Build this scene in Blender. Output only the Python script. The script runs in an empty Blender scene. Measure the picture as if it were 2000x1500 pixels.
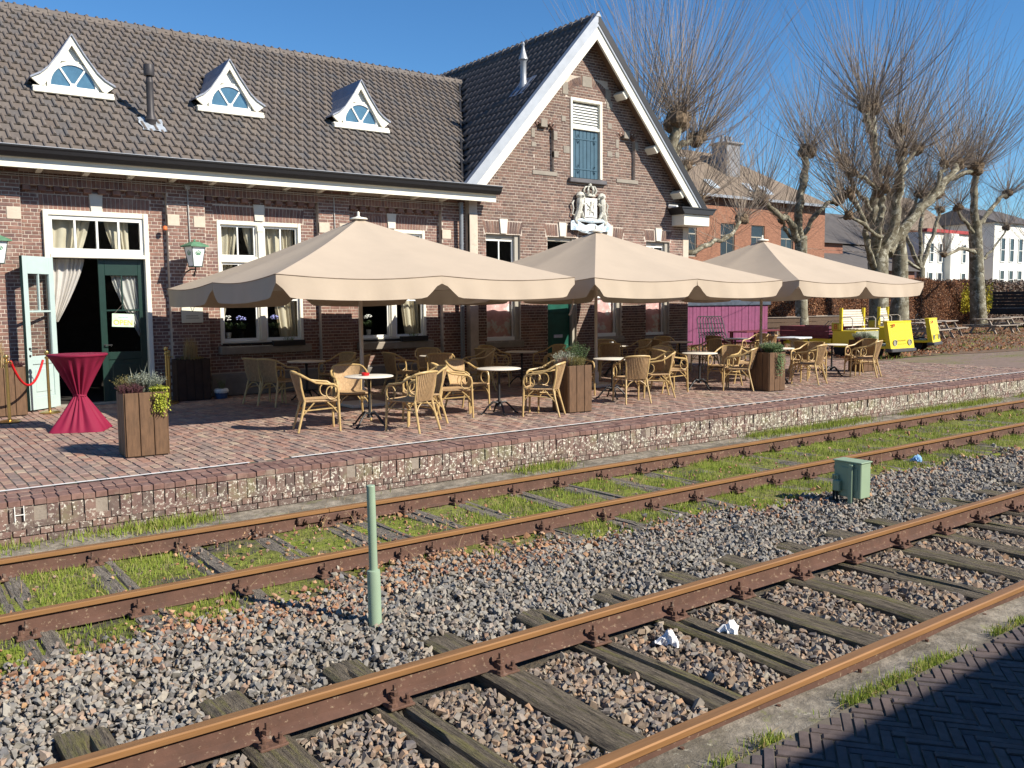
import bpy, math, random
import numpy as np
from mathutils import Vector, Matrix
rad = math.radians
S = bpy.context.scene
# ------------------------------------------------------------------ camera
EYE = Vector((0.0, 0.0, 2.05))
FOC, PIT, ROL, YAW = 1733.99, rad(5.1788), rad(-0.5446), rad(36.553)
_fw = Vector((math.sin(YAW)*math.cos(PIT), math.cos(YAW)*math.cos(PIT), -math.sin(PIT)))
_r = Vector((math.cos(YAW), -math.sin(YAW), 0)); _u = _r.cross(_fw)
_R = _r*math.cos(ROL)+_u*math.sin(ROL); _U = _u*math.cos(ROL)-_r*math.sin(ROL)
cam_d = bpy.data.cameras.new('camera'); cam = bpy.data.objects.new('camera', cam_d)
S.collection.objects.link(cam); S.camera = cam
cam_d.sensor_width = 36; cam_d.lens = FOC/2000*36; cam_d.clip_start = .05; cam_d.clip_end = 2000
m = Matrix((( _R.x, _U.x, -_fw.x, EYE.x), (_R.y, _U.y, -_fw.y, EYE.y), (_R.z, _U.z, -_fw.z, EYE.z), (0, 0, 0, 1)))
cam.matrix_world = m
def inframe(P, margin=0.12):
    """mask of the points (n,3) that fall inside the picture plus a margin; also distance"""
    d = np.asarray(P, float)-np.array(EYE)
    z = d@np.array(_fw); x = d@np.array(_R); y = d@np.array(_U)
    zz = np.maximum(z, .05)
    return (z > .3) & (np.abs(x/zz*FOC) < 1000*(1+margin)) & (np.abs(y/zz*FOC) < 750*(1+margin)), np.linalg.norm(d, axis=1)
# ------------------------------------------------------------------ light
SUN_AZ = rad(153.4); SUN_EL = rad(36.5)
world = bpy.data.worlds.new('World'); S.world = world; world.use_nodes = True
wn = world.node_tree.nodes; wl = world.node_tree.links
sky = wn.new('ShaderNodeTexSky'); sky.sky_type = 'NISHITA'; sky.sun_disc = False
sky.sun_elevation = SUN_EL; sky.sun_rotation = SUN_AZ; sky.air_density = 1.0; sky.dust_density = .0; sky.ozone_density = 3.5
hsv = wn.new('ShaderNodeHueSaturation'); hsv.inputs['Saturation'].default_value = 1.15
tint = wn.new('ShaderNodeMix'); tint.data_type = 'RGBA'; tint.blend_type = 'MULTIPLY'; tint.inputs[0].default_value = 1; tint.inputs[7].default_value = (.72, .95, 1.10, 1)
wl.new(sky.outputs[0], hsv.inputs['Color']); wl.new(hsv.outputs[0], tint.inputs[6]); wl.new(tint.outputs[2], wn['Background'].inputs[0]); wn['Background'].inputs[1].default_value = .078
sd = bpy.data.lights.new('sun', 'SUN'); sd.energy = 5.0; sd.angle = rad(.5); sd.color = (1, .92, .80)
sun = bpy.data.objects.new('sun', sd); S.collection.objects.link(sun)
sv = Vector((math.sin(SUN_AZ)*math.cos(SUN_EL), math.cos(SUN_AZ)*math.cos(SUN_EL), math.sin(SUN_EL)))
sun.rotation_euler = sv.to_track_quat('Z', 'Y').to_euler(); sun.location = (0, 0, 30)
S.view_settings.view_transform = 'Standard'; S.view_settings.look = 'None'
S.view_settings.exposure = 0.72; S.view_settings.gamma = 1; S.view_settings.use_curve_mapping = False
S.render.engine = 'CYCLES'
S.cycles.max_bounces = 6; S.cycles.transparent_max_bounces = 12
rng = random.Random(7); nr = np.random.default_rng(7)
# ------------------------------------------------------------------ materials
MATS = {}
def mat(name, col, rough=.75, pal=None, src='attr', dirt=None, layers=(), bump=None, bump2=None, metal=0, spec=.3, trans=0, coat=0, stretch=(1, 1, 1), nvar=.25, nscale=6):
    """procedural material. col: base colour; pal: list of colours picked per piece by a random number
    (src attr: stored per piece in a joined mesh, obj: per object); layers: (colour, scale, lo, hi, zlo, zhi)"""
    if name in MATS: return MATS[name]
    m = bpy.data.materials.new(name); m.use_nodes = True; MATS[name] = m
    N, L = m.node_tree.nodes, m.node_tree.links; B = N['Principled BSDF']
    geo = N.new('ShaderNodeNewGeometry'); mp = N.new('ShaderNodeMapping'); mp.inputs['Scale'].default_value = stretch
    L.new(geo.outputs['Position'], mp.inputs[0]); P = mp.outputs[0]
    def noise(sc, det=4, rg=.6):
        n = N.new('ShaderNodeTexNoise'); n.inputs['Scale'].default_value = sc; n.inputs['Detail'].default_value = det
        n.inputs['Roughness'].default_value = rg; L.new(P, n.inputs['Vector']); return n.outputs['Fac']
    def mix(f, a, b, mode='MIX'):
        x = N.new('ShaderNodeMix'); x.data_type = 'RGBA'; x.blend_type = mode
        for s, v in ((0, f), (6, a), (7, b)):
            if isinstance(v, (int, float)): x.inputs[s].default_value = v
            elif isinstance(v, tuple): x.inputs[s].default_value = (*v[:3], 1)
            else: L.new(v, x.inputs[s])
        return x.outputs[2]
    def ramp(f, lo, hi):
        r = N.new('ShaderNodeMapRange'); r.inputs[1].default_value = lo; r.inputs[2].default_value = hi
        L.new(f, r.inputs[0]); return r.outputs[0]
    c = tuple(col)
    if pal:
        cr = N.new('ShaderNodeValToRGB'); cr.color_ramp.interpolation = 'LINEAR'
        el = cr.color_ramp.elements; n = len(pal)
        el[0].position = 0; el[0].color = (*pal[0], 1); el[1].position = 1; el[1].color = (*pal[-1], 1)
        for i in range(1, n-1):
            e = el.new(i/(n-1)); e.color = (*pal[i], 1)
        if src == 'obj':
            oi = N.new('ShaderNodeObjectInfo'); L.new(oi.outputs['Random'], cr.inputs[0])
        else:
            at = N.new('ShaderNodeAttribute'); at.attribute_name = 'rnd'; L.new(at.outputs['Fac'], cr.inputs[0])
        c = cr.outputs[0]
    nv = noise(nscale, 5, .65)
    f = N.new('ShaderNodeMapRange'); f.inputs[1].default_value = .3; f.inputs[2].default_value = .7
    f.inputs[3].default_value = 1-nvar; f.inputs[4].default_value = 1+nvar*.6; L.new(nv, f.inputs[0])
    cc = N.new('ShaderNodeCombineColor')
    for i in range(3): L.new(f.outputs[0], cc.inputs[i])
    c = mix(1.0, c, cc.outputs[0], 'MULTIPLY')
    for ly in layers:
        lc, sc, lo, hi = ly[:4]; fac = ramp(noise(sc, 6, .7), lo, hi)
        for axis, a0, a1 in ly[4:]:
            sp = N.new('ShaderNodeSeparateXYZ'); L.new(geo.outputs['Position'], sp.inputs[0])
            k = ramp(sp.outputs['XYZ'.index(axis)], a0, a1); mu = N.new('ShaderNodeMath'); mu.operation = 'MULTIPLY'
            L.new(fac, mu.inputs[0]); L.new(k, mu.inputs[1]); fac = mu.outputs[0]
        c = mix(fac, c, lc)
    if isinstance(c, tuple): B.inputs['Base Color'].default_value = (*c, 1)
    else: L.new(c, B.inputs['Base Color'])
    B.inputs['Roughness'].default_value = rough; B.inputs['Metallic'].default_value = metal
    B.inputs['Specular IOR Level'].default_value = spec
    if coat: B.inputs['Coat Weight'].default_value = coat
    last = None
    for b in (bump, bump2):
        if b:
            bn = N.new('ShaderNodeBump'); bn.inputs['Strength'].default_value = b[1]; bn.inputs['Distance'].default_value = b[2] if len(b) > 2 else .01
            L.new(noise(b[0], 5, .65), bn.inputs['Height'])
            if last: L.new(last, bn.inputs['Normal'])
            last = bn.outputs[0]
    if last: L.new(last, B.inputs['Normal'])
    if trans:
        t = N.new('ShaderNodeBsdfTranslucent'); ms = N.new('ShaderNodeMixShader'); ms.inputs[0].default_value = trans
        if isinstance(c, tuple): t.inputs[0].default_value = (*c, 1)
        else: L.new(c, t.inputs[0])
        L.new(B.outputs[0], ms.inputs[1]); L.new(t.outputs[0], ms.inputs[2]); L.new(ms.outputs[0], N['Material Output'].inputs[0])
    return m
BR = [(.17,.092,.072), (.215,.12,.092), (.25,.14,.108), (.20,.115,.095), (.15,.088,.078), (.235,.14,.112), (.18,.10,.08)]
BRG = [(.115,.072,.058), (.16,.10,.078), (.20,.118,.09), (.145,.09,.076), (.10,.066,.057), (.21,.135,.105), (.13,.085,.066)]
def brickmat(nm, pal, layers=()):
    a = mat(nm+'_piece', (0,0,0), .85, pal, 'obj', layers=layers, bump=(90, .35, .004), nvar=.3, nscale=14)
    b = mat(nm+'_joined', (0,0,0), .85, pal, 'attr', layers=layers, bump=(90, .35, .004), nvar=.3, nscale=14)
    return a, b
M_BR = brickmat('red_brown_brick', BR, [((.36,.30,.25), 1.3, .60, .80)])
M_BRG = brickmat('gable_brick', BRG, [((.33,.19,.15), .9, .52, .68, ('Z', 5.0, 4.4))])
PV = [(.23,.145,.115), (.28,.175,.14), (.33,.215,.17), (.25,.175,.145), (.20,.155,.135), (.35,.255,.19), (.265,.195,.165), (.30,.165,.12), (.38,.30,.22)]
M_PV = brickmat('worn_paving_brick', PV, [((.17,.15,.06), 1.1, .60, .74, ('X', 8, 20)), ((.30,.24,.2), 6, .62, .8)])
M_EDGE = brickmat('edge_brick', [(.15,.085,.07), (.19,.11,.09), (.22,.13,.105), (.17,.105,.09)], [((.27,.22,.17), 5, .54, .74)])
M_FACE = brickmat('platform_wall_brick', [(.14,.09,.078), (.17,.105,.09), (.20,.125,.10), (.15,.11,.092), (.12,.085,.075)],
    [((.17,.155,.09), 2.3, .50, .62, ('Z', -.02, .1)), ((.20,.18,.14), 5, .48, .6, ('X', 6, 13), ('Z', -.16, .0)), ((.52,.49,.38), 13, .545, .62, ('X', 3.0, 13), ('Z', -.14, .02)), ((.68,.66,.56), 30, .56, .60, ('X', -2, 6), ('Z', -.25, .0)), ((.62,.6,.52), 26, .60, .63, ('X', 9, 1), ('Z', -.2, .0))])
M_HB = brickmat('dark_clinker', [(.075,.062,.06), (.10,.078,.072), (.12,.09,.08), (.085,.072,.075)], [((.16,.14,.13), 9, .6, .8)])
M_MORT = mat('pale_mortar', (.50,.43,.36), .95, bump=(60, .4, .004), nscale=4, nvar=.25)
M_MORTD = mat('grey_joint_sand', (.13,.11,.085), .95, bump=(40, .5, .006), layers=[((.07,.09,.02), 2.2, .5, .7)])
M_FMORT = mat('old_platform_mortar', (.27,.23,.19), .95, bump=(50, .5, .01), layers=[((.14,.11,.09), 3, .5, .6)])
M_CREAM = mat('cream_paint', (.74,.71,.60), .45, nvar=.06, nscale=3, layers=[((.42,.38,.30), 9, .68, .82)])
M_WHITE = mat('white_paint', (.74,.74,.70), .4, nvar=.05, layers=[((.5,.48,.42), 14, .7, .85)])
M_GREIGE = mat('grey_beige_paint', (.36,.335,.28), .5, nvar=.08)
M_DGREEN = mat('dark_green_paint', (.008,.032,.024), .35, nvar=.2, spec=.5)
M_PALEBL = mat('pale_blue_paint', (.40,.50,.48), .4, nvar=.05, layers=[((.45,.42,.33), 7, .66, .8)])
M_BLACK = mat('black_paint', (.010,.010,.012), .55, nvar=.2, spec=.5)
M_ZINC = mat('zinc_sheet', (.34,.36,.39), .45, metal=.35, nvar=.12, nscale=3, bump=(5, .15, .02))
M_LEAD = mat('lead_sheet', (.22,.24,.29), .5, metal=.25, nvar=.25, nscale=5, bump=(8, .3, .02))
M_STONE = mat('sandstone', (.52,.45,.36), .85, bump=(40, .4, .005), nvar=.12, layers=[((.33,.28,.22), 8, .58, .75)])
M_STONEG = mat('weathered_grey_stone', (.27,.24,.20), .9, bump=(30, .4, .005), nvar=.2)
M_KEY = mat('pale_keystone', (.60,.57,.50), .85, bump=(40, .3, .004), nvar=.08)
M_CEM = mat('cement_render', (.19,.175,.155), .95, bump=(14, .4, .01), nvar=.3, nscale=3)
M_TILE = [mat('roof_tile_'+s, (0,0,0), .72, [(.12,.102,.09), (.145,.122,.105), (.132,.108,.09), (.11,.102,.098), (.155,.13,.11), (.125,.108,.096)], s, bump=(60, .35, .004), nvar=.18, nscale=9,
      layers=[((.155,.122,.09), 1.4, .57, .8)]) for s in ('obj', 'attr')]
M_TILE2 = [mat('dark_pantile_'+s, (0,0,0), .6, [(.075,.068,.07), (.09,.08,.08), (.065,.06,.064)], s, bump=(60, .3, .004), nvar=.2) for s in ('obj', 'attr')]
M_SOFF = mat('soffit_board', (.16,.10,.065), .7, stretch=(1, 9, 1), nvar=.3)
M_GLASSF = mat('dark_far_glass', (.03,.04,.05), .15, spec=.6)
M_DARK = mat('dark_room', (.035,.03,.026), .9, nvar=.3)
M_CURT = mat('cream_curtain_cloth', (.66,.58,.44), .9, nvar=.08, trans=.25, bump=(300, .2, .001))
M_SHEER = mat('white_net_curtain', (.74,.71,.66), .9, nvar=.06, trans=.35)
M_PINK = mat('pink_striped_cloth', (.72,.42,.40), .9, nvar=.3, nscale=3, layers=[((.75,.72,.7), 3.0, .52, .58)])
M_BLUE = mat('steel_blue_shutter_paint', (.05,.105,.145), .5, nvar=.15)
M_RTOP = mat('rust_orange_railhead', (.30,.155,.062), .5, metal=.35, stretch=(.35, 9, 9), nvar=.25, nscale=5, spec=.5)
M_RSIDE = mat('rust_brown_rail_side', (.115,.062,.045), .85, bump=(60, .4, .004), nvar=.25, layers=[((.26,.19,.13), 30, .585, .64), ((.085,.05,.038), 5, .5, .7)])
M_IRON = mat('rusty_cast_iron', (.12,.065,.045), .85, bump=(70, .6, .004), nvar=.4, nscale=25, layers=[((.24,.19,.15), 18, .58, .7)])
M_SLP = mat('weathered_sleeper_wood', (.20,.165,.12), .92, stretch=(14, 1.2, 14), nvar=.55, nscale=5, bump=(7, .9, .02), bump2=(28, .6, .008), layers=[((.21,.19,.07), 1.5, .50, .66), ((.045,.037,.032), 4, .52, .66)])
M_SLPG = mat('grey_sleeper_wood', (.27,.235,.19), .92, stretch=(14, 1.2, 14), nvar=.55, nscale=5, bump=(7, .9, .02), bump2=(28, .6, .008), layers=[((.06,.05,.042), 4, .52, .66)])
M_STN = mat('ballast_stone', (0,0,0), .85, [(.15,.145,.135), (.25,.24,.22), (.19,.18,.17), (.30,.28,.24), (.17,.165,.165), (.27,.225,.175), (.35,.32,.265), (.21,.175,.145), (.28,.265,.24), (.33,.22,.15)], 'attr', bump=(55, .35, .004), nvar=.3, nscale=22)
M_STNW = mat('brown_ballast_stone', (0,0,0), .85, [(.17,.13,.10), (.25,.20,.155), (.20,.185,.17), (.32,.215,.14), (.15,.135,.13), (.28,.25,.20), (.36,.22,.13)], 'attr', bump=(55, .35, .004), nvar=.3, nscale=22)
M_STNO = mat('rusty_ballast_stone', (0,0,0), .85, [(.28,.13,.07), (.36,.19,.10), (.22,.11,.08), (.44,.28,.15), (.30,.2,.15), (.20,.17,.15)], 'attr', bump=(55, .35, .004), nvar=.3, nscale=22)
M_BED = mat('gravel_bed', (.085,.075,.06), .95, bump=(20, 1, .03), nvar=.5, nscale=16, layers=[((.13,.15,.02), 1.9, .44, .56, ('Y', 6.0, 6.5)), ((.17,.12,.07), 6, .52, .7)])
M_GRASS = mat('grass_blade', (0,0,0), .7, [(.17,.26,.03), (.23,.32,.04), (.29,.35,.06), (.32,.32,.08), (.20,.28,.035), (.40,.36,.15)], 'attr', trans=.3, nvar=.2, nscale=2)
M_DRY = mat('straw_blade', (0,0,0), .8, [(.42,.30,.14), (.52,.38,.19), (.34,.24,.12), (.46,.36,.22)], 'attr', trans=.2)
M_MOSS = mat('mossy_turf', (.17,.18,.04), .95, bump=(26, 1, .03), nvar=.5, nscale=7, layers=[((.19,.15,.095), 2.6, .54, .63), ((.20,.24,.03), 1.6, .5, .62), ((.13,.10,.07), 9, .60, .68)])
M_CONC = mat('old_concrete_edging', (.25,.22,.175), .95, bump=(18, .9, .016), bump2=(60, .6, .006), nvar=.5, nscale=9, layers=[((.12,.105,.08), 3.2, .46, .60), ((.36,.34,.27), 14, .60, .68), ((.17,.18,.06), 5, .60, .70)])
M_EARTH = mat('earth_with_leaf_litter', (.15,.10,.065), .95, bump=(9, 1, .03), nvar=.45, nscale=6, layers=[((.10,.13,.03), .45, .53, .62), ((.22,.12,.07), 3, .5, .68)])
M_PAVFAR = mat('far_platform_paving', (.20,.145,.115), .9, bump=(30, .4, .006), nvar=.25, nscale=9, stretch=(.5, 1, 1), layers=[((.15,.135,.06), .8, .48, .66)])
M_LINE = mat('white_line_paint', (.68,.68,.66), .7, nvar=.12, layers=[((.25,.17,.14), 16, .60, .70)])
M_CANV = mat('beige_canvas', (.47,.388,.297), .85, nvar=.045, nscale=2, trans=.10, bump=(400, .15, .001), bump2=(3, .12, .03))
M_STEEL = mat('beige_grey_pole', (.55,.49,.41), .5, metal=.0, nvar=.06)
M_CANE = mat('yellow_cane', (.50,.35,.15), .42, nvar=.22, nscale=18, spec=.5, layers=[((.30,.18,.07), 30, .62, .72)])
M_WOVEN = mat('woven_rattan', (.43,.29,.155), .7, nvar=.3, nscale=40, bump=(130, .8, .006), stretch=(1, 1, .45))
M_TTOP = mat('cream_table_top', (.70,.66,.57), .45, nvar=.05)
M_LEAFB = mat('beech_leaf', (0,0,0), .8, [(.24,.10,.05), (.32,.15,.075), (.40,.21,.11), (.18,.075,.04), (.28,.12,.055), (.46,.28,.16)], 'attr', trans=.2, nvar=.15)
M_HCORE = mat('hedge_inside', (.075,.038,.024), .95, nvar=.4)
M_BARK = mat('plane_bark', (.20,.18,.125), .85, bump=(8, .8, .03), nvar=.3, nscale=3, layers=[((.37,.35,.27), 2.8, .53, .57), ((.10,.083,.05), 3.1, .50, .58)])
M_BARKD = mat('brown_knob_bark', (.17,.12,.075), .95, bump=(12, 1, .04), nvar=.5, nscale=7)
M_TWIG = mat('grey_brown_shoot', (0,0,0), .75, [(.20,.155,.12), (.27,.215,.16), (.15,.115,.10), (.33,.27,.195)], 'attr', nvar=.1)
M_OAK = mat('brown_planter_wood', (.13,.072,.037), .6, stretch=(5, 5, .9), nvar=.35, nscale=7, bump=(50, .25, .003), spec=.4)
M_OLDW = mat('aged_bench_wood', (.13,.085,.055), .85, stretch=(1, 8, 8), nvar=.4, nscale=5)
M_GREYW = mat('grey_weathered_plank', (.30,.25,.20), .85, nvar=.3, nscale=7)
M_YEL = mat('yellow_vehicle_paint', (.74,.56,.02), .35, nvar=.06, spec=.5, layers=[((.35,.26,.05), 9, .68, .8)])
M_RUB = mat('black_rubber', (.018,.018,.018), .8)
M_RED = mat('dark_red_board', (.15,.03,.035), .6, nvar=.3, nscale=7, layers=[((.08,.04,.05), 7, .55, .7)])
M_CLOTH = mat('wine_red_stretch_cloth', (.20,.006,.035), .75, nvar=.08, spec=.35)
M_ROPE = mat('red_velvet_rope', (.52,.01,.015), .7)
M_BRASS = mat('brass', (.52,.37,.14), .3, metal=.9, nvar=.15)
M_GBOX = mat('grey_green_enamel', (.25,.34,.23), .45, nvar=.06, spec=.4)
M_GPOST = mat('pale_green_enamel', (.26,.35,.25), .45, nvar=.08, spec=.4, layers=[((.25,.3,.24), 12, .62, .75)])
M_LITTER = mat('white_tissue', (.8,.8,.8), .9)
def glassmat(nm, tint, rough, refl):
    g = bpy.data.materials.new(nm); g.use_nodes = True; N, L = g.node_tree.nodes, g.node_tree.links
    for n in list(N):
        if n.type != 'OUTPUT_MATERIAL': N.remove(n)
    t = N.new('ShaderNodeBsdfTransparent'); t.inputs[0].default_value = (*tint, 1)
    gl = N.new('ShaderNodeBsdfGlossy'); gl.inputs['Roughness'].default_value = rough
    lw = N.new('ShaderNodeLayerWeight'); lw.inputs[0].default_value = refl; ms = N.new('ShaderNodeMixShader')
    L.new(lw.outputs['Fresnel'], ms.inputs[0]); L.new(t.outputs[0], ms.inputs[1]); L.new(gl.outputs[0], ms.inputs[2])
    L.new(ms.outputs[0], [n for n in N if n.type == 'OUTPUT_MATERIAL'][0].inputs[0]); return g
M_GLASS = glassmat('window_glass', (.95,.97,.97), .02, .14)
M_GLASSC = glassmat('clear_door_glass', (.93,.95,.95), .02, .10)
M_GLASSB = mat('painted_sky_glass', (.07,.15,.215), .08, spec=1.0, nvar=.25, nscale=4, coat=.5)  # dormer panes: the blue sky reflection is put into the base colour
# ------------------------------------------------------------------ mesh helpers
WL = {}
def wloc(p): return WL.get(p.name, Vector((0,0,0))) if p else Vector((0,0,0))
def link(o, parent=None):
    S.collection.objects.link(o)
    if parent: o.parent = parent
    return o
def thing(name, label, cat, loc=(0,0,0), rz=0, group=None):
    o = bpy.data.objects.new(name, None); link(o); o.empty_display_size = .1
    o.location = loc; o.rotation_euler = (0, 0, rz); o['label'] = label; o['category'] = cat
    if group: o['group'] = group
    WL[o.name] = Vector(loc); return o
def tag(o, label=None, cat=None, group=None, kind=None):
    for k, v in (('label', label), ('category', cat), ('group', group), ('kind', kind)):
        if v: o[k] = v
    return o
class MB:
    def __init__(s): s.v = []; s.f = []; s.m = []; s.r = []; s.mi = 0
    def add(s, vs, fs, rnd=None):
        b = len(s.v); s.v.extend([tuple(x) for x in vs]); s.f.extend([tuple(i+b for i in f) for f in fs])
        s.m.extend([s.mi]*len(fs)); s.r.extend([rng.random() if rnd is None else rnd]*len(vs)); return s
    def box(s, x0, x1, y0, y1, z0, z1, T=None, rnd=None):
        v = [Vector(p) for p in ((x0,y0,z0),(x1,y0,z0),(x1,y1,z0),(x0,y1,z0),(x0,y0,z1),(x1,y0,z1),(x1,y1,z1),(x0,y1,z1))]
        if T: v = [T@p for p in v]
        return s.add(v, [(0,3,2,1),(4,5,6,7),(0,1,5,4),(1,2,6,5),(2,3,7,6),(3,0,4,7)], rnd)
    def bbox(s, x0, x1, y0, y1, z0, z1, b=.01, T=None, rnd=None):
        """box with chamfered edges"""
        cs = []
        for zz, ins in ((z0, b), (z0+b, 0), (z1-b, 0), (z1, b)):
            X0, X1, Y0, Y1 = x0+ins, x1-ins, y0+ins, y1-ins; c = b if not ins else b*.6
            cs.append([(X0+c,Y0,zz),(X1-c,Y0,zz),(X1,Y0+c,zz),(X1,Y1-c,zz),(X1-c,Y1,zz),(X0+c,Y1,zz),(X0,Y1-c,zz),(X0,Y0+c,zz)])
        v = [Vector(p) for r in cs for p in r]
        if T: v = [T@p for p in v]
        f = [tuple(range(7, -1, -1)), tuple(range(24, 32))]
        for k in range(3):
            for i in range(8): j = (i+1) % 8; f.append((k*8+i, k*8+j, k*8+8+j, k*8+8+i))
        return s.add(v, f, rnd)
    def tube(s, pts, r, n=6, cap=True, rnd=None):
        pts = [Vector(p) for p in pts]; k = len(pts)
        rs = list(r) if isinstance(r, (list, tuple)) else [r]*k
        vs = []; prev = None
        for i, p in enumerate(pts):
            t = (pts[min(i+1, k-1)]-pts[max(i-1, 0)])
            if t.length < 1e-9: t = Vector((0,0,1))
            t.normalize()
            if prev is None:
                a = Vector((0,0,1)) if abs(t.z) < .9 else Vector((1,0,0)); prev = t.cross(a).normalized()
            n1 = (prev-t*prev.dot(t))
            n1 = n1.normalized() if n1.length > 1e-6 else t.orthogonal().normalized()
            n2 = t.cross(n1); prev = n1
            for j in range(n):
                a = 2*math.pi*j/n; vs.append(p+(n1*math.cos(a)+n2*math.sin(a))*rs[i])
        fs = [(i*n+j, i*n+(j+1) % n, (i+1)*n+(j+1) % n, (i+1)*n+j) for i in range(k-1) for j in range(n)]
        if cap and n > 2: fs += [tuple(range(n-1, -1, -1)), tuple((k-1)*n+j for j in range(n))]
        return s.add(vs, fs, rnd)
    def lathe(s, prof, c=(0,0,0), n=20, T=None, sx=1, sy=1):
        vs = []
        for r_, z in prof:
            for j in range(n):
                a = 2*math.pi*j/n; vs.append(Vector((c[0]+r_*math.cos(a)*sx, c[1]+r_*math.sin(a)*sy, c[2]+z)))
        if T: vs = [T@p for p in vs]
        k = len(prof)
        fs = [(i*n+j, i*n+(j+1) % n, (i+1)*n+(j+1) % n, (i+1)*n+j) for i in range(k-1) for j in range(n)]
        fs += [tuple(range(n-1, -1, -1)), tuple((k-1)*n+j for j in range(n))]
        return s.add(vs, fs)
    def prism(s, poly, axis, a0, a1, rnd=None):
        """poly of 2D points extruded along axis between a0 and a1 (X: (y,z), Y: (x,z), Z: (x,y))"""
        def P(u, v, a): return {'X': (a,u,v), 'Y': (u,a,v), 'Z': (u,v,a)}[axis]
        n = len(poly); vs = [P(u,v,a0) for u,v in poly]+[P(u,v,a1) for u,v in poly]
        fs = [tuple(range(n)), tuple(range(2*n-1, n-1, -1))]+[(i, n+i, n+(i+1) % n, (i+1) % n) for i in range(n)]
        return s.add(vs, fs, rnd)
    def quad(s, a, b, c, d, rnd=None): return s.add([a,b,c,d], [(0,1,2,3)], rnd)
    def grid(s, fn, nu, nv):
        vs = [fn(i/nu, j/nv) for j in range(nv+1) for i in range(nu+1)]
        return s.add(vs, [(j*(nu+1)+i, j*(nu+1)+i+1, (j+1)*(nu+1)+i+1, (j+1)*(nu+1)+i) for j in range(nv) for i in range(nu)])
    def build(s, name, mats, parent=None, smooth=False, world=True, sharp=None):
        mats = mats if isinstance(mats, (list, tuple)) else [mats]
        off = wloc(parent) if world else Vector((0,0,0))
        me = bpy.data.meshes.new(name)
        me.from_pydata([(x-off.x, y-off.y, z-off.z) for x,y,z in s.v], [], s.f)
        for mm in mats: me.materials.append(mm)
        if len(mats) > 1: me.polygons.foreach_set('material_index', s.m)
        a = me.attributes.new('rnd', 'FLOAT', 'POINT'); a.data.foreach_set('value', s.r)
        if smooth:
            me.polygons.foreach_set('use_smooth', [True]*len(me.polygons))
            try: me.set_sharp_from_angle(angle=rad(sharp or 40))
            except Exception: pass
        me.update(); o = bpy.data.objects.new(name, me); link(o, parent)
        WL[o.name] = off.copy(); return o
def np_mesh(name, V, F, mat_, rnd, parent=None, kind=None, smooth=False):
    """fast mesh from arrays; V (n,3), F (m,k)"""
    me = bpy.data.meshes.new(name); V = np.asarray(V, np.float32); F = np.asarray(F, np.int32)
    off = wloc(parent); V = V-np.array(off, np.float32)
    me.vertices.add(len(V)); me.vertices.foreach_set('co', V.ravel())
    k = F.shape[1]; me.loops.add(F.size); me.loops.foreach_set('vertex_index', F.ravel())
    me.polygons.add(len(F)); me.polygons.foreach_set('loop_start', np.arange(0, F.size, k, dtype=np.int32))
    me.polygons.foreach_set('loop_total', np.full(len(F), k, np.int32))
    me.polygons.foreach_set('use_smooth', np.full(len(F), bool(smooth)))
    me.materials.append(mat_); a = me.attributes.new('rnd', 'FLOAT', 'POINT'); a.data.foreach_set('value', np.asarray(rnd, np.float32))
    me.update(calc_edges=True); me.validate(); o = bpy.data.objects.new(name, me); link(o, parent); WL[o.name] = off.copy()
    if kind: o['kind'] = kind
    return o
def copy_tree(o, parent=None):
    c = o.copy(); link(c); c.parent = parent; WL[c.name] = WL.get(o.name, Vector((0,0,0))).copy()
    for ch in list(o.children): copy_tree(ch, c)
    return c
# a set of alike pieces: nearest 300 become part objects that share one mesh, the rest is one joined part
def pieces(name, proto, items, mats, parent, maxn=300, rest=None, smooth=False):
    """proto: MB of the unit piece; items: list of 4x4 matrices (world); mats: (piece material, joined material)"""
    if not items: return
    T = np.array([[list(r) for r in M_] for M_ in items]); ok, d = inframe(T[:, :3, 3])
    score = np.where(ok, d, d+1e4); order = np.argsort(score)
    pick = [i for i in order[:maxn] if ok[i]]; ps = set(pick)
    me = bpy.data.meshes.new(name); me.from_pydata(proto.v, [], proto.f); me.materials.append(mats[0])
    if smooth: me.polygons.foreach_set('use_smooth', [True]*len(me.polygons))
    off = Matrix.Translation(-wloc(parent))
    for i in pick:
        o = bpy.data.objects.new(name, me); link(o, parent); o.matrix_local = off@items[i]
    left = [i for i in range(len(items)) if i not in ps]
    if left:
        V0 = np.array([list(v)+[1] for v in proto.v]); A = T[left]
        V = np.einsum('nij,kj->nki', A, V0)[:, :, :3].reshape(-1, 3)
        nf = {}
        for f in proto.f: nf.setdefault(len(f), []).append(f)
        tri = []
        for f in proto.f:
            tri += [(f[0], f[j], f[j+1]) for j in range(1, len(f)-1)] if len(f) != 4 else [f]
        quads = all(len(f) == 4 for f in proto.f)
        if not quads:
            tri = [t for f in proto.f for t in [(f[0], f[j], f[j+1]) for j in range(1, len(f)-1)]]
        F = (np.array(tri)[None]+(np.arange(len(left))*len(V0))[:, None, None]).reshape(-1, len(tri[0]))
        np_mesh(rest or name+'_field', V, F, mats[1], np.repeat(nr.random(len(left)), len(V0)), parent, 'stuff', smooth)
def TRS(x, y, z, sx=1, sy=1, sz=1, rz=0, rx=0, ry=0):
    c, s_ = math.cos(rz), math.sin(rz); M_ = Matrix(((c,-s_,0,x),(s_,c,0,y),(0,0,1,z),(0,0,0,1)))
    if rx: M_ = M_@Matrix.Rotation(rx, 4, 'X')
    if ry: M_ = M_@Matrix.Rotation(ry, 4, 'Y')
    return M_@Matrix.Diagonal((sx, sy, sz, 1))
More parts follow.
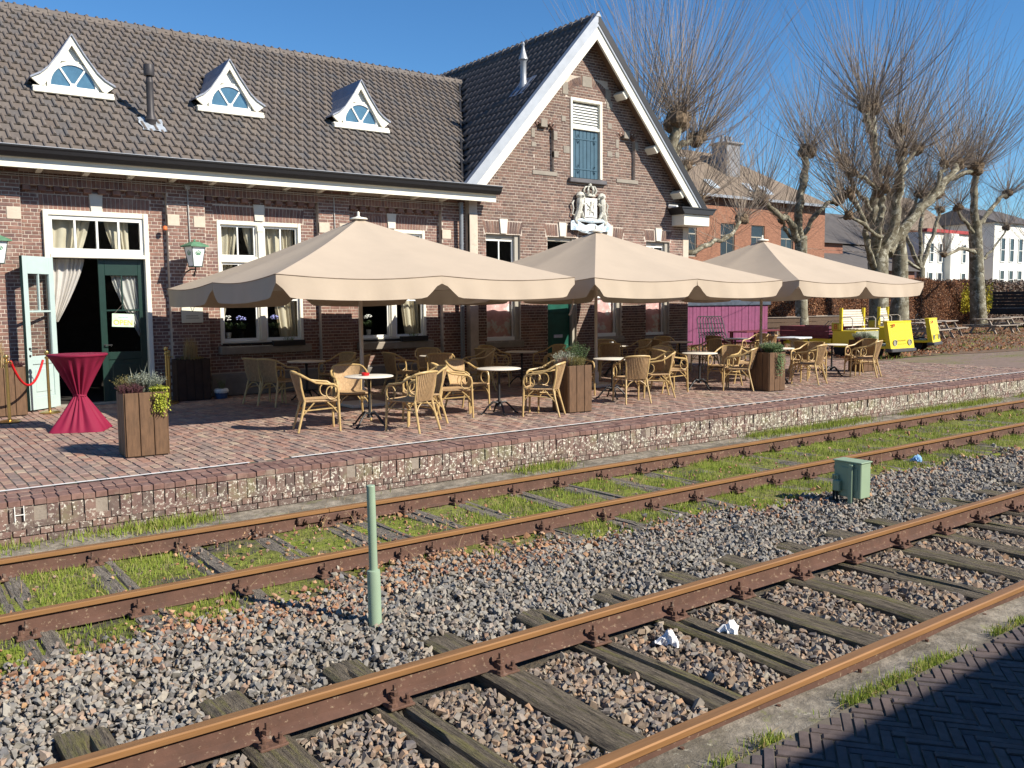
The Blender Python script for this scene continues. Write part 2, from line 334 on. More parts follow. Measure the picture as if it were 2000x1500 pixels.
def unit_brick():
    b = MB(); c = .04  # unit cube centred, front/top edges softened by a small chamfer on the outward side (-Y)
    v = [(-.5,.5,-.5),(.5,.5,-.5),(.5,.5,.5),(-.5,.5,.5),(-.5,-.4,-.5),(.5,-.4,-.5),(.5,-.4,.5),(-.5,-.4,.5),
         (-.5+.015,-.5,-.5+c),(.5-.015,-.5,-.5+c),(.5-.015,-.5,.5-c),(-.5+.015,-.5,.5-c)]
    b.add(v, [(0,4,5,1),(1,5,6,2),(2,6,7,3),(3,7,4,0),(4,8,9,5),(5,9,10,6),(6,10,11,7),(7,11,8,4),(8,11,10,9)]); return b
UB = unit_brick()
def unit_paver():
    b = MB(); v = [(-.5,-.5,-1),(.5,-.5,-1),(.5,.5,-1),(-.5,.5,-1),(-.5,-.5,-.12),(.5,-.5,-.12),(.5,.5,-.12),(-.5,.5,-.12),
         (-.46,-.46,0),(.46,-.46,0),(.46,.46,0),(-.46,.46,0)]
    b.add(v, [(0,1,5,4),(1,2,6,5),(2,3,7,6),(3,0,4,7),(4,5,9,8),(5,6,10,9),(6,7,11,10),(7,4,8,11),(8,9,10,11)]); return b
UP = unit_paver()
def wall_bricks(yface, z0, z1, spans, holes, course=.0645, L=.222, joint=.011, depth=.09, proud=.0, off=0):
    """courses of stretchers and headers between z0 and z1; spans(z) -> [(x0,x1)]; holes: [(x0,x1,z0,z1)]"""
    out = []; n = int(round((z1-z0)/course))
    for k in range(n):
        zc = z0+(k+.5)*course; head = k % 2
        for a, b in spans(zc):
            segs = [(a, b)]
            for hx0, hx1, hz0, hz1 in holes:
                if hz0 < zc < hz1:
                    ns = []
                    for p, q in segs:
                        if hx1 <= p or hx0 >= q: ns.append((p, q)); continue
                        if hx0 > p: ns.append((p, hx0))
                        if hx1 < q: ns.append((hx1, q))
                    segs = ns
            for p, q in segs:
                if q-p < .03: continue
                step = L/2 if head else L; base = math.floor(p/step)*step+(L*.25 if head else (L*.5 if k % 4 == 2 else 0))-step
                x = base
                while x < q:
                    u, w = max(x, p), min(x+step, q)
                    if w-u > .035:
                        j = joint; out.append(TRS((u+w)/2, yface+depth/2-rng.uniform(0, .004)-proud, zc, w-u-j, depth, course-j*rng.uniform(.9, 1.25), ry=rng.uniform(-.006, .006)))
                    x += step
    return out
# ================================================================== THE STATION BUILDING
P = .29                                    # platform level
bld = thing('station_building', 'long brown brick station building with tiled roof, three dormers and a white-edged gable', 'station building', (6.0, 17.4, P))
YP, YW, YG = 17.32, 17.45, 17.15           # pilaster face, recessed panel face, gable face
PIL = [(.9, 2.44), (4.86, 5.56), (7.90, 8.60), (10.90, 11.54)]
PAN = [(2.44, 4.86), (5.56, 7.90), (8.60, 10.90)]
DOOR = (2.78, 4.53, P, 3.76); WIN = [(5.82, 7.55, 1.29, 3.72), (8.82, 10.52, 1.27, 3.70)]
holes = [DOOR]+WIN
arch = [(2.74, 4.58, 3.76, 4.035), (5.76, 7.62, 3.72, 4.015), (8.78, 10.58, 3.70, 3.995)]
# mortar backing (core walls)
b = MB()
for x0, x1 in PIL: b.box(x0, x1, YP+.005, YW+.3, P-.2, 4.162)
def backing(b, x0, x1, z0, z1, y0, y1, hs):
    """wall core with rectangular openings"""
    xs = sorted({x0, x1, *[max(x0, min(x1, h[0])) for h in hs], *[max(x0, min(x1, h[1])) for h in hs]})
    for a, c in zip(xs, xs[1:]):
        mid = (a+c)/2; zz = [(z0, z1)]
        for h in hs:
            if h[0] < mid < h[1]:
                nz = []
                for p, q in zz:
                    if h[3] <= p or h[2] >= q: nz.append((p, q)); continue
                    if h[2] > p: nz.append((p, h[2]))
                    if h[3] < q: nz.append((h[3], q))
                zz = nz
        for p, q in zz:
            if q-p > .004: b.box(a, c, y0, y1, p, q)
for x0, x1 in PAN: backing(b, x0, x1, P-.2, 4.162, YW+.005, YW+.3, holes)
b.box(.9, 11.54, YP+.006, YW+.3, 4.162, 4.44)
b.build('mortar_core', M_MORT, bld)
# bricks
items = []
for x0, x1 in PIL:
    z0 = P if x0 < 4 or x0 > 5.6 else P
    items += wall_bricks(YP, z0, 4.10, lambda z, a=x0, c=x1: [(a, c)], [])
for i, (x0, x1) in enumerate(PAN):
    items += wall_bricks(YW, .74 if i else P, 4.16, lambda z, a=x0, c=x1: [(a, c)], holes+arch)
# soldier courses and voussoirs over the openings
def flat_arch(x0, x1, z0, z1, y, kx0, kx1, out, flare=.16, w=.062, j=.01):
    n = int((x1-x0)/(w+j)); cx = (x0+x1)/2
    for i in range(n):
        x = x0+(i+.5)*(x1-x0)/n
        if kx0-.02 < x < kx1+.02: continue
        a = (x-cx)/((x1-x0)/2)*flare
        out.append(TRS(x, y+.045, (z0+z1)/2, (x1-x0)/n-j, .09, (z1-z0)-.006, ry=a))
flat_arch(2.74, 4.58, 3.765, 4.03, YW, 3.56, 3.76, items, .05); flat_arch(5.76, 7.62, 3.725, 4.01, YW, 6.57, 6.77, items); flat_arch(8.78, 10.58, 3.705, 3.99, YW, 9.57, 9.77, items)
for x0, x1 in PAN:
    n = int((x1-x0)/.075)
    for i in range(n): items.append(TRS(x0+(i+.5)*(x1-x0)/n, YP+.045, 4.27, (x1-x0)/n-.01, .09, .21))
    n = int((x1-x0)/.225)                   # dentils
    for i in range(n): items.append(TRS(x0+(i+.45)*(x1-x0)/n, YP+.075, 4.115, .125, .11, .085))
for x0, x1 in PIL: items += wall_bricks(YP, 4.10, 4.43, lambda z, a=x0, c=x1: [(a, c)], [])
pieces('brick', UB, items, M_BR, bld, 300, 'brickwork')
# stones
b = MB()
for x0, x1, z0, z1 in ((4.86,5.08,3.56,3.77), (5.34,5.56,3.55,3.76), (7.90,8.14,3.55,3.76), (8.36,8.60,3.55,3.76), (10.9,11.14,3.53,3.74), (1.9,2.1,3.56,3.77), (2.22,2.44,3.56,3.77)):
    k = MB(); k.bbox(x0, x1, YP-.012, YP+.06, z0, z1, .008); k.build('stone_block', M_STONE, bld)
for kx, z in ((3.66, 4.05), (6.67, 4.03), (9.67, 4.01)):
    k = MB(); k.prism([(kx-.085, z-.29), (kx+.085, z-.29), (kx+.115, z+.03), (kx-.115, z+.03)], 'Y', YW-.03, YW+.05); k.build('keystone', M_KEY, bld)
k = MB(); k.bbox(5.56, 7.90, YP-.03, YW+.02, P, .72, .02); k.bbox(8.6, 10.9, YP-.03, YW+.02, P, .70, .02); k.build('cement_plinth', M_CEM, bld)
for w in WIN:
    k = MB(); k.bbox(w[0]-.06, w[1]+.1, YP-.04, YW+.02, w[2]-.19, w[2]-.03, .012); k.build('stone_sill', M_STONEG, bld)
# ---- window of the restaurant front
def curtain(b, x0t, x1t, x0b, x1b, z0, z1, y, folds, amp=.03, sweep=0):
    """gathered cloth whose lower edge is drawn to x0b..x1b"""
    def fn(u, v):
        z = z1+(z0-z1)*v; e = v**1.3
        xa = x0t+(x0b-x0t)*e; xb = x1t+(x1b-x1t)*e
        return (xa+(xb-xa)*u, y+amp*math.sin(u*folds*6.283+2*math.sin(u*9))*(1-.3*v)+.01*math.sin(v*7+u*5), z+sweep*u*v)
    b.grid(fn, folds*8, 10)
def sash_window(x0, x1, z0, z1, double=True):
    w = MB(); y = YW+.05; f = .065
    # outer frame with a thin projecting architrave
    w.bbox(x0, x0+f, y-.06, y+.09, z0, z1, .006); w.bbox(x1-f, x1, y-.06, y+.09, z0, z1, .006)
    w.bbox(x0+f, x1-f, y-.05, y+.09, z1-.075, z1, .006); w.bbox(x0+f, x1-f, y-.05, y+.09, z0, z0+.07, .006)
    W = w.build('window', M_CREAM, bld)
    zt = z0+1.62; zb = z0+.86; cx = (x0+x1)/2
    k = MB(); k.bbox(x0+f, x1-f, y-.045, y+.07, zt, zt+.11, .008)
    k.bbox(cx-.085, cx+.085, y-.035, y+.08, z0+.07, z1-.075, .012); k.bbox(cx-.05, cx+.05, y-.07, y-.035, z0+.07, z1-.16, .006)
    k.bbox(cx-.07, cx+.07, y-.085, y-.035, z1-.2, z1-.08, .012); k.build('mullion', M_CREAM, W)
    k = MB()
    for a, c in ((x0+f, cx-.085), (cx+.085, x1-f)):
        m_ = (a+c)/2
        for p, q in ((a, a+.035), (c-.035, c)): k.box(p, q, y, y+.04, z0+.07, z1-.075)
        for p, q in ((zt+.11, zt+.15), (z1-.115, z1-.075), (z0+.07, z0+.12), (zb, zb+.03), (zt-.04, zt)): k.box(a+.035, c-.035, y+.002, y+.038, p, q)
        k.box(m_-.014, m_+.014, y+.004, y+.036, zt+.15, z1-.115); k.box(m_-.014, m_+.014, y+.004, y+.036, zb+.03, zt-.04)
    k.build('sash', M_WHITE, W)
    for a, c in ((x0+f+.035, cx-.12), (cx+.12, x1-f-.035)):
        m_ = (a+c)/2
        for p, q, r_, s_ in ((a, m_-.014, zt+.15, z1-.115), (m_+.014, c, zt+.15, z1-.115), (a, m_-.014, zb+.03, zt-.04), (m_+.014, c, zb+.03, zt-.04), (a, c, z0+.12, zb)):
            g = MB(); g.box(p, q, y+.016, y+.021, r_, s_); g.build('pane', M_GLASS, W)
    k = MB()
    curtain(k, x0+f, x0+.48, x0+f-.02, x0+.16, z0+.5, z1-.1, y+.19, 4); curtain(k, cx+.16, x1-f, x1-.42, x1-.04, z0+.12, z1-.1, y+.19, 5, .035)
    curtain(k, cx-.28, cx-.04, cx-.12, cx-.05, zt, z1-.1, y+.17, 2)
    k.build('curtain', M_CURT, W, True)
    k = MB(); k.bbox(x0+.02, x1-.02, y-.13, y-.06, z0-.005, z0+.03, .006); k.build('black_rail', M_BLACK, W)
    return W
for w in WIN: sash_window(*w)
# ---- entrance: frame, transom light, right leaf, open left leaf
x0, x1, z0, z1 = DOOR; y = YW+.03
w = MB(); w.bbox(x0, x0+.085, y-.10, y+.1, z0, z1, .008); w.bbox(x1-.085, x1, y-.10, y+.1, z0, z1, .008); w.bbox(x0+.085, x1-.085, y-.08, y+.1, z1-.09, z1, .008)
w.bbox(x0+.085, x1-.085, y-.11, y+.1, 2.93, 3.0, .008)
TF = w.build('transom_window', M_CREAM, bld)
k = MB(); a, c = x0+.085, x1-.085
for p, q in ((3.0, 3.10), (3.60, 3.665)): k.box(a, c, y-.05, y+.03, p, q)
for p, q in ((a, a+.06), (c-.06, c)): k.box(p, q, y-.05, y+.03, 3.10, 3.60)
for i in range(1, 4): xm = a+.06+(c-a-.12)*i/4; k.box(xm-.017, xm+.017, y-.045, y+.025, 3.10, 3.60)
k.build('sash', M_WHITE, TF)
for i in range(4):
    s0 = a+.06+(c-a-.12)*i/4+.017; s1 = a+.06+(c-a-.12)*(i+1)/4-.017; g = MB(); g.box(s0, s1, y-.012, y-.006, 3.10, 3.60); g.build('pane', M_GLASS, TF)
k = MB(); curtain(k, x0+.1, x0+.8, x0+.1, x0+.62, 3.02, 3.62, y+.14, 5, .03); curtain(k, x1-.72, x1-.3, x1-.56, x1-.3, 3.02, 3.62, y+.14, 3, .03); k.build('curtain', M_CURT, TF, True)
def door_leaf(name, T, m_face, m_back, w=.80, h=2.62):
    """local: x 0..w from the hinge, y 0..0.05 thick, z 0..h"""
    zl, zg = .92, 2.32
    k = MB(); k.mi = 0
    def bx(a, c, p, q, d0=0, d1=.05): k.bbox(a, c, d0, d1, p, q, .005, T)
    bx(0, .11, 0, h); bx(w-.11, w, 0, h); bx(.11, w-.11, 0, .22); bx(.11, w-.11, .78, zl); bx(.11, w-.11, zg, h)
    L_ = k.build(name, m_face, bld)
    k = MB(); k.bbox(.11, w-.11, .018, .032, .22, .78, .004, T); k.bbox(.17, w-.17, .006, .044, .30, .70, .008, T); k.build('door_panel', m_face, L_)
    k = MB(); k.box(w/2-.013, w/2+.013, .005, .045, 1.70, zg, T); k.box(.11, w-.11, .004, .046, 1.67, 1.70, T); k.build('glazing_bar', m_face, L_)
    g = MB()
    for a, c, p, q in ((.11, w/2-.013, 1.70, zg), (w/2+.013, w-.11, 1.70, zg), (.11, w-.11, zl, 1.67)):
        g = MB(); g.box(a, c, .022, .027, p, q, T); g.build('pane', M_GLASSC, L_)
    if m_back:
        k = MB(); k.box(0, w, .0505, .056, 0, h, T) if False else k.box(w, w+.004, 0, .055, 0, h, T); k.box(0, .11, .051, .056, 0, h, T); k.box(w-.11, w, .051, .056, 0, h, T); k.box(.11, w-.11, .051, .056, zg, h, T); k.box(.11, w-.11, .051, .056, 0, zl, T)
        k.build('outer_face', m_back, L_)
    k = MB(); k.tube([T@Vector((w-.055, -.005, 1.05)), T@Vector((w-.055, -.05, 1.05)), T@Vector((w-.17, -.055, 1.05))], .009, 6); k.lathe([(.022, 0), (.022, .012)], (0,0,0), 10, T@Matrix.Translation((w-.055, 0, 1.05))@Matrix.Rotation(rad(90), 4, 'X'))
    k.lathe([(.02, 0), (.02, .012)], (0,0,0), 10, T@Matrix.Translation((w-.055, 0, .93))@Matrix.Rotation(rad(90), 4, 'X')); k.build('door_handle', M_BLACK, L_)
    return L_
# open leaf: hinge at the left jamb, swung out and back towards the wall; inside (pale) face towards the track
hx, hy = 2.90, 17.37; ex, ey = 2.36, 16.93; ang = math.atan2(ey-hy, ex-hx)
T = Matrix.Translation((hx, hy, P+.02))@Matrix.Rotation(ang, 4, 'Z')@Matrix.Diagonal((1, -1, 1, 1))
LL = door_leaf('door', T, M_PALEBL, M_DGREEN, w=.70); LL['label'] = 'pale blue open left door leaf with clear glass'
T = Matrix.Translation((x1-.09, y+.02, P+.02))@Matrix.Diagonal((-1, 1, 1, 1))
RL = door_leaf('door', T, M_DGREEN, None, w=.79); RL['label'] = 'dark green closed right door leaf'
# net curtains in the doorway
k = MB(); curtain(k, x0+.12, 3.46, x0+.1, x0+.2, 1.80, 2.92, y+.16, 6, .028); k.build('net_curtain', M_SHEER, bld, True)
k = MB(); curtain(k, 3.86, 4.42, 4.34, 4.44, 1.5, 2.72, y+.12, 6, .022); k.build('net_curtain', M_SHEER, bld, True)
k = MB(); k.bbox(x0-.02, x1+.02, YP-.02, YW+.12, P-.01, P+.035, .01); k.build('door_step', M_STONEG, bld)
# ---- dark rooms behind the openings
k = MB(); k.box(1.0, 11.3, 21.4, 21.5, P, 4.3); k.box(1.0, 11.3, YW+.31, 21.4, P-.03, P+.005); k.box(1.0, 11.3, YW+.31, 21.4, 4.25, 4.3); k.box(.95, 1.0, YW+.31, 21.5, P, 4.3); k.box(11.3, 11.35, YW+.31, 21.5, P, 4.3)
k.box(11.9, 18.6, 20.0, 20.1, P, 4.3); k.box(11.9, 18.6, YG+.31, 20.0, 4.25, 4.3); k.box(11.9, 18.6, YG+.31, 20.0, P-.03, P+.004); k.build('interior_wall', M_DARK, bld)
# ---- eaves: soffit, brackets, fascia, gutter
k = MB(); k.box(.6, 11.9, 16.83, YP+.06, 4.435, 4.46); k.build('soffit', M_SOFF, bld)
for i in range(15):
    xx = 1.25+i*.74
    if xx < 11.6: k = MB(); k.prism([(16.835, 4.435), (YP+.005, 4.435), (YP+.005, 4.36), (17.1, 4.385), (16.835, 4.42)], 'X', xx-.045, xx+.045); k.build('eaves_bracket', M_CREAM, bld)
k = MB(); k.prism([(16.80, 4.37), (16.83, 4.37), (16.83, 4.56), (16.76, 4.56), (16.76, 4.53), (16.80, 4.53)], 'X', .6, 12.02); k.prism([(16.80, 4.37), (16.83, 4.37), (16.83, 4.56), (16.80, 4.56)], 'X', 12.02, 12.05); k.build('fascia', M_CREAM, bld)
k = MB(); k.prism([(16.83, 4.56), (16.60, 4.68), (16.595, 4.705), (16.62, 4.705), (16.64, 4.69), (16.83, 4.60)], 'X', .6, 12.1)
k.prism([(16.76, 4.53), (16.70, 4.535), (16.64, 4.60), (16.62, 4.655), (16.60, 4.68), (16.83, 4.56)], 'X', .6, 12.1); k.build('gutter', M_BLACK, bld)
k = MB(); k.prism([(16.592, 4.703), (16.625, 4.703), (16.625, 4.712), (16.592, 4.712)], 'X', .6, 12.1); k.prism([(16.83, 4.60), (17.2, 4.66), (17.2, 4.72), (16.83, 4.64)], 'X', .6, 11.6); k.build('gutter_lining', M_ZINC, bld)
# cable run, boxes and conduits
k = MB(); k.tube([(.9, YP-.02, 4.335), (11.4, YP-.02, 4.335)], .010, 5); k.tube([(.9, YP-.02, 4.30), (11.4, YP-.02, 4.298)], .006, 4)
for xx in (2.05, 5.24, 8.24): k.tube([(xx, YP-.02, 4.3), (xx+.015, YP-.02, 3.25 if xx < 6 else 3.4)], .011, 5)
for xx in (2.05, 5.24): k.bbox(xx-.045, xx+.045, YP-.05, YP, 4.25, 4.34, .006)
k.build('cable_conduit', mat('grey_conduit', (.45,.44,.42), .5), bld)
k = MB(); k.lathe([(.03, 0), (.045, .02), (.04, .07), (.012, .085)], (4.80, YP-.03, 3.47), 10); k.build('alarm_lamp', mat('orange_plastic', (.65,.16,.05), .4), bld)
# ---- main roof
def roofz(Y): return 4.70+.73*(Y-16.9)
def valx(Y): return 15.1-(4.35-.73*(Y-16.9))/1.112
k = MB()
k.add([(.3,16.86,roofz(16.86)-.05),(valx(16.86),16.86,roofz(16.86)-.05),(valx(22.05),22.05,roofz(22.05)-.05),(.3,22.05,roofz(22.05)-.05),(.3,27.2,4.7),(valx(22.05),27.2,4.7)],
      [(0,1,2,3),(3,2,5,4)]); k.add([(.3,16.86,4.6),(.3,22.05,8.4),(.3,27.2,4.7)], [(0,1,2)]); k.box(.3, 11.5, 27.0, 27.1, P, 4.7); k.box(.3, .35, 17.5, 27, P, 4.7)
k.build('roof_underlay', M_BLACK, bld)
SL = math.atan(.73); us = Vector((0, math.cos(SL), math.sin(SL))); un = Vector((0, -math.sin(SL), math.cos(SL)))
TW, TE = .205, .285
def main_tile():
    b = MB(); w = TW; l = TE+.05   # local x along eaves, y upslope, z normal
    prof = [(-.5*w, .004), (.14*w, .004), (.20*w, .034), (.30*w, .044), (.42*w, .036), (.5*w, .010)]
    n = len(prof)
    vs = [(x, 0, z-.016) for x, z in prof]+[(x, 0, z+.022) for x, z in prof]+[(x, l, z-.004) for x, z in prof]
    fs = [(i, i+1, n+i+1, n+i) for i in range(n-1)]+[(n+i, n+i+1, 2*n+i+1, 2*n+i) for i in range(n-1)]
    fs += [(0, n, 2*n), (n-1, 3*n-1, 2*n-1)]
    b.add(vs, fs); return b
MT = main_tile(); items = []
row = 0; s_ = 0.0; Ls = (22.05-16.86)/math.cos(SL)
DX = [3.63, 6.61, 9.62]
while s_ < Ls-.08:
    Y = 16.86+s_*math.cos(SL); Z = roofz(Y)+.005
    xo = (TW/2 if row % 2 else 0); x = .5+xo
    while x < valx(Y)+.04:
        hide = any(abs(x-dx) < (.60 if Y > 18.75 else 0)*max(0, 1-(Y-18.75)/1.35) for dx in DX) and 18.75 < Y < 20.2
        if not hide:
            o = Vector((x, Y, Z))
            M_ = Matrix(((1, 0, 0, o.x), (0, us.y, un.y, o.y), (0, us.z, un.z, o.z), (0, 0, 0, 1)))@Matrix.Rotation(rng.uniform(-.012, .012), 4, 'Z')@Matrix.Rotation(rng.uniform(0, .012), 4, 'X')
            items.append(M_)
        x += TW
    row += 1; s_ += TE
pieces('roof_tile', MT, items, (M_TILE[0], M_TILE[1]), bld, 300, 'roof_tiling')
for i in range(38):
    xx = .5+i*.375
    if xx+.37 > 14.75: break
    k = MB(); zc = 8.455; k.prism([(21.87, zc-.10), (21.95, zc+.03), (22.05, zc+.07), (22.15, zc+.03), (22.23, zc-.10), (22.17, zc-.10), (22.05, zc), (21.93, zc-.10)], 'X', xx, xx+.365)
    k.prism([(21.85, zc-.105), (21.94, zc+.045), (22.05, zc+.088), (22.16, zc+.045), (22.25, zc-.105), (22.2, zc-.1), (22.05, zc+.05), (21.9, zc-.1)], 'X', xx+.33, xx+.372)
    k.build('ridge_tile', M_TILE[0], bld)
# ---- dormers
def dormer(cx):
    D = MB(); y = 18.72; zb = 6.06; ap = 7.13
    prof = [(0, ap), (.20, ap-.33), (.42, ap-.64), (.55, ap-.76), (.73, ap-.86)]
    inner = [(0, ap-.19), (.13, ap-.40), (.38, ap-.80), (.50, ap-.97), (.56, ap-1.0)]
    for s in (1, -1):
        for i in range(4):
            q = [(cx+s*prof[i][0], prof[i][1]), (cx+s*prof[i+1][0], prof[i+1][1]), (cx+s*inner[i+1][0], inner[i+1][1]), (cx+s*inner[i][0], inner[i][1])]
            D.prism(q, 'Y', y-.10, y-.05)
    d = D.build('dormer', M_CREAM, bld)
    k = MB(); k.prism([(cx-.56, zb+.04), (cx+.56, zb+.04), (cx+.42, ap-.72), (cx, ap-.1), (cx-.42, ap-.72)], 'Y', y, y+.05); k.build('tympanum', M_WHITE, d)
    k = MB(); k.bbox(cx-.70, cx+.70, y-.14, y+.02, zb-.05, zb+.03, .01); k.bbox(cx-.70, cx+.70, y-.10, y+.02, zb+.04, zb+.075, .006); k.box(cx-.12, cx+.12, y-.02, y, ap-.52, ap-.49); k.bbox(cx-.19, cx+.19, y-.04, y, ap-.49, ap-.465, .004); k.build('sill', M_CREAM, d)
    # half round light: glass, arch frame and two spokes
    g = MB(); R0 = .385; pts = [(cx+R0*math.cos(math.pi*t/16), zb+.12+R0*1.06*math.sin(math.pi*t/16)) for t in range(17)]
    for j, (t0, t1) in enumerate(((0, 5), (5, 11), (11, 16))):
        g = MB(); g.prism([(cx, zb+.12)]+pts[t0:t1+1], 'Y', y-.022, y-.012); g.build('pane', M_GLASSB, d)
    f = MB()
    for t in range(16):
        a, c = math.pi*t/16, math.pi*(t+1)/16
        f.prism([(cx+R0*math.cos(a), zb+.12+R0*1.06*math.sin(a)), (cx+R0*math.cos(c), zb+.12+R0*1.06*math.sin(c)), (cx+(R0+.06)*math.cos(c), zb+.12+(R0*1.06+.06)*math.sin(c)), (cx+(R0+.06)*math.cos(a), zb+.12+(R0*1.06+.06)*math.sin(a))], 'Y', y-.045, y-.004)
    for a in (rad(56), rad(124)):
        dx, dz = math.cos(a), math.sin(a); px_, pz = -dz*.016, dx*.016
        f.prism([(cx+px_, zb+.12+pz), (cx-px_, zb+.12-pz), (cx+dx*R0-px_, zb+.12+dz*R0*1.06-pz), (cx+dx*R0+px_, zb+.12+dz*R0*1.06+pz)], 'Y', y-.04, y-.006)
    f.prism([(cx-.44, zb+.075), (cx+.44, zb+.075), (cx+.44, zb+.13), (cx-.44, zb+.13)], 'Y', y-.047, y-.006)
    f.prism([(cx-.06, zb+.13), (cx+.06, zb+.13), (cx+.04, zb+.19), (cx-.04, zb+.19)], 'Y', y-.049, y-.006); f.build('window_frame', M_WHITE, d)
    # lead roof running back to the slope, flared eaves
    r_ = MB()
    for s in (1, -1):
        for i in range(4):
            (u0, w0), (u1, w1) = prof[i], prof[i+1]; e = .02
            yb0 = 16.9+(w0-4.70)/.73+.04; yb1 = 16.9+(w1-4.70)/.73+.04
            a0 = (cx+s*u0, y-.13, w0+e); a1 = (cx+s*u1, y-.13, w1+e); c0 = (cx+s*u0, max(yb0, y), w0+e); c1 = (cx+s*u1, max(yb1, y), w1+e)
            lo = [(p[0], p[1], p[2]-.035) for p in (a0, a1, c1, c0)]
            r_.add([a0, a1, c1, c0]+lo, [(0,1,2,3), (7,6,5,4), (0,4,5,1), (1,5,6,2)] if s > 0 else [(3,2,1,0), (4,5,6,7), (1,5,4,0), (2,6,5,1)])
    r_.build('lead_roof', M_LEAD, d)
    c_ = MB()
    for s in (1, -1): c_.add([(cx+s*.56, y+.02, zb), (cx+s*.56, y+.02, ap-.8), (cx+s*.56, y+.9, ap-.8)], [(0,1,2)])
    c_.build('cheek', M_ZINC, d)
for dx in DX: dormer(dx)
# flue pipe on the main roof
k = MB(); k.lathe([(.085, -.05), (.09, .12), (.115, .15), (.07, .26), (.068, .82), (.072, .84), (.072, .87), (.066, .88), (.055, .95), (.03, 1.0)], (4.83, 18.0, 5.45), 14); k.lathe([(.095, 0), (.10, .02), (.10, .19), (.09, .21)], (4.83, 18.0, 6.42), 14)
fl = k.build('flue_pipe', mat('dark_flue_metal', (.055,.05,.052), .5, metal=.2), bld, True)
k = MB(); k.grid(lambda u, v: (4.83-.22+.44*u+.02*math.sin(v*9), 17.74+.42*v, roofz(17.74+.42*v)+.05+.012*math.sin(u*14+v*5)), 8, 6); k.build('lead_apron', mat('pale_lead_apron', (.40,.44,.48), .5, metal=.2, nvar=.3), fl)
# ---- gable: core, bricks, openings
GW = [(12.0, 13.0, 1.17, 3.68), (15.42, 16.34, 1.17, 3.68), (17.24, 18.14, 1.14, 3.68)]; GD = (13.84, 14.78, P, 3.68)
LOFT = (14.58, 15.64, 5.17, 7.12); BIG = (14.5, 15.78, 7.12, 7.34); NL = (13.46, 14.06, 5.24, 6.28); NR = (16.22, 16.82, 5.24, 6.28)
apx, apz, gs = 15.2, 8.75, 1.112
def gspan(z):
    if z < 4.62: return [(11.76, 18.88)]
    h = (apz-z)/gs; return [(apx-h, apx+h)] if h > .05 else []
k = MB(); backing(k, 11.54, 18.9, P-.2, 4.6, YG+.005, YG+.31, GW+[GD])
xs_ = [apx-(apz-4.6)/gs, NL[0], NL[1], LOFT[0], apx, LOFT[1], NR[0], NR[1], apx+(apz-4.6)/gs]
zs = lambda x: apz-gs*abs(apx-x)
for a, c in zip(xs_, xs_[1:]):
    lo = 4.6
    for q in (NL, NR, LOFT):
        if q[0] <= a and c <= q[1]: k.box(a, c, YG+.005, YG+.31, 4.6, q[2]-.005); lo = q[3]+(.13 if q is not LOFT else 0)
    k.prism([(a, lo), (c, lo), (c, max(zs(c), lo+.001)), (a, max(zs(a), lo+.001))], 'Y', YG+.005, YG+.31)
for q in (NL, NR): k.box(q[0], q[1], YG+.105, YG+.30, q[2]-.005, q[3]+.13)
k.box(11.54, 11.84, YG+.31, 17.8, P, 4.6); k.box(18.6, 18.88, YG+.31, 27.0, P, 4.6)
k.build('mortar_core', M_MORT, bld)
gar = [(a-.06, c+.06, z1, z1+.315) for a, c, _, z1 in GW+[GD]]
nich = [(a-.0, c+.0, z0, z1+.12) for a, c, z0, z1 in (NL, NR)]
items = wall_bricks(YG, P, 8.66, gspan, GW+[GD]+gar+[LOFT]+nich+[(14.44, 15.84, 7.12, 7.62)], course=.0675)
for a, c, _, z1 in GW+[GD]: flat_arch(a-.06, c+.06, z1+.01, z1+.31, YG, (a+c)/2-.1, (a+c)/2+.1, items, .28)
for a, c, z0, z1 in (NL, NR):                # blind niches, recessed
    items += wall_bricks(YG+.10, z0, z1+.10, lambda z, a=a, c=c: [(a, c)], [], course=.0675)
    cx = (a+c)/2
    for i in range(8):
        t = math.pi*(.22+.56*(i+.5)/8)
        if abs(t-math.pi/2) > .12: items.append(TRS(cx+.47*math.cos(t), YG+.045, z1-.26+.47*math.sin(t), .06, .09, .19, ry=math.pi/2-t))
items += wall_bricks(YG+.0, 7.12, 7.66, lambda z: [(14.5, 15.78)], [(14.3, 15.98, 7.44, 7.7)], course=.0675)
for i in range(20):
    t = math.pi*(.27+.46*(i+.5)/20)
    if abs(t-math.pi/2) > .07: items.append(TRS(15.14+.95*math.cos(t), YG+.045, 6.62+.95*math.sin(t), .062, .09, .2, ry=math.pi/2-t))
ins = MB(); ins.box(NL[0], NL[1], YG+.2, YG+.3, 5.2, 6.4); ins.box(NR[0], NR[1], YG+.2, YG+.3, 5.2, 6.4)
pieces('brick', UB, items, M_BRG, bld, 0, 'gable_brickwork')
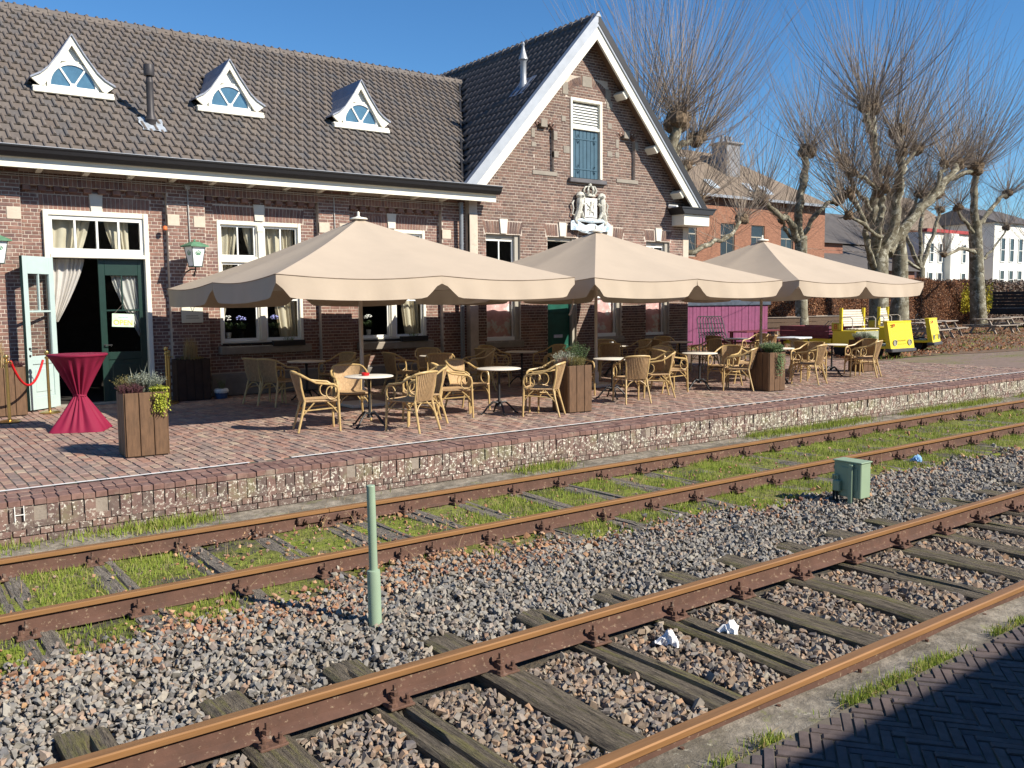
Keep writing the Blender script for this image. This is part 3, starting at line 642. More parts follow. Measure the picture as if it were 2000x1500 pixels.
for a, c, z0, z1, mm in ((11.54,11.77,3.1,4.12,M_STONE), (18.66,18.89,3.1,4.1,M_STONE), (14.98,15.30,7.42,7.68,M_STONEG), (14.34,14.52,7.16,7.46,M_STONEG), (15.76,15.94,7.16,7.46,M_STONEG), (15.80,16.0,6.98,7.16,M_STONEG),
      (13.66,13.86,6.30,6.48,M_STONEG), (13.36,13.47,6.02,6.24,M_STONEG), (14.05,14.17,6.02,6.24,M_STONEG), (16.42,16.62,6.30,6.48,M_STONEG), (16.12,16.23,6.02,6.24,M_STONEG), (16.81,16.93,6.02,6.24,M_STONEG),
      (13.36,13.5,5.8,5.92,M_STONEG), (14.06,14.2,5.6,5.76,M_STONEG), (14.36,14.56,5.74,5.92,M_STONEG), (14.3,14.44,6.5,6.64,M_STONEG), (15.84,15.98,6.48,6.62,M_STONEG), (15.82,16.0,5.78,5.92,M_STONEG), (16.1,16.24,5.78,5.92,M_STONEG)):
    k = MB(); k.bbox(a, c, YG-.012, YG+.08, z0, z1, .008); k.build('stone_block', mm, bld)
for a, c in ((13.38, 14.16), (16.14, 16.92)): k = MB(); k.bbox(a, c, YG-.02, YG+.2, 5.15, 5.25, .008); k.build('stone_sill', M_STONEG, bld)
k = MB(); k.bbox(14.50, 15.74, YG-.10, YG+.16, 5.04, 5.15, .015); k.build('stone_sill', mat('dark_slate_sill', (.11,.105,.11), .6), bld)
for a, c, z0, z1 in GW+[GD]:
    cx = (a+c)/2; k = MB(); k.prism([(cx-.085, z1+.02), (cx+.085, z1+.02), (cx+.12, z1+.36), (cx-.12, z1+.36)], 'Y', YG-.03, YG+.06); k.build('keystone', M_KEY, bld)
    if z0 > 1: k = MB(); k.bbox(a-.06, c+.08, YG-.04, YG+.14, z0-.17, z0-.02, .012); k.build('stone_sill', M_STONEG, bld)
def gable_window(a, c, z0, z1, cloth):
    y = YG+.13; k = MB()
    k.bbox(a, a+.05, y-.02, y+.1, z0, z1, .006); k.bbox(c-.13, c, y-.07, y+.1, z0, z1, .01); k.bbox(a+.05, c-.13, y-.02, y+.1, z1-.10, z1, .006)
    W = k.build('window', M_GREIGE, bld)
    k = MB(); A, C = a+.05, c-.13; zb = z0+1.0
    k.bbox(A, C, y-.05, y+.06, z0, z0+.09, .006); k.box(A, A+.035, y, y+.04, z0+.09, z1-.1); k.box(C-.035, C, y, y+.04, z0+.09, z1-.1); k.box(A+.035, C-.035, y+.002, y+.042, zb, zb+.045); k.box(A+.035, C-.035, y+.001, y+.04, z1-.15, z1-.10)
    m_ = (A+C)/2; k.box(m_-.015, m_+.015, y+.003, y+.038, zb+.045, z1-.15); k.build('sash', M_WHITE, W)
    for p, q, r_, s_ in ((A+.035, m_-.015, zb+.045, z1-.15), (m_+.015, C-.035, zb+.045, z1-.15), (A+.035, C-.035, z0+.09, zb)):
        g = MB(); g.box(p, q, y+.016, y+.021, r_, s_); g.build('pane', M_GLASS, W)
    if cloth:
        k = MB(); k.grid(lambda u, v: (A+(C-A)*u, y+.07+.012*math.sin(u*14), z0+.05+(1.0 if cloth == 1 else .95)*v), 24, 4); k.build('curtain', M_PINK if cloth else M_CURT, W, True)
for i, g in enumerate(GW): gable_window(*g, 1)
# gable door, boarded green top, letter slot
a, c, z0, z1 = GD; y = YG+.16
k = MB(); k.bbox(a, a+.04, y-.08, y+.08, z0, z1, .006); k.bbox(c-.10, c, y-.10, y+.08, z0, z1, .008); k.bbox(a+.04, c-.1, y-.06, y+.08, z1-.1, z1, .006); F = k.build('door_frame', M_GREIGE, bld)
k = MB(); k.bbox(a+.04, c-.10, y, y+.05, z0, 2.62, .008); k.bbox(a+.12, c-.18, y-.014, y+.01, 1.8, 2.1, .01); k.bbox(a+.12, c-.18, y-.014, y+.01, 2.2, 2.5, .01); k.bbox(a+.12, c-.18, y-.014, y+.01, .5, 1.0, .01); Dd = k.build('door', mat('green_panelled_door', (.012,.085,.06), .4), bld)
k = MB(); k.box(a+.04, c-.1, y+.01, y+.03, 2.62, z1-.1); k.build('pane', M_GLASS, bld)
k = MB(); k.bbox((a+c)/2-.16, (a+c)/2+.12, y-.02, y, 1.18, 1.26, .004); k.build('letter_plate', mat('pale_aluminium', (.5,.5,.62), .4, metal=.5), Dd)
# loft hatch: louvres above, boarded blue shutter below
a, c, z0, z1 = LOFT; y = YG+.04
k = MB(); k.bbox(a, a+.07, y-.07, y+.12, z0, z1, .008); k.bbox(c-.08, c, y-.07, y+.12, z0, z1, .008); k.bbox(a+.07, c-.08, y-.07, y+.12, z1-.08, z1, .008); k.bbox(a+.07, c-.08, y-.05, y+.12, 6.36, 6.44, .008); LF = k.build('loft_window', M_CREAM, bld)
for i in range(8):
    zz = 6.47+i*.068; k = MB(); k.add([(a+.07, y+.0, zz), (c-.08, y+.0, zz), (c-.08, y+.06, zz+.062), (a+.07, y+.06, zz+.062), (a+.07, y+.0, zz-.012), (c-.08, y+.0, zz-.012), (c-.08, y+.06, zz+.05), (a+.07, y+.06, zz+.05)], [(0,1,2,3), (7,6,5,4), (4,5,1,0), (0,3,7,4), (1,5,6,2)]); k.build('louvre_slat', M_WHITE, LF)
k = MB(); k.box(a+.07, c-.08, y+.09, y+.11, 6.44, z1-.08); k.build('louvre_back', M_BLACK, LF)
nb = 7; wb = (c-.1-a-.09)/nb
for i in range(nb): k = MB(); k.bbox(a+.09+i*wb, a+.09+(i+1)*wb-.008, y+.0+.002*(i % 2), y+.03, z0+.01, 6.35, .006); k.build('shutter_board', M_BLUE, LF)
k = MB(); k.box(a+.09, c-.1, y+.03, y+.04, z0+.01, 6.35)
k.build('shutter_back', M_BLACK, LF)
k = MB()
for zz in (5.38, 6.12):
    k.bbox(a+.10, c-.14, y-.012, y, zz, zz+.035, .004)
    for xx in (a+.26, c-.26):
        for s in (1, -1): k.tube([(xx, y-.008, zz+.017), (xx, y-.008, zz+.017+s*.07), (xx+.03, y-.008, zz+.017+s*.11), (xx+.055, y-.008, zz+.017+s*.08), (xx+.04, y-.008, zz+.017+s*.055)], .009, 5)
k.build('strap_hinge', M_BLUE, LF)
# ---- gable roof
Yr0, Yr1 = 16.74, 16.80; RA = (15.12, 9.05); sl = 1.112
def rake(name, m, d0, d1, y0, y1, side, zlow=4.60, dx=0):
    """strip of the bargeboard between vertical depths d0 and d1 under the verge line"""
    k = MB(); xe = RA[0]+side*(RA[1]-zlow)/sl; xe2 = RA[0]+side*(RA[1]-d0-zlow)/sl; xe3 = RA[0]+side*(RA[1]-d1-zlow)/sl
    k.prism([(RA[0], RA[1]-d0), (xe2, zlow), (xe3, zlow), (RA[0], RA[1]-d1)], 'Y', y0, y1); return k.build(name, m, bld)
for s in (-1, 1):
    rake('bargeboard', M_CREAM, .26, .56, 16.74, 16.80, s)
    rake('verge_flashing', M_ZINC, .17, .26, 16.71, 16.80, s) if s < 0 else rake('verge_flashing', M_ZINC, .19, .26, 16.71, 16.80, s)
    rake('verge_capping', M_ZINC if s < 0 else M_BLACK, -.06 if s < 0 else -.05, .17 if s < 0 else .19, 16.70, 16.86, s)
    k = MB(); xe = RA[0]+s*(RA[1]-.3-4.6)/sl; k.add([(RA[0], 16.80, RA[1]-.30), (xe, 16.80, 4.6), (xe, YG+.05, 4.6), (RA[0], YG+.05, RA[1]-.30)], [(0,1,2,3)] if s > 0 else [(3,2,1,0)]); k.build('verge_soffit', M_SOFF, bld)
k = MB(); k.prism([(15.12-.09, 9.02), (15.12+.09, 9.02), (15.12, 9.13)], 'Y', 16.69, 16.80); k.build('apex_cap', M_ZINC, bld)
for zz in (7.30, 6.05, 4.95):                # purlin ends under the right verge
    xx = RA[0]+(RA[1]-.62-zz)/sl; k = MB(); T = Matrix.Translation((xx, 0, zz))@Matrix.Rotation(rad(48), 4, 'Y'); k.bbox(-.10, .10, 16.80, YG+.02, -.06, .06, .01, T); k.build('purlin_end', M_CREAM, bld)
# underlay slabs and tiles of the left slope (right slope gets a plain tiled sheet behind the verge)
k = MB(); zr = 9.0
k.add([(15.12, 16.8, zr), (11.15, 16.8, zr-3.97*sl), (11.15, 27, zr-3.97*sl), (15.12, 27, zr), (19.2, 16.8, zr-4.08*sl), (19.2, 27, zr-4.08*sl)], [(0,1,2,3), (0,3,5,4)])
k.box(11.6, 18.8, 26.9, 27.0, P, 4.7); k.build('roof_underlay', M_BLACK, bld)
th = math.atan(sl); up = Vector((math.cos(th), 0, math.sin(th))); nn = Vector((-math.sin(th), 0, math.cos(th)))
def pantile():
    b = MB(); w, l = .21, .36; prof = [(-.5, .0), (-.3, -.012), (-.1, -.006), (.08, .022), (.25, .038), (.4, .026), (.5, .0)]; n = len(prof)
    vs = [(x*w, 0, z-.012) for x, z in prof]+[(x*w, 0, z+.02) for x, z in prof]+[(x*w, l, z-.004) for x, z in prof]
    b.add(vs, [(i, i+1, n+i+1, n+i) for i in range(n-1)]+[(n+i, n+i+1, 2*n+i+1, 2*n+i) for i in range(n-1)]); return b
items = []; s_ = 0.0; Lg = math.hypot(3.95, 3.95*sl); row = 0
while s_ < Lg-.05:
    x = 11.17+s_*math.cos(th); z = 9.0-(15.12-x)*sl+.02
    ymax = 26.9 if z > 8.4 else 16.9+(z-4.70)/.73+.1
    yy = 16.93
    while yy < ymax:
        M_ = Matrix(((0, up.x, nn.x, x), (-1, 0, 0, yy), (0, up.z, nn.z, z), (0, 0, 0, 1)))
        items.append(M_@Matrix.Rotation(rng.uniform(-.008, .008), 4, 'Z')); yy += .208
    row += 1; s_ += .305
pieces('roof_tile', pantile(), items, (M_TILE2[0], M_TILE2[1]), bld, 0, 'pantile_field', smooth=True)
k = MB()
for i in range(27):
    yy = 16.86+i*.37; k.lathe([(.10, 0), (.105, .34), (.125, .345), (.125, .375)], (0,0,0), 8, Matrix.Translation((15.12, yy, 8.99))@Matrix.Rotation(rad(-90), 4, 'X'))
k.build('ridge_capping', M_TILE2[1], bld, True)
k = MB(); k.add([(valx(16.86)-.03, 16.84, 4.72), (valx(16.86)+.03, 16.84, 4.70), (valx(22.05)+.03, 22.05, 8.50), (valx(22.05)-.03, 22.05, 8.50)], [(0,1,2,3)]); k.build('valley_lining', M_BLACK, bld)
k = MB(); k.lathe([(.11, -.25), (.105, .1), (.075, .2), (.075, .62), (.10, .66), (.12, .68), (.06, .86), (.03, 1.0), (.045, 1.05), (.02, 1.1)], (13.62, 17.78, 7.32), 14); k.build('vent_pipe', M_ZINC, bld, True)
k = MB(); k.grid(lambda u, v: (13.35+.45*u, 17.45+.6*v, 9.0-(15.12-(13.35+.45*u))*sl+.075+.01*math.sin(9*v)), 5, 6); k.build('lead_apron', M_LEAD, bld)
# cornice box at the right foot, downpipe, camera
k = MB(); k.bbox(18.22, 19.24, 16.70, 17.20, 4.12, 4.42, .01); k.build('cornice_box', M_CREAM, bld)
k = MB(); k.prism([(18.16, 4.42), (19.28, 4.42), (19.40, 4.56), (18.06, 4.56)], 'Y', 16.62, 17.24); k.box(18.04, 19.42, 16.60, 17.26, 4.56, 4.60); k.build('cornice_cap', M_BLACK, bld)
k = MB(); k.tube([(11.34, 17.18, 4.36), (11.34, 17.20, 3.2), (11.34, 17.20, 2.0), (11.34, 17.20, P)], .052, 10)
for zz in (4.3, 3.4, 2.15, .9): k.lathe([(.06, 0), (.06, .05)], (11.34, 17.20, zz), 10)
k.build('downpipe', mat('grey_zinc_downpipe', (.20,.215,.235), .5, metal=.2, nvar=.15), bld, True)
k = MB(); T = Matrix.Translation((18.1, YG-.18, 4.62))@Matrix.Rotation(rad(-70), 4, 'Z')@Matrix.Rotation(rad(8), 4, 'Y'); k.lathe([(.01, -.14), (.055, -.14), (.055, .10), (.03, .12)], (0,0,0), 12, T@Matrix.Rotation(rad(90), 4, 'Y')); k.build('security_camera', M_WHITE, bld, True)
k = MB(); k.tube([(18.1, YG, 4.58), (18.1, YG-.15, 4.60)], .018, 6); k.build('camera_bracket', M_WHITE, bld)
# narrow timber slat leaning beside the gable door shows as a bright strip: wooden paddle
# ---- coat of arms
arms = thing('coat_of_arms', 'carved white coat of arms with crown, two lions and blue ribbon on the gable', 'coat of arms', (15.18, YG-.02, 3.85), group=None)
M_ARM = mat('carved_white_stone', (.55,.54,.47), .85, nvar=.35, nscale=14, layers=[((.23,.22,.17), 12, .54, .66)])
M_ARMB = mat('pale_blue_ribbon_stone', (.62,.70,.74), .8, nvar=.15, nscale=9, layers=[((.30,.45,.6), 8, .52, .6)])
k = MB(); k.prism([(14.98, 4.18), (15.38, 4.18), (15.385, 4.55), (15.40, 4.68), (14.96, 4.68), (14.975, 4.55)], 'Y', YG-.10, YG+.0); k.prism([(15.0, 4.14), (15.36, 4.14), (15.37, 4.20), (14.99, 4.20)], 'Y', YG-.10, YG); sh = k.build('shield', mat('white_shield_stone', (.74,.73,.70), .8), arms)
k = MB()                                     # small rampant lion relief on the shield
k.tube([(15.12, YG-.105, 4.26), (15.16, YG-.11, 4.36), (15.14, YG-.112, 4.46), (15.19, YG-.112, 4.54), (15.17, YG-.11, 4.60)], [.018, .024, .03, .026, .02], 6)
k.tube([(15.14, YG-.11, 4.46), (15.06, YG-.11, 4.50), (15.03, YG-.108, 4.56)], [.018, .014, .01], 5); k.tube([(15.15, YG-.11, 4.40), (15.06, YG-.11, 4.40), (15.04, YG-.108, 4.34)], [.018, .014, .01], 5)
k.tube([(15.16, YG-.11, 4.36), (15.25, YG-.11, 4.33), (15.28, YG-.108, 4.24)], [.02, .016, .01], 5); k.tube([(15.17, YG-.11, 4.37), (15.28, YG-.11, 4.42), (15.25, YG-.108, 4.52), (15.29, YG-.108, 4.6)], [.01, .009, .009, .014], 5)
k.build('lion_relief', M_ARM, arms)
k = MB(); cz = 4.72
k.lathe([(.155, 0), (.16, .05), (.15, .06)], (15.18, YG-.05, cz), 16, sy=.7)
for i in range(8):
    a = 2*math.pi*i/8; ca, sa = math.cos(a), math.sin(a)*.7
    k.tube([(15.18+.15*ca, YG-.05+.15*sa, cz+.05), (15.18+.20*ca, YG-.05+.20*sa, cz+.14), (15.18+.15*ca, YG-.05+.15*sa, cz+.235), (15.18+.03*ca, YG-.05+.03*sa, cz+.25)], [.022, .028, .024, .018], 6)
k.lathe([(.03, 0), (.05, .03), (.055, .06), (.03, .1), (.016, .11), (.016, .18), (.004, .19)], (15.18, YG-.05, cz+.245), 10); k.box(15.13, 15.23, YG-.06, YG-.04, cz+.375, cz+.40); k.build('crown', M_ARM, arms, True)
for s in (-1, 1):
    X = lambda d: 15.18+s*d; yb = YG-.07; k = MB()
    k.tube([(X(.50), yb, 4.10), (X(.46), yb-.01, 4.20), (X(.40), yb-.02, 4.34), (X(.38), yb-.03, 4.50), (X(.36), yb-.03, 4.62), (X(.34), yb-.02, 4.70)], [.05, .085, .075, .09, .10, .06], 8)
    k.lathe([(.02, -.10), (.09, -.06), (.12, 0), (.09, .07), (.03, .10)], (X(.36), yb-.03, 4.72), 10, sy=.8)      # mane and head
    k.tube([(X(.36), yb-.08, 4.73), (X(.31), yb-.14, 4.71)], [.05, .03], 6)
    k.tube([(X(.36), yb-.04, 4.56), (X(.28), yb-.06, 4.50), (X(.22), yb-.06, 4.54)], [.045, .035, .03], 6); k.tube([(X(.37), yb-.03, 4.62), (X(.30), yb-.04, 4.66), (X(.22), yb-.05, 4.68)], [.04, .03, .028], 6)
    k.tube([(X(.44), yb-.02, 4.26), (X(.34), yb-.05, 4.30), (X(.28), yb-.05, 4.18), (X(.22), yb-.05, 4.13)], [.07, .06, .035, .03], 6); k.tube([(X(.47), yb-.02, 4.22), (X(.52), yb-.03, 4.12), (X(.46), yb-.05, 4.03)], [.06, .04, .035], 6)
    k.tube([(X(.49), yb, 4.22), (X(.60), yb, 4.26), (X(.56), yb, 4.40), (X(.60), yb, 4.52), (X(.54), yb, 4.60)], [.022, .02, .02, .03, .012], 5)
    k.build('lion', M_ARM, arms, True)
k = MB()
def rib(u, v):
    x = -.66+1.32*u; z = 4.08-.16*math.cos(x*2.3)*.5-.10*v*1.9+.06*abs(math.sin(u*math.pi*3))*(1 if v < .5 else .5)
    return (15.18+x, YG-.09-.05*math.sin(u*math.pi)+.02*math.sin(u*31), z-.02)
k.grid(rib, 40, 3)
n_ = len(k.v); k.grid(lambda u, v: (rib(u, v)[0], YG+.01, rib(u, v)[2]), 40, 3)
k.tube([(14.55, YG-.06, 4.06), (14.80, YG-.10, 4.12), (15.18, YG-.12, 4.10), (15.56, YG-.10, 4.12), (15.81, YG-.06, 4.06)], [.03, .045, .05, .045, .03], 6)
k.tube([(14.60, YG-.06, 3.98), (14.85, YG-.10, 3.86), (15.18, YG-.12, 3.82), (15.51, YG-.10, 3.86), (15.76, YG-.06, 3.98)], [.03, .05, .06, .05, .03], 6)
k.build('ribbon', M_ARMB, arms, True)
# ================================================================== GROUND, PLATFORM, TRACKS
YF = 9.15                                   # platform face
# earth sheet to the horizon, the yard behind, near pavement
b = MB(); b.grid(lambda u, v: (-400+1400*u, -300+1300*v, -.40), 4, 4); tag(b.build('ground', M_EARTH), kind='structure')
plat = MB(); plat.box(-4, 90, YF+.10, 17.46, -.3, P-.012)
plat = tag(plat.build('platform', M_MORTD), kind='structure')
yd = MB()
def yardz(x, y): return P-.004+.05*math.sin(x*.31)*math.sin(y*.4)*min(1, max(0, (y-16)/5))
yd.grid(lambda u, v: (18.9+160*u**1.5, 17.47+90*v**1.5, yardz(18.9+160*u**1.5, 17.47+90*v**1.5)), 60, 40)
yard = tag(yd.build('yard_ground', M_EARTH), kind='structure')
yd = MB(); yd.grid(lambda u, v: (23.6+66*u, 14.15+.35*math.sin(u*37)*(1-v)+(17.47-14.15)*v+.12*(1-v), P+.006+.012*math.sin(u*90)*v), 80, 4); tag(yd.build('dirt_verge', M_EARTH), kind='structure')
# paving of the platform, brick by brick
items = []; x = -.6
while x < 23.9:
    y = 9.72+(0 if int(round(x/.104)) % 2 else .104); wob = .010*math.sin(x*1.7)
    while y < 17.44:
        items.append(TRS(x+rng.uniform(-.003, .003), y+.1+rng.uniform(-.004, .004), P+rng.uniform(-.004, .004)+.006*math.sin(x*.9)*math.sin(y*1.1), .096, .199, .05, rz=rng.uniform(-.02, .02)+wob, rx=rng.uniform(-.012, .012), ry=rng.uniform(-.02, .02)))
        y += .207
    x += .104
pieces('paving_brick', UP, items, M_PV, plat, 300, 'paving_field')
b = MB(); b.grid(lambda u, v: (23.9+66*u, 9.62+4.9*v, P-.004), 4, 2); b.build('far_paving', M_PAVFAR, plat)
# edge band: two rows of bricks laid across, then the rounded lip
items = []; x = -.6
while x < 46:
    w = .106
    items.append(TRS(x, YF+.10+.008*math.sin(x*2)+rng.uniform(-.006, .006), P+rng.uniform(-.006, .003), w-.007, .205, .055, rz=rng.uniform(-.03, .03), rx=rng.uniform(-.03, .02)))
    items.append(TRS(x+.02, YF+.318, P+rng.uniform(-.004, .003), w-.007, .205, .05, rz=rng.uniform(-.03, .03), ry=rng.uniform(-.02, .02)))
    if int(x/.106) % 2 == 0: items.append(TRS(x+.1, YF+.478, P+rng.uniform(-.003, .003), .208, .095, .05, rz=rng.uniform(-.01, .01)))
    x += w
pieces('edge_brick', UP, items, M_EDGE, plat, 300, 'edge_brick_row')
b = MB(); n = 130
for i in range(n):
    x0 = -1+i*.5; y0 = 9.665+.0045*x0+.008*math.sin(x0*1.3); y1 = 9.665+.0045*(x0+.5)+.008*math.sin((x0+.5)*1.3); h = P+.010
    if i in (9, 31, 58): continue
    b.add([(x0, y0, h), (x0+.502, y1, h), (x0+.502, y1+.05, h), (x0, y0+.05, h)], [(0,1,2,3)])
tag(b.build('white_line', M_LINE), kind='structure')
# face wall
pw = thing('platform_wall', 'low brick retaining wall of the platform, speckled with pale lichen', 'retaining wall', (10, YF, -.3))
b = MB(); b.box(-4, 60, YF+.014, YF+.2, -.4, P-.05); b.build('mortar_core', M_FMORT, pw)
items = []; x = -.6
while x < 46:
    w = .106; mis = rng.random() < .03
    if not mis: items.append(TRS(x, YF+.05-rng.uniform(-.004, .012), P-.065-.11+rng.uniform(-.006, .006), w-.009, .1, .212, ry=rng.uniform(-.02, .02), rz=rng.uniform(-.05, .05)))
    x += w
items += wall_bricks(YF, -.40, P-.175, lambda z: [(-.6, 46)], [], course=.07, L=.225, joint=.009, proud=.004)
pieces('brick', UB, items, M_FACE, pw, 300, 'brickwork')
# letter H marked on the face near the left
k = MB(); T = lambda x, z: (x, z)
for x0, x1, z0, z1 in ((1.09,1.097,.10,.24), (1.165,1.172,.10,.24), (1.097,1.165,.155,.162)): k.box(x0, x1, YF-.020, YF-.012, z0, z1)
k.build('painted_mark', M_WHITE, pw)
# concrete strip between wall and far track
b = MB(); b.grid(lambda u, v: (-3+70*u, 8.55+(YF+.02-8.55)*v, -.14+.02*v+.012*math.sin(u*170)*math.sin(v*6)), 160, 3); tag(b.build('trackside_strip', M_CONC), kind='structure')
# ballast bed and mossy ground between the rails of the far track
def bedz(X, Y):
    X = np.asarray(X, float); Y = np.asarray(Y, float)
    z = -.215+.015*np.sin(X*2.1+Y)*np.sin(Y*3.3)+.012*np.sin(X*5.2-Y*4)
    z = z+np.where((Y > 4.95) & (Y < 6.9), .03*np.sin((Y-4.95)/1.95*np.pi), 0)+np.clip((Y-6.0)/.6, 0, 1)*.035
    return z
b = MB(); b.grid(lambda u, v: (-2+70*u, 2.62+5.98*v, float(bedz(-2+70*u, 2.62+5.98*v))), 260, 50); tag(b.build('track_bed', M_BED, smooth=True), kind='structure')
def edge6(X): return 5.98+.42*np.exp(-((X-3.7)/1.5)**2)+.09*np.sin(X*1.3)+.08*np.sin(X*3.7+1)+.04*np.sin(X*9)
b = MB()
def mossz(x, y): return -.168+.014*math.sin(x*3.1+y*2)*math.sin(y*4.1)+.01*math.sin(x*11)*math.sin(y*9+x)
def fine(x, y): return mossz(x, y)
b.grid(lambda u, v: (-2+70*u, (float(edge6(-2+70*u))-.03)*(1-v)+8.6*v, mossz(-2+70*u, 6.0+2.6*v) if v > 0 else -.25), 400, 26)
tag(b.build('mossy_turf', M_MOSS, smooth=True), kind='structure')
# ---- tracks
def rail_mb(x0, x1, yc, zt=0.0, curve=None):
    prof = [(-.037, -.006), (-.029, 0), (.029, 0), (.037, -.006), (.037, -.034), (.009, -.038), (.008, -.125), (.06, -.14), (.062, -.152), (-.062, -.152), (-.06, -.14), (-.008, -.125), (-.009, -.038), (-.037, -.034)]
    n = len(prof); b = MB(); N = 60
    vs = []
    for i in range(N+1):
        x = x0+(x1-x0)*i/N; vs += [(x, yc+p+(curve(x) if curve else 0), zt+q) for p, q in prof]
    b.v = vs; b.r = [rng.random()]*len(vs)
    for i in range(N):
        for j in range(n):
            jj = (j+1) % n; b.f.append((i*n+j, i*n+jj, (i+1)*n+jj, (i+1)*n+j)); b.m.append(0 if j in (0, 1, 2, 3, 13) else 1)
    b.f.append(tuple(range(n-1, -1, -1))); b.m.append(1); return b
cv = lambda x: .018*max(0, x-2)-.0016*(x-2)**2 if x < 8 else .05-.0008*(x-8)
def sleeper(name, xc, y0, y1, zt, m, parent, w=.25, skew=0, crack=0):
    """timber with worn ends, grooves and slightly dished top"""
    b = MB(); nu, nv = 12, 26; seed = rng.uniform(0, 50); th = .16
    def top(u, v):
        x = xc-w/2+w*u+skew*(v-.5)+.006*math.sin(v*9+seed); y = y0+(y1-y0)*v+(.02*math.sin(u*5+seed) if v in (0, 1) else 0)
        e = min(u, 1-u); z = zt-(.018 if e < .01 else .004 if e < .1 else 0)
        z += .004*math.sin(u*23+seed+.8*math.sin(v*3))+.005*math.sin(v*7+seed)-(.035 if crack and abs(u-crack-.06*math.sin(v*4+seed)) < .045 and .06 < v < .94 else 0)
        return (x, y, z-.5*(u-.5)*.02*math.sin(seed))
    b.grid(top, nu, nv)
    k0 = len(b.v); B_ = []
    for (u, v) in [(i/nu, 0) for i in range(nu+1)]+[(1, j/nv) for j in range(1, nv+1)]+[(1-i/nu, 1) for i in range(1, nu+1)]+[(0, 1-j/nv) for j in range(1, nv)]: B_.append(top(u, v))
    n = len(B_); b.add([p for p in B_]+[(p[0], p[1], p[2]-th) for p in B_], [(i, n+i, n+(i+1) % n, (i+1) % n) for i in range(n)])
    return b.build(name, m, parent)
def fastening(side=1):
    """base plate with two coach screws, clip and bolt; local origin at rail centre line, sleeper top at z=0; +y is towards the visible side"""
    k = MB(); k.bbox(-.075, .075, -.17, .17, 0, .016, .004)
    for s in (-1, 1):
        for dx in (-.045, .045):
            k.lathe([(.028, 0), (.026, .014), (.014, .018), (.014, .045), (.009, .048)], (dx, s*.135, .016), 8)
        k.add([(-.032, s*.055, .016), (.032, s*.055, .016), (.032, s*.10, .016), (-.032, s*.10, .016), (-.026, s*.04, .052), (.026, s*.04, .052), (.026, s*.095, .04), (-.026, s*.095, .04)],
              [(0,1,5,4), (1,2,6,5), (2,3,7,6), (3,0,4,7), (4,5,6,7)] if s < 0 else [(4,5,1,0), (5,6,2,1), (6,7,3,2), (7,4,0,3), (7,6,5,4)])
        k.lathe([(.024, 0), (.024, .022), (.012, .024), (.012, .06)], (0, s*.068, .045), 6)
    return k
FST = fastening()
fst_me = None
def put_fastenings(parent, pts):
    global fst_me
    if fst_me is None:
        o = FST.build('rail_fastening', M_IRON, parent, world=False); fst_me = o.data; first = o
    for i, (x, y, z) in enumerate(pts):
        o = bpy.data.objects.new('rail_fastening', fst_me); link(o, parent); o.location = Vector((x, y, z))-wloc(parent); o.rotation_euler.z = rng.uniform(-.03, .03)
    if 'first' in locals(): bpy.data.objects.remove(first)
near = thing('near_track', 'near railway track of rusty rails on dark sleepers deep in grey ballast', 'railway track', (6, 3.6, -.2))
far = thing('far_track', 'mossy railway track beside the platform wall with grass between its rusty rails', 'railway track', (6, 7.5, -.2))
YN0, YN1 = 2.84, 4.30; YA0, YA1 = 6.69, 8.235
for yc, parent, x0, x1 in ((YN0, near, -2, 70), (YN1, near, -2, 70), (YA0, far, -3, 70)):
    rail_mb(x0, x1, yc).build('rail', [M_RTOP, M_RSIDE], parent, True, sharp=35)
rail_mb(-3, 3.76, YA1).build('rail', [M_RTOP, M_RSIDE], far, True, sharp=35); rail_mb(3.766, 70, YA1).build('rail', [M_RTOP, M_RSIDE], far, True, sharp=35)
xs = [2.30+.735*i for i in range(-4, 42)]; fp = []; blocked = []
for i, x in enumerate(xs):
    x += rng.uniform(-.02, .02); sk = rng.uniform(-.03, .03); sleeper('sleeper', x, 2.58 if x < 40 else 2.58, 4.97+rng.uniform(-.05, .04), -.160, M_SLP, near, .25, sk, crack=(.4 if i % 3 == 1 else .55 if i % 4 == 2 else 0))
    blocked.append((x, .15, 2.5, 5.0, sk)); fp += [(x+sk*.3, YN1, -.158), (x-sk*.4, YN0, -.158)]
put_fastenings(near, fp); fp = []
xs = [.10, .82, 1.54, 2.28, 2.99, 3.70, 4.02, 4.62, 5.26, 6.06]+[6.06+.69*i for i in range(1, 60)]; blocked2 = []
for i, x in enumerate(xs):
    sleeper('sleeper', x+.06, 6.10+rng.uniform(-.1, .1), 8.62, -.150 if x < 8 else -.165, M_SLPG, far, .25, rng.uniform(-.03, .03), crack=(.35 if i % 2 else .6))
    blocked2.append(x+.06); fp += [(x, YA0, -.150), (x, YA1, -.150)]
put_fastenings(far, fp)
k = MB(); k.bbox(3.42, 4.16, YA1-.052, YA1-.012, -.118, -.045, .008); k.build('fishplate', M_RSIDE, far)
k = MB()
for dx in (3.50, 3.68, 3.86, 4.06): k.lathe([(.026, 0), (.026, .025), (.013, .027), (.013, .05)], (0,0,0), 6, Matrix.Translation((dx, YA1-.052, -.08))@Matrix.Rotation(rad(90), 4, 'X'))
k.build('fishplate_bolt', M_IRON, far)
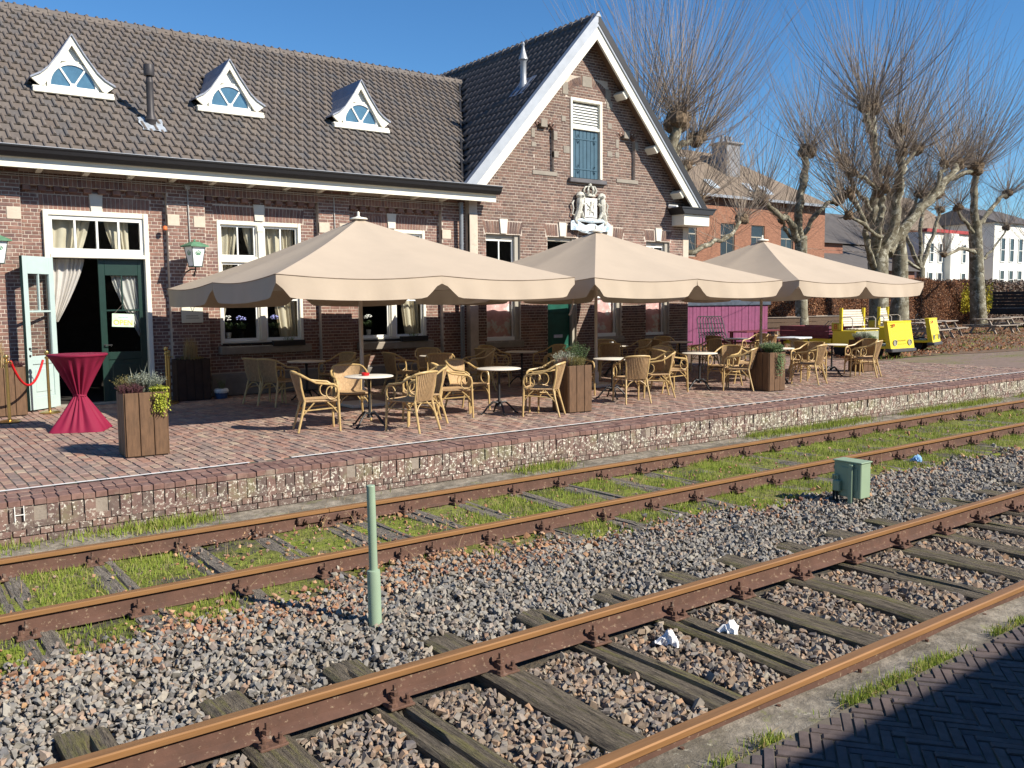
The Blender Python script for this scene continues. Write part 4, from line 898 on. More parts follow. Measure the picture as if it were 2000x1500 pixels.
# ---- ballast stones
def stone_protos(n=16):
    out = []
    import bmesh
    for i in range(n):
        bm = bmesh.new(); pts = []
        sx, sy, sz = rng.uniform(.9, 1.35), rng.uniform(.75, 1.05), rng.uniform(.45, .8)
        for k_ in range(8):
            a_ = ((-1)**k_, (-1)**(k_//2), (-1)**(k_//4)); v = Vector((a_[0]*rng.uniform(.25, 1), a_[1]*rng.uniform(.25, 1), a_[2]*rng.uniform(.3, 1))); v = v.normalized()*rng.uniform(.78, 1.15); v = Vector((v.x*sx, v.y*sy, v.z*sz)); pts.append(bm.verts.new(v))
        r_ = bmesh.ops.convex_hull(bm, input=pts)
        bmesh.ops.delete(bm, geom=[g for g in r_['geom_interior'] if isinstance(g, bmesh.types.BMVert)], context='VERTS')
        bmesh.ops.triangulate(bm, faces=bm.faces[:]); bm.verts.ensure_lookup_table(); bm.verts.index_update()
        out.append((np.array([list(v.co) for v in bm.verts]), np.array([[v.index for v in f.verts] for f in bm.faces]))); bm.free()
    return out
SP = stone_protos()
def scatter(P3, R, protos, flat=1.0, rs=None):
    """join copies of the prototypes placed at P3 (n,3) with radius R"""
    n = len(P3); idx = nr.integers(0, len(protos), n); Vs = []; Fs = []; Rn = []; off = 0
    q = nr.normal(size=(n, 4)); q /= np.linalg.norm(q, axis=1)[:, None]; w, x, y, z = q.T
    Rm = np.stack([1-2*(y*y+z*z), 2*(x*y-z*w), 2*(x*z+y*w), 2*(x*y+z*w), 1-2*(x*x+z*z), 2*(y*z-x*w), 2*(x*z-y*w), 2*(y*z+x*w), 1-2*(x*x+y*y)], 1).reshape(n, 3, 3)
    rs = nr.random(n) if rs is None else rs
    for k_ in range(len(protos)):
        s_ = np.where(idx == k_)[0]; V, F = protos[k_]
        if not len(s_): continue
        vv = np.einsum('nij,kj->nki', Rm[s_], V)*R[s_][:, None, None]; vv[:, :, 2] *= flat; vv += P3[s_][:, None, :]
        Vs.append(vv.reshape(-1, 3)); Fs.append((F[None]+(np.arange(len(s_))*len(V))[:, None, None]+off).reshape(-1, 3)); off += len(s_)*len(V); Rn.append(np.repeat(rs[s_], len(V)))
    return np.concatenate(Vs), np.concatenate(Fs), np.concatenate(Rn)
def stones(name, mat_, x0, x1, y0, y1, dens, r0, r1, zoff, keep=None, label=None):
    n = int((x1-x0)*(y1-y0)*dens); X = nr.uniform(x0, x1, n); Y = nr.uniform(y0, y1, n); Z = bedz(X, Y)+nr.uniform(-.016, .034, n)+zoff
    Pn = np.stack([X, Y, Z], 1); ok, d = inframe(Pn, .10); R = (r0+(r1-r0)*nr.random(n)**1.5)*(1+.35*(nr.random(n) < .07))
    ok &= (d < 9) | (nr.random(n) < (9/np.maximum(d, .1))**1.3); R = np.where(d > 9, R*(d/9)**.5, R)
    if keep is not None: ok &= keep(X, Y)
    V, F, rn = scatter(Pn[ok], R[ok], SP); o = np_mesh(name, V, F, mat_, rn, None, 'stuff')
    tag(o, label, 'ballast'); return int(ok.sum())
def keep_near(X, Y):
    ok = np.ones(len(X), bool)
    for x, w, a, c, sk in blocked: ok &= ~((np.abs(X-x-sk*((Y-a)/(c-a)-.5)) < w-.005) & (Y < c))
    ok &= (np.abs(Y-YN1) > .075) & (np.abs(Y-YN0) > .075); return ok
n1 = stones('ballast_gravel', M_STNW, 0, 30, 2.9, 4.28, 1900, .015, .037, -.004, keep_near, 'brownish grey ballast stones between the sleepers of the near track')
n2 = stones('ballast_gravel', M_STN, 0, 34, 4.30, 6.75, 1250, .014, .034, .010, lambda X, Y: keep_near(X, Y) & (Y < edge6(X)+nr.normal(0, .10, len(X))), 'grey crushed stone filling the gap between both tracks')
n3 = stones('ballast_gravel', M_STNO, 0, 26, 5.0, 7.0, 900, .012, .031, .022, lambda X, Y: (np.abs(Y-YA0) > .08) & (nr.random(len(X)) < np.clip(1-np.abs(Y-edge6(X)+.12)/.5, 0, 1)) & ((nr.random(len(X)) < .42*np.exp(-X*.06)) | ((X > 1.6) & (X < 5.2) & (nr.random(len(X)) < .8))), 'orange rusty stones along the grassy edge of the far track')
n4 = stones('ballast_gravel', M_STNO, 0, 30, 6.78, 8.15, 90, .010, .024, .055, lambda X, Y: (nr.random(len(X)) < .25) | ((X > 2.2) & (X < 4.8) & (nr.random(len(X)) < .9)), 'loose rusty pebbles between the rails of the mossy track')
print('stones', n1, n2, n3, n4)
# ---- grass blades (thin bent triangles)
def blades(name, mat_, Pn, H, label, cat='grass', spread=.5, w=.0028, parent=None):
    n = len(Pn); a = nr.uniform(0, 2*np.pi, n); b_ = nr.uniform(0, 2*np.pi, n); L = nr.uniform(.0, spread, n)*H
    side = np.stack([np.cos(a), np.sin(a), np.zeros(n)], 1)*w; tip = Pn+np.stack([np.cos(b_)*L, np.sin(b_)*L, H], 1); mid = Pn+np.stack([np.cos(b_)*L*.35, np.sin(b_)*L*.35, H*.55], 1)
    V = np.stack([Pn-side, Pn+side, mid+side*.8, mid-side*.8, tip], 1).reshape(-1, 3); i = np.arange(n)*5
    F = np.concatenate([np.stack([i, i+1, i+2], 1), np.stack([i, i+2, i+3], 1), np.stack([i+3, i+2, i+4], 1)])
    o = np_mesh(name, V, F, mat_, np.repeat(nr.random(n), 5), parent, 'stuff')
    if parent is None: tag(o, label, cat)
    return o
def field(n, fx, fy, keep, zf):
    X = fx(n); Y = fy(n); Z = zf(X, Y); Pn = np.stack([X, Y, Z], 1); ok, d = inframe(Pn, .08); ok &= keep(X, Y) & (nr.random(n) < np.minimum(1, 11/np.maximum(d, .1))); return Pn[ok], d[ok]
mz = lambda X, Y: -.172+.014*np.sin(X*3.1+Y*2)*np.sin(Y*4.1)+.01*np.sin(X*11)*np.sin(Y*9+X)
def clump(X, Y, s=1.0): return np.sin(X*2.3*s+1.3*np.sin(Y*2.9*s))+np.sin(Y*5.1*s+2*np.sin(X*1.7*s))+.7*np.sin(X*7.3*s)*np.sin(Y*8.1*s)
bl2 = np.array(blocked2)
def off_sl(X): return np.min(np.abs(X[:, None]-bl2[None]), axis=1) > .11
Pn, d = field(230000, lambda n: nr.uniform(0, 40, n)**1.0, lambda n: nr.uniform(5.9, 8.55, n), lambda X, Y: (clump(X, Y) > -1.1+nr.normal(0, .6, len(X))) & (np.abs(Y-YA0) > .07) & (np.abs(Y-YA1) > .07) & (off_sl(X) | (nr.random(len(X)) < .06+.3*np.clip((X-9)/8, 0, 1))) & ~((X > 2.4) & (X < 4.6) & (nr.random(len(X)) < .75)) & (Y > edge6(X)+.02), mz)
blades('short_grass', M_GRASS, Pn, nr.uniform(.015, .052, len(Pn))*(1+d*.03), 'short yellow-green grass between and beside the far rails', w=.0035)
Pn, d = field(60000, lambda n: nr.uniform(0, 42, n), lambda n: 9.13-np.abs(nr.normal(0, .13, n)), lambda X, Y: (np.sin(X*1.1)+np.sin(X*2.7+1)+.8*np.sin(X*.37+2)+(X-7)*.07 > .7+nr.normal(0, .45, len(X))), lambda X, Y: -.13+0*X)
blades('wall_foot_grass', M_GRASS, Pn, nr.uniform(.03, .15, len(Pn))*nr.uniform(.5, 1, len(Pn)), 'taller green grass tufts along the foot of the platform wall', w=.004)
Pn, d = field(9000, lambda n: nr.uniform(0, 30, n), lambda n: nr.uniform(6.3, 9.1, n), lambda X, Y: clump(X, Y, 1.6) > 1.2, lambda X, Y: -.16+0*X)
blades('dry_grass', M_DRY, Pn, nr.uniform(.03, .17, len(Pn)), 'sparse dry stalks standing beside the far rails', w=.002, spread=1.2)
# ---- edging, near pavement in herringbone
b = MB(); b.grid(lambda u, v: (-1+60*u, 2.50+.30*v, -.055-.012*v+.01*math.sin(u*150)*math.sin(v*5)), 300, 6); tag(b.build('stone_edging', M_CONC, smooth=True), kind='structure')
b = MB(); b.box(-1, 60, 2.49, 2.50, -.3, -.06); b.box(-6, 60, -6, 2.49, -.3, -.019); np_ = tag(b.build('near_pavement', M_MORTD), kind='structure')
def herring():
    out = []; W, Lh = .0595, .2142; k4 = int(round(Lh/W)); k4 = 4; Wd = Lh/4
    # each cell of a 4 wide stair: horizontal brick at (i, i) and vertical brick at its end
    for r_ in range(-160, 160):
        for s_ in range(-30, 30):
            ox = (r_+4*s_)*Wd+s_*4*Wd*0; oy = r_*Wd-4*s_*Wd
            out.append((ox+2*Wd, oy+.5*Wd, 0)); out.append((ox+4.5*Wd, oy-1*Wd+.0*Wd, 1))
    return out, Wd, Lh
hb, Wd, Lh = herring(); cr, sr = math.cos(rad(38)), math.sin(rad(38)); rows = []
seen = set()
for hx_, hy_, o_ in hb:
    key = (round(hx_, 3), round(hy_, 3), o_)
    if key in seen: continue
    seen.add(key); X = 4.5+hx_*cr-hy_*sr; Y = 1.0+hx_*sr+hy_*cr
    if not (1.2 < X < 10.5 and -.6 < Y < 2.56): continue
    th_ = rad(38)+(math.pi/2 if o_ else 0); dx_, dy_ = math.cos(th_), math.sin(th_); Lc = Lh
    top_ = Y+abs(dy_)*Lh/2
    if top_ > 2.465:                        # cut bricks along the kerb
        cut = (top_-2.465)/max(abs(dy_), .3)
        if Lh-cut < .03: continue
        s1 = -1 if dy_ > 0 else 1; X += s1*dx_*cut/2; Y += s1*dy_*cut/2; Lc = Lh-cut
    rows.append(TRS(X, Y, -.01+rng.uniform(-.005, .005), Lc-.008, Wd-.008, .05, rz=rad(38)+(math.pi/2 if o_ else 0)+rng.uniform(-.02, .02), rx=rng.uniform(-.03, .03), ry=rng.uniform(-.02, .02)))
ok, dd = inframe([M_.translation for M_ in rows], .25)
rows = [r_ for r_, q in zip(rows, ok) if q]; print('herring', len(rows))
pieces('paving_brick', UP, rows, M_HB, np_, 300, 'paving_field')
items = []; x = 1.5
while x < 12: items.append(TRS(x, 2.42, -.008, .2, .085, .05, rz=rng.uniform(-.02, .02))); x += .21
b = MB()
Pn, d = field(30000, lambda n: nr.uniform(1.5, 14, n), lambda n: 2.52+nr.normal(0, .04, n), lambda X, Y: np.sin(X*3.1)+np.sin(X*7.7+1)+.7*np.sin(X*17) > .2+nr.normal(0, .5, len(X)), lambda X, Y: -.05+0*X)
blades('kerb_grass', M_GRASS, Pn, nr.uniform(.012, .06, len(Pn)), 'bright green grass growing in the joint beside the dark clinkers', w=.003)
Pn, d = field(3500, lambda n: nr.uniform(1.5, 10, n), lambda n: 2.47+nr.normal(0, .05, n), lambda X, Y: np.sin(X*3.1)+np.sin(X*7.7+1) > -.6, lambda X, Y: -.045+0*X)
blades('kerb_straw', M_DRY, Pn, nr.uniform(.01, .04, len(Pn)), 'dry straw lying along the near kerb', w=.003, spread=2.5)
Pn, d = field(14000, lambda n: nr.uniform(2, 9, n), lambda n: nr.uniform(.4, 2.4, n), lambda X, Y: (clump(X, Y, 2.5) > 1.9), lambda X, Y: -.018+0*X)
# ---- unseen shed added behind the viewer, its eaves placed to shade the near pavement
sh = thing('unseen_shade_shed', 'unseen long brick shed behind the viewer, added to shade the near pavement', 'shed', (10, -5, 0))
k = MB(); k.box(-8, 40, -9, -3.1, -.3, 3.3); k.build('wall', mat('shed_brick', (.17,.10,.075), .9, nvar=.2), sh)
k = MB(); k.prism([(-2.17, 3.60), (-2.17, 3.72), (-6, 5.6), (-9.6, 3.6), (-9.0, 3.3), (-3.0, 3.3)], 'X', -8.4, 40.4); k.build('roof', M_TILE[1], sh)
# ================================================================== TERRACE FURNITURE
# ---- parasols
def parasol(x, y, rz, label, tilt=-.017, s=2.53, d=2.78):
    r_ = thing('parasol', label, 'parasol', (x, y, P), rz, 'large beige square parasols over the terrace')
    def A(k, mats, nm, par=r_, sm=False, **kw): return k.build(nm, mats, par, sm, world=False, **kw)
    H, E_ = 3.24, 2.13                      # apex, edge height above paving
    def tz(px_, py_, z): return z+tilt*py_
    def surf(px_, py_):
        m_ = max(abs(px_)/s, abs(py_)/d); e = E_
        # sag between ribs
        t = (px_/s)/(max(m_, 1e-6)) if abs(py_)/d >= abs(px_)/s else (py_/d)/max(m_, 1e-6)
        sag = .06*m_*math.sin(math.pi*abs(t))
        return tz(px_, py_, H-(H-e)*m_-.05*math.sin(math.pi*m_)-sag)
    k = MB(); n = 22
    for side in range(4):
        def fn(u, v, side=side):
            m_ = .02+.98*v; t = -1+2*u
            X, Y = {0: (t*s*m_, -d*m_), 1: (s*m_, t*d*m_), 2: (-t*s*m_, d*m_), 3: (-s*m_, -t*d*m_)}[side]
            return (X, Y, surf(X, Y))
        k.grid(fn, 20, 12)
    cn = A(k, M_CANV, 'canopy', sm=True, sharp=16)
    # valance, eight lengths, each with a wavy lower hem
    for side in range(4):
        for half in (0, 1):
            k = MB(); ph = rng.uniform(0, 6)
            def fn(u, v, side=side, half=half):
                t = (-1+u) if half == 0 else u
                X, Y = {0: (t*s, -d), 1: (s, t*d), 2: (-t*s, d), 3: (-s, -t*d)}[side]
                # hem: full depth in the middle, rising in a wave at both ends
                q = min(u, 1-u); e = min(1, q/(.13 if (u > .5) == (half == 0) else .085)); e = e*e*(3-2*e); dep = .115+.20*e-.015*math.sin(u*math.pi)
                edge_ = .02*math.sin(u*9+ph)*v+.035*v*math.sin(u*math.pi)+.012*math.sin(u*31+ph)*v
                ox, oy = {0: (0, -1), 1: (1, 0), 2: (0, 1), 3: (-1, 0)}[side]
                return (X+ox*edge_, Y+oy*edge_, surf(X, Y)-dep*v+.004)
            k.grid(fn, 28, 5); A(k, M_CANV, 'valance', cn, True)
    k = MB()
    for side in range(4):
        for half in (0, 1):
            pts = []
            for i in range(13):
                u = i/12; t = (-1+u) if half == 0 else u
                X, Y = {0: (t*s, -d), 1: (s, t*d), 2: (-t*s, d), 3: (-s, -t*d)}[side]; pts.append((X*1.002, Y*1.002, surf(X, Y)+.003))
            k.tube(pts, .006, 4)
    A(k, mat('canvas_piping', (.30,.23,.17), .9), 'edge_piping', cn)
    k = MB(); k.tube([(0, 0, .05), (0, 0, H-.02)], .034, 12); A(k, M_STEEL, 'pole', sm=True)
    for i, (ax, ay) in enumerate(((1,1), (1,0), (1,-1), (0,-1), (-1,-1), (-1,0), (-1,1), (0,1))):
        k = MB(); X, Y = ax*s*.985, ay*d*.985; k.tube([(X*.03, Y*.03, H-.10), (X*.5, Y*.5, surf(X*.5, Y*.5)-.05), (X, Y, surf(X, Y)-.03)], .014, 5)
        k.tube([(0, 0, 2.35), (X*.46, Y*.46, surf(X*.46, Y*.46)-.06)], .011, 5); A(k, M_STEEL, 'rib')
    k = MB(); k.lathe([(.055, 2.28), (.055, 2.40)], (0,0,0), 12); k.lathe([(.16, H-.01), (.15, H+.012), (.05, H+.03), (.022, H+.05), (.022, H+.11), (.012, H+.125)], (0,0,0), 16); A(k, M_CREAM, 'top_cap', sm=True)
    k = MB(); k.bbox(-.36, .36, -.36, .36, 0, .06, .015); k.lathe([(.06, .06), (.06, .3), (.04, .31)], (0,0,0), 12); A(k, M_STEEL, 'base')
    return r_
parasol(7.13, 14.02, rad(-1.5), 'beige square parasol nearest the entrance, leftmost of the three')
parasol(12.58, 13.98, rad(0), 'beige square parasol in front of the gable, middle of the three')
parasol(18.0, 13.95, rad(1), 'beige square parasol beyond the gable corner, rightmost of the three', s=2.48)
# ---- chair prototype (front towards +y)
def make_chair():
    t = thing('rattan_armchair', 'x', 'chair', (0, 0, 0), 0, 'rattan armchairs on the terrace')
    def A(k, m, nm, sm=True, par=t): return k.build(nm, m, par, sm, world=False)
    for s in (-1, 1):
        k = MB(); k.tube([(s*.245, .245, 0), (s*.238, .235, .30), (s*.238, .23, .44)], [.016, .018, .018], 7); A(k, M_CANE, 'leg')
        k = MB(); k.tube([(s*.235, -.335, 0), (s*.205, -.26, .28), (s*.19, -.225, .44)], [.016, .018, .018], 7); A(k, M_CANE, 'leg')
        k = MB(); k.tube([(s*.238, .23, .43), (s*.243, .232, .56), (s*.248, .215, .625), (s*.255, .165, .66), (s*.265, .06, .67), (s*.275, -.08, .69), (s*.27, -.18, .745), (s*.235, -.27, .80)], .016, 7)
        A(k, M_CANE, 'armrest')
        k = MB(); k.tube([(s*.25, .145+.085*math.cos(a), .545+.095*math.sin(a)) for a in [2*math.pi*i/14 for i in range(15)]], .009, 5); A(k, M_CANE, 'side_loop')
        k = MB(); k.tube([(s*.19, -.225, .42), (s*.205, -.27, .62), (s*.22, -.285, .80)], .015, 6); A(k, M_CANE, 'back_post')
    k = MB(); k.tube([(-.235, -.27, .80), (-.20, -.325, .822), (-.1, -.362, .832), (0, -.372, .834), (.1, -.362, .832), (.20, -.325, .822), (.235, -.27, .80)], .018, 7); A(k, M_CANE, 'top_rail')
    def back(u, v, o=0):
        x = (-1+2*u)*(.185+.035*v); c = 1-(2*u-1)**2
        return (x, -.225-.055*v-(.03+.055*v)*c-o, .425+.39*v)
    k = MB(); k.grid(lambda u, v: back(u, v), 20, 8); k.grid(lambda u, v: back(1-u, v, .014), 20, 8)
    A(k, M_WOVEN, 'backrest')
    k = MB()
    for i in range(15):
        u = (i+.5)/15; k.tube([tuple(back(u, v/4, .018)) for v in range(5)], .0065, 4, cap=False)
    bk = A(k, M_WOVEN, 'back_reeds')
    def seat(u, v, z=0):
        w = .225-.035*(1-v); y = -.235+.475*v; return ((-1+2*u)*w, y, .448-.018*math.sin(math.pi*u)*math.sin(math.pi*v)+.006*v-z-.02*(v > .97)*1)
    k = MB(); k.grid(seat, 12, 12); k.grid(lambda u, v: seat(1-u, v, .035), 6, 6)
    k.tube([(-.19, -.235, .435), (.19, -.235, .435)], .016, 6); k.tube([(-.235, .24, .435), (.235, .24, .435)], .019, 6); k.tube([(-.19, -.235, .43), (-.23, .24, .43)], .017, 6); k.tube([(.19, -.235, .43), (.23, .24, .43)], .017, 6)
    A(k, M_WOVEN, 'seat')
    k = MB()
    k.tube([(-.205, -.26, .26), (-.14, -.245, .35), (-.06, -.235, .40), (.06, -.235, .40), (.14, -.245, .35), (.205, -.26, .26)], .009, 5)
    for s in (-1, 1):
        k.tube([(s*.238, .235, .24), (s*.228, .15, .35), (s*.22, .08, .41)], .009, 5); k.tube([(s*.215, -.28, .22), (s*.215, -.14, .37), (s*.215, -.1, .41)], .009, 5)
        k.tube([(s*.225, .235, .33), (s*.205, -.25, .30)], .010, 5)
        k.tube([(s*.238, .24, .26), (s*.17, .24, .36), (s*.10, .24, .41)], .009, 5)
    A(k, M_CANE, 'brace'); return t
def make_table():
    t = thing('bistro_table', 'x', 'table', (0, 0, 0), 0, 'round bistro tables on the terrace')
    k = MB(); k.lathe([(.33, -.022), (.352, -.014), (.352, -.004), (.345, 0), (.0, 0)], (0, 0, .735), 36); k.build('tabletop', M_TTOP, t, True, world=False, sharp=50)
    k = MB(); k.lathe([(.12, .70), (.12, .712), (.03, .69), (.022, .62), (.022, .2), (.032, .17), (.05, .13)], (0,0,0), 14); k.build('pedestal', M_BLACK, t, True, world=False)
    for i in range(4):
        a = math.pi/4+i*math.pi/2; c, s_ = math.cos(a), math.sin(a)
        k = MB(); k.tube([(c*.02, s_*.02, .18), (c*.10, s_*.10, .20), (c*.19, s_*.19, .12), (c*.27, s_*.27, .025), (c*.31, s_*.31, .012)], [.02, .017, .015, .014, .02], 6); k.build('foot', M_BLACK, t, True, world=False)
    return t
chair0 = make_chair(); table0 = make_table(); used = {'c': 0, 't': 0}
def put(kind, x, y, rz, label):
    src = chair0 if kind == 'c' else table0
    o = src if not used[kind] else copy_tree(src); used[kind] = 1
    o.location = (x, y, P+.004); o.rotation_euler = (0, 0, rz); o['label'] = label; return o
# image right / away directions on the paving, used only to describe where chairs stand round a table
TB = [ # x, y, table label, phrase, chairs: (angle in degrees about the table, 0 = towards +X, 90 = towards the wall; distance; what singles it out)
 (5.97, 11.53, 'sunlit cream bistro table with a red ashtray, nearest the entrance in the front row', 'the table with the red ashtray', [(170, .74, 'left'), (-72, .80, 'front'), (-8, .80, 'right'), (83, .74, 'far')]),
 (8.23, 11.45, 'sunlit cream bistro table left of the second planter box in the front row', 'the sunlit table left of the second planter', [(165, .72, 'left'), (-58, .70, 'front'), (-5, .85, 'right'), (100, .72, 'far')]),
 (6.72, 15.45, 'shaded bistro table under the restaurant window next to the entrance', 'the shaded table below the flowered window', [(-150, .78, 'front'), (178, .80, 'left'), (20, .75, 'right'), (-35, .80, 'front right')]),
 (9.40, 15.2, 'shaded bistro table left of the downpipe', 'the shaded table left of the downpipe', [(175, .78, 'left'), (-120, .74, 'front'), (75, .72, 'far'), (-25, .80, 'right')]),
 (11.50, 15.15, 'shaded bistro table right of the downpipe below the narrow gable window', 'the shaded table right of the downpipe', [(180, .74, 'left'), (105, .72, 'far'), (-50, .78, 'front'), (10, .80, 'right')]),
 (11.20, 12.0, 'sunlit cream bistro table directly behind the second planter box', 'the table behind the second planter', [(-110, .74, 'front'), (-22, .82, 'right'), (110, .72, 'far')]),
 (14.60, 15.6, 'shaded bistro table carrying a small glass lamp, right of the gable door', 'the shaded table right of the gable door', [(-140, .74, 'front'), (0, .74, 'right'), (60, .74, 'far'), (-60, .95, 'front right')]),
 (13.63, 12.05, 'sunlit cream bistro table left of the third planter box', 'the sunlit table left of the third planter', [(172, .76, 'left'), (-50, .74, 'front'), (5, .84, 'right'), (95, .75, 'far')]),
 (17.1, 15.8, 'shaded bistro table by the corner of the gable', 'the shaded table at the gable corner', [(180, .74, 'left'), (-80, .72, 'front'), (70, .72, 'far')]),
 (19.66, 16.1, 'shaded bistro table in front of the purple board fence', 'the table in front of the purple fence', [(185, .74, 'left'), (0, .8, 'right'), (-80, .8, 'front')]),
 (18.44, 12.25, 'sunlit cream bistro table left of the fourth planter box', 'the table left of the fourth planter', [(180, .78, 'left'), (-72, .74, 'front'), (-12, .84, 'right'), (90, .74, 'far')]),
 (16.2, 12.1, 'cream bistro table half hidden behind the third planter box', 'the table behind the third planter', [(-85, .74, 'front'), (-10, .82, 'right'), (150, .80, 'left')])]
used_lab = set()
for x, y, tl, ph, chs in TB:
    put('t', x, y, rng.uniform(0, 1.5), tl)
    for a, d_, w in chs:
        a += rng.uniform(-4, 4); cx, cy = x+d_*math.cos(rad(a)), y+d_*math.sin(rad(a))
        face = math.atan2(y-cy, x-cx)-math.pi/2+rng.uniform(-.2, .2)
        put('c', cx, cy, face, {'left': 'rattan armchair at the left of ', 'right': 'rattan armchair at the right of ', 'front': 'rattan armchair on the track side of ', 'far': 'rattan armchair on the wall side of ', 'front right': 'rattan armchair on the right track side of '}[w]+ph)
# things on the tables
a = thing('ashtray', 'red ashtray on the sunlit table nearest the entrance', 'ashtray', (5.93, 11.56, P+.742)); k = MB(); k.lathe([(.05, 0), (.056, .005), (.056, .04), (.046, .04), (.042, .015), (0, .012)], (0,0,0), 16); k.build('bowl', mat('red_plastic', (.65,.02,.02), .3), a, True, world=False)
a = thing('table_lamp', 'small square glass lantern on the shaded table right of the gable door', 'lantern', (14.55, 15.62, P+.742)); k = MB(); k.bbox(-.04, .04, -.04, .04, 0, .09, .008); k.build('glass_body', mat('frosted_glass', (.5,.52,.53), .3), a, world=False)
# ---- planters
def planter(x, y, w, d, h, rz, label, plants, shade=False, wood=M_OAK, nbw=3):
    t = thing('planter_box', label, 'planter', (x, y, P), rz, 'tall wooden planter boxes along the terrace'); b = w/nbw
    for i in range(nbw):
        for sy in (-1, 1):
            k = MB(); yy = sy*d/2; k.bbox(-w/2+i*b+.004, -w/2+(i+1)*b-.004, yy-.011 if sy > 0 else yy-.002, yy+.002 if sy > 0 else yy+.011, .012, h, .004); k.build('board', wood, t, world=False)
    nd = max(2, round(d/b)); bd = d/nd
    for i in range(nd):
        for sx in (-1, 1):
            k = MB(); xx = sx*w/2; k.bbox(xx-.002, xx+.011, -d/2+i*bd+.014 if i == 0 else -d/2+i*bd+.004, -d/2+(i+1)*bd-.014 if i == nd-1 else -d/2+(i+1)*bd-.004, .012, h, .004) if sx > 0 else k.bbox(xx-.011, xx+.002, -d/2+i*bd+.014 if i == 0 else -d/2+i*bd+.004, -d/2+(i+1)*bd-.014 if i == nd-1 else -d/2+(i+1)*bd-.004, .012, h, .004)
            k.build('board', wood, t, world=False)
    k = MB(); k.box(-w/2+.012, w/2-.012, -d/2+.012, d/2-.012, .02, h-.03); k.box(-w/2+.011, w/2-.011, -d/2+.009, -d/2+.011, 0, .05); k.build('liner', mat('dark_liner', (.03,.022,.018), .95), t, world=False)
    k = MB(); k.grid(lambda u, v: ((-.5+u)*(w-.03), (-.5+v)*(d-.03), h-.028+.015*math.sin(u*9+v*7)), 6, 6); k.build('soil', mat('potting_soil', (.05,.035,.025), .95), t, world=False)
    for nm, pl_mat, cx, cy, R, Hh, n, kind in plants:
        plant(nm, pl_mat, t, cx, cy, h-.02, R, Hh, n, kind)
    return t
def plant(nm, m, parent, cx, cy, z0, R, H, n, kind):
    o = wloc(parent); V = []; F = []; Rn = []
    ca, sa = math.cos(parent.rotation_euler.z), math.sin(parent.rotation_euler.z)
    for i in range(n):
        a = rng.uniform(0, 6.283); r_ = R*math.sqrt(rng.random()); bx, by = cx+r_*math.cos(a), cy+r_*math.sin(a); hh = H*(1-.35*(r_/R)**2)*rng.uniform(.75, 1.05)
        rr = rng.random(); w = .004
        if kind == 'heather':
            steps = 7; out = .35
        if kind in ('heather', 'rosemary', 'fluff'):
            lean = (rng.uniform(-.3, .3)+ (bx-cx)/R*.35)*hh, (rng.uniform(-.3, .3)+(by-cy)/R*.35)*hh
            ns = 8 if kind != 'fluff' else 10
            for q in range(ns):
                t = (q+1)/ns; px_, py_, pz = bx+lean[0]*t*t, by+lean[1]*t*t, z0+hh*t
                for s in (0, 1):
                    an = rng.uniform(0, 6.283); l = (.012 if kind == 'heather' else .022 if kind == 'rosemary' else .018)*rng.uniform(.7, 1.3); dx, dy = math.cos(an)*l, math.sin(an)*l; b = len(V)
                    V += [(px_-dy*.3, py_+dx*.3, pz), (px_+dy*.3, py_-dx*.3, pz), (px_+dx, py_+dy, pz+l*.8), (px_-dx, py_-dy, pz+l*.5)]; F += [(b, b+1, b+2), (b, b+3, b+1)]; Rn += [rr]*4
        elif kind == 'grass':
            b = len(V); an = rng.uniform(0, 6.283); L = rng.uniform(.05, .3)*hh; wx, wy = -math.sin(an)*w, math.cos(an)*w
            V += [(bx-wx, by-wy, z0), (bx+wx, by+wy, z0), (bx+math.cos(an)*L*.3+wx, by+math.sin(an)*L*.3+wy, z0+hh*.6), (bx+math.cos(an)*L*.3-wx, by+math.sin(an)*L*.3-wy, z0+hh*.6), (bx+math.cos(an)*L, by+math.sin(an)*L, z0+hh)]
            F += [(b, b+1, b+2), (b, b+2, b+3), (b+3, b+2, b+4)]; Rn += [rr]*5
        elif kind == 'trail':     # hanging strands over the front edge (towards -y)
            px_, py_, pz = bx, by, z0+.03; L = H*rng.uniform(.4, 1)
            for q in range(10):
                t = q/9; X = px_+.04*math.sin(t*5+rr*9); Y = py_-(.10*min(1, t*3)); Z = pz+.05*math.sin(min(t*3, 1)*3.14)-max(0, t-.22)*L*1.25; an = rng.uniform(0, 6.28); l = .022; b = len(V)
                dx, dy = math.cos(an)*l, math.sin(an)*l; V += [(X-dy*.5, Y+dx*.3, Z), (X+dy*.5, Y-dx*.3, Z), (X+dx, Y-abs(dy), Z+l*.5), (X-dx, Y-abs(dy), Z-l)]; F += [(b, b+1, b+2), (b, b+3, b+1)]; Rn += [rr]*4
    me = bpy.data.meshes.new(nm); me.from_pydata(V, [], F); me.materials.append(m); at = me.attributes.new('rnd', 'FLOAT', 'POINT'); at.data.foreach_set('value', Rn)
    ob = bpy.data.objects.new(nm, me); link(ob, parent); ob['kind'] = 'stuff'; WL[ob.name] = o; return ob
def pm(nm, *pal): return mat(nm, (0,0,0), .8, list(pal), 'attr', trans=.25, nvar=.1)
M_P1 = pm('purple_heather', (.16,.075,.085), (.23,.10,.11), (.12,.06,.06)); M_P2 = pm('grey_green_shrub', (.30,.33,.25), (.40,.42,.35), (.22,.26,.18)); M_P3 = pm('yellow_green_foliage', (.38,.40,.04), (.30,.36,.05), (.5,.5,.1))
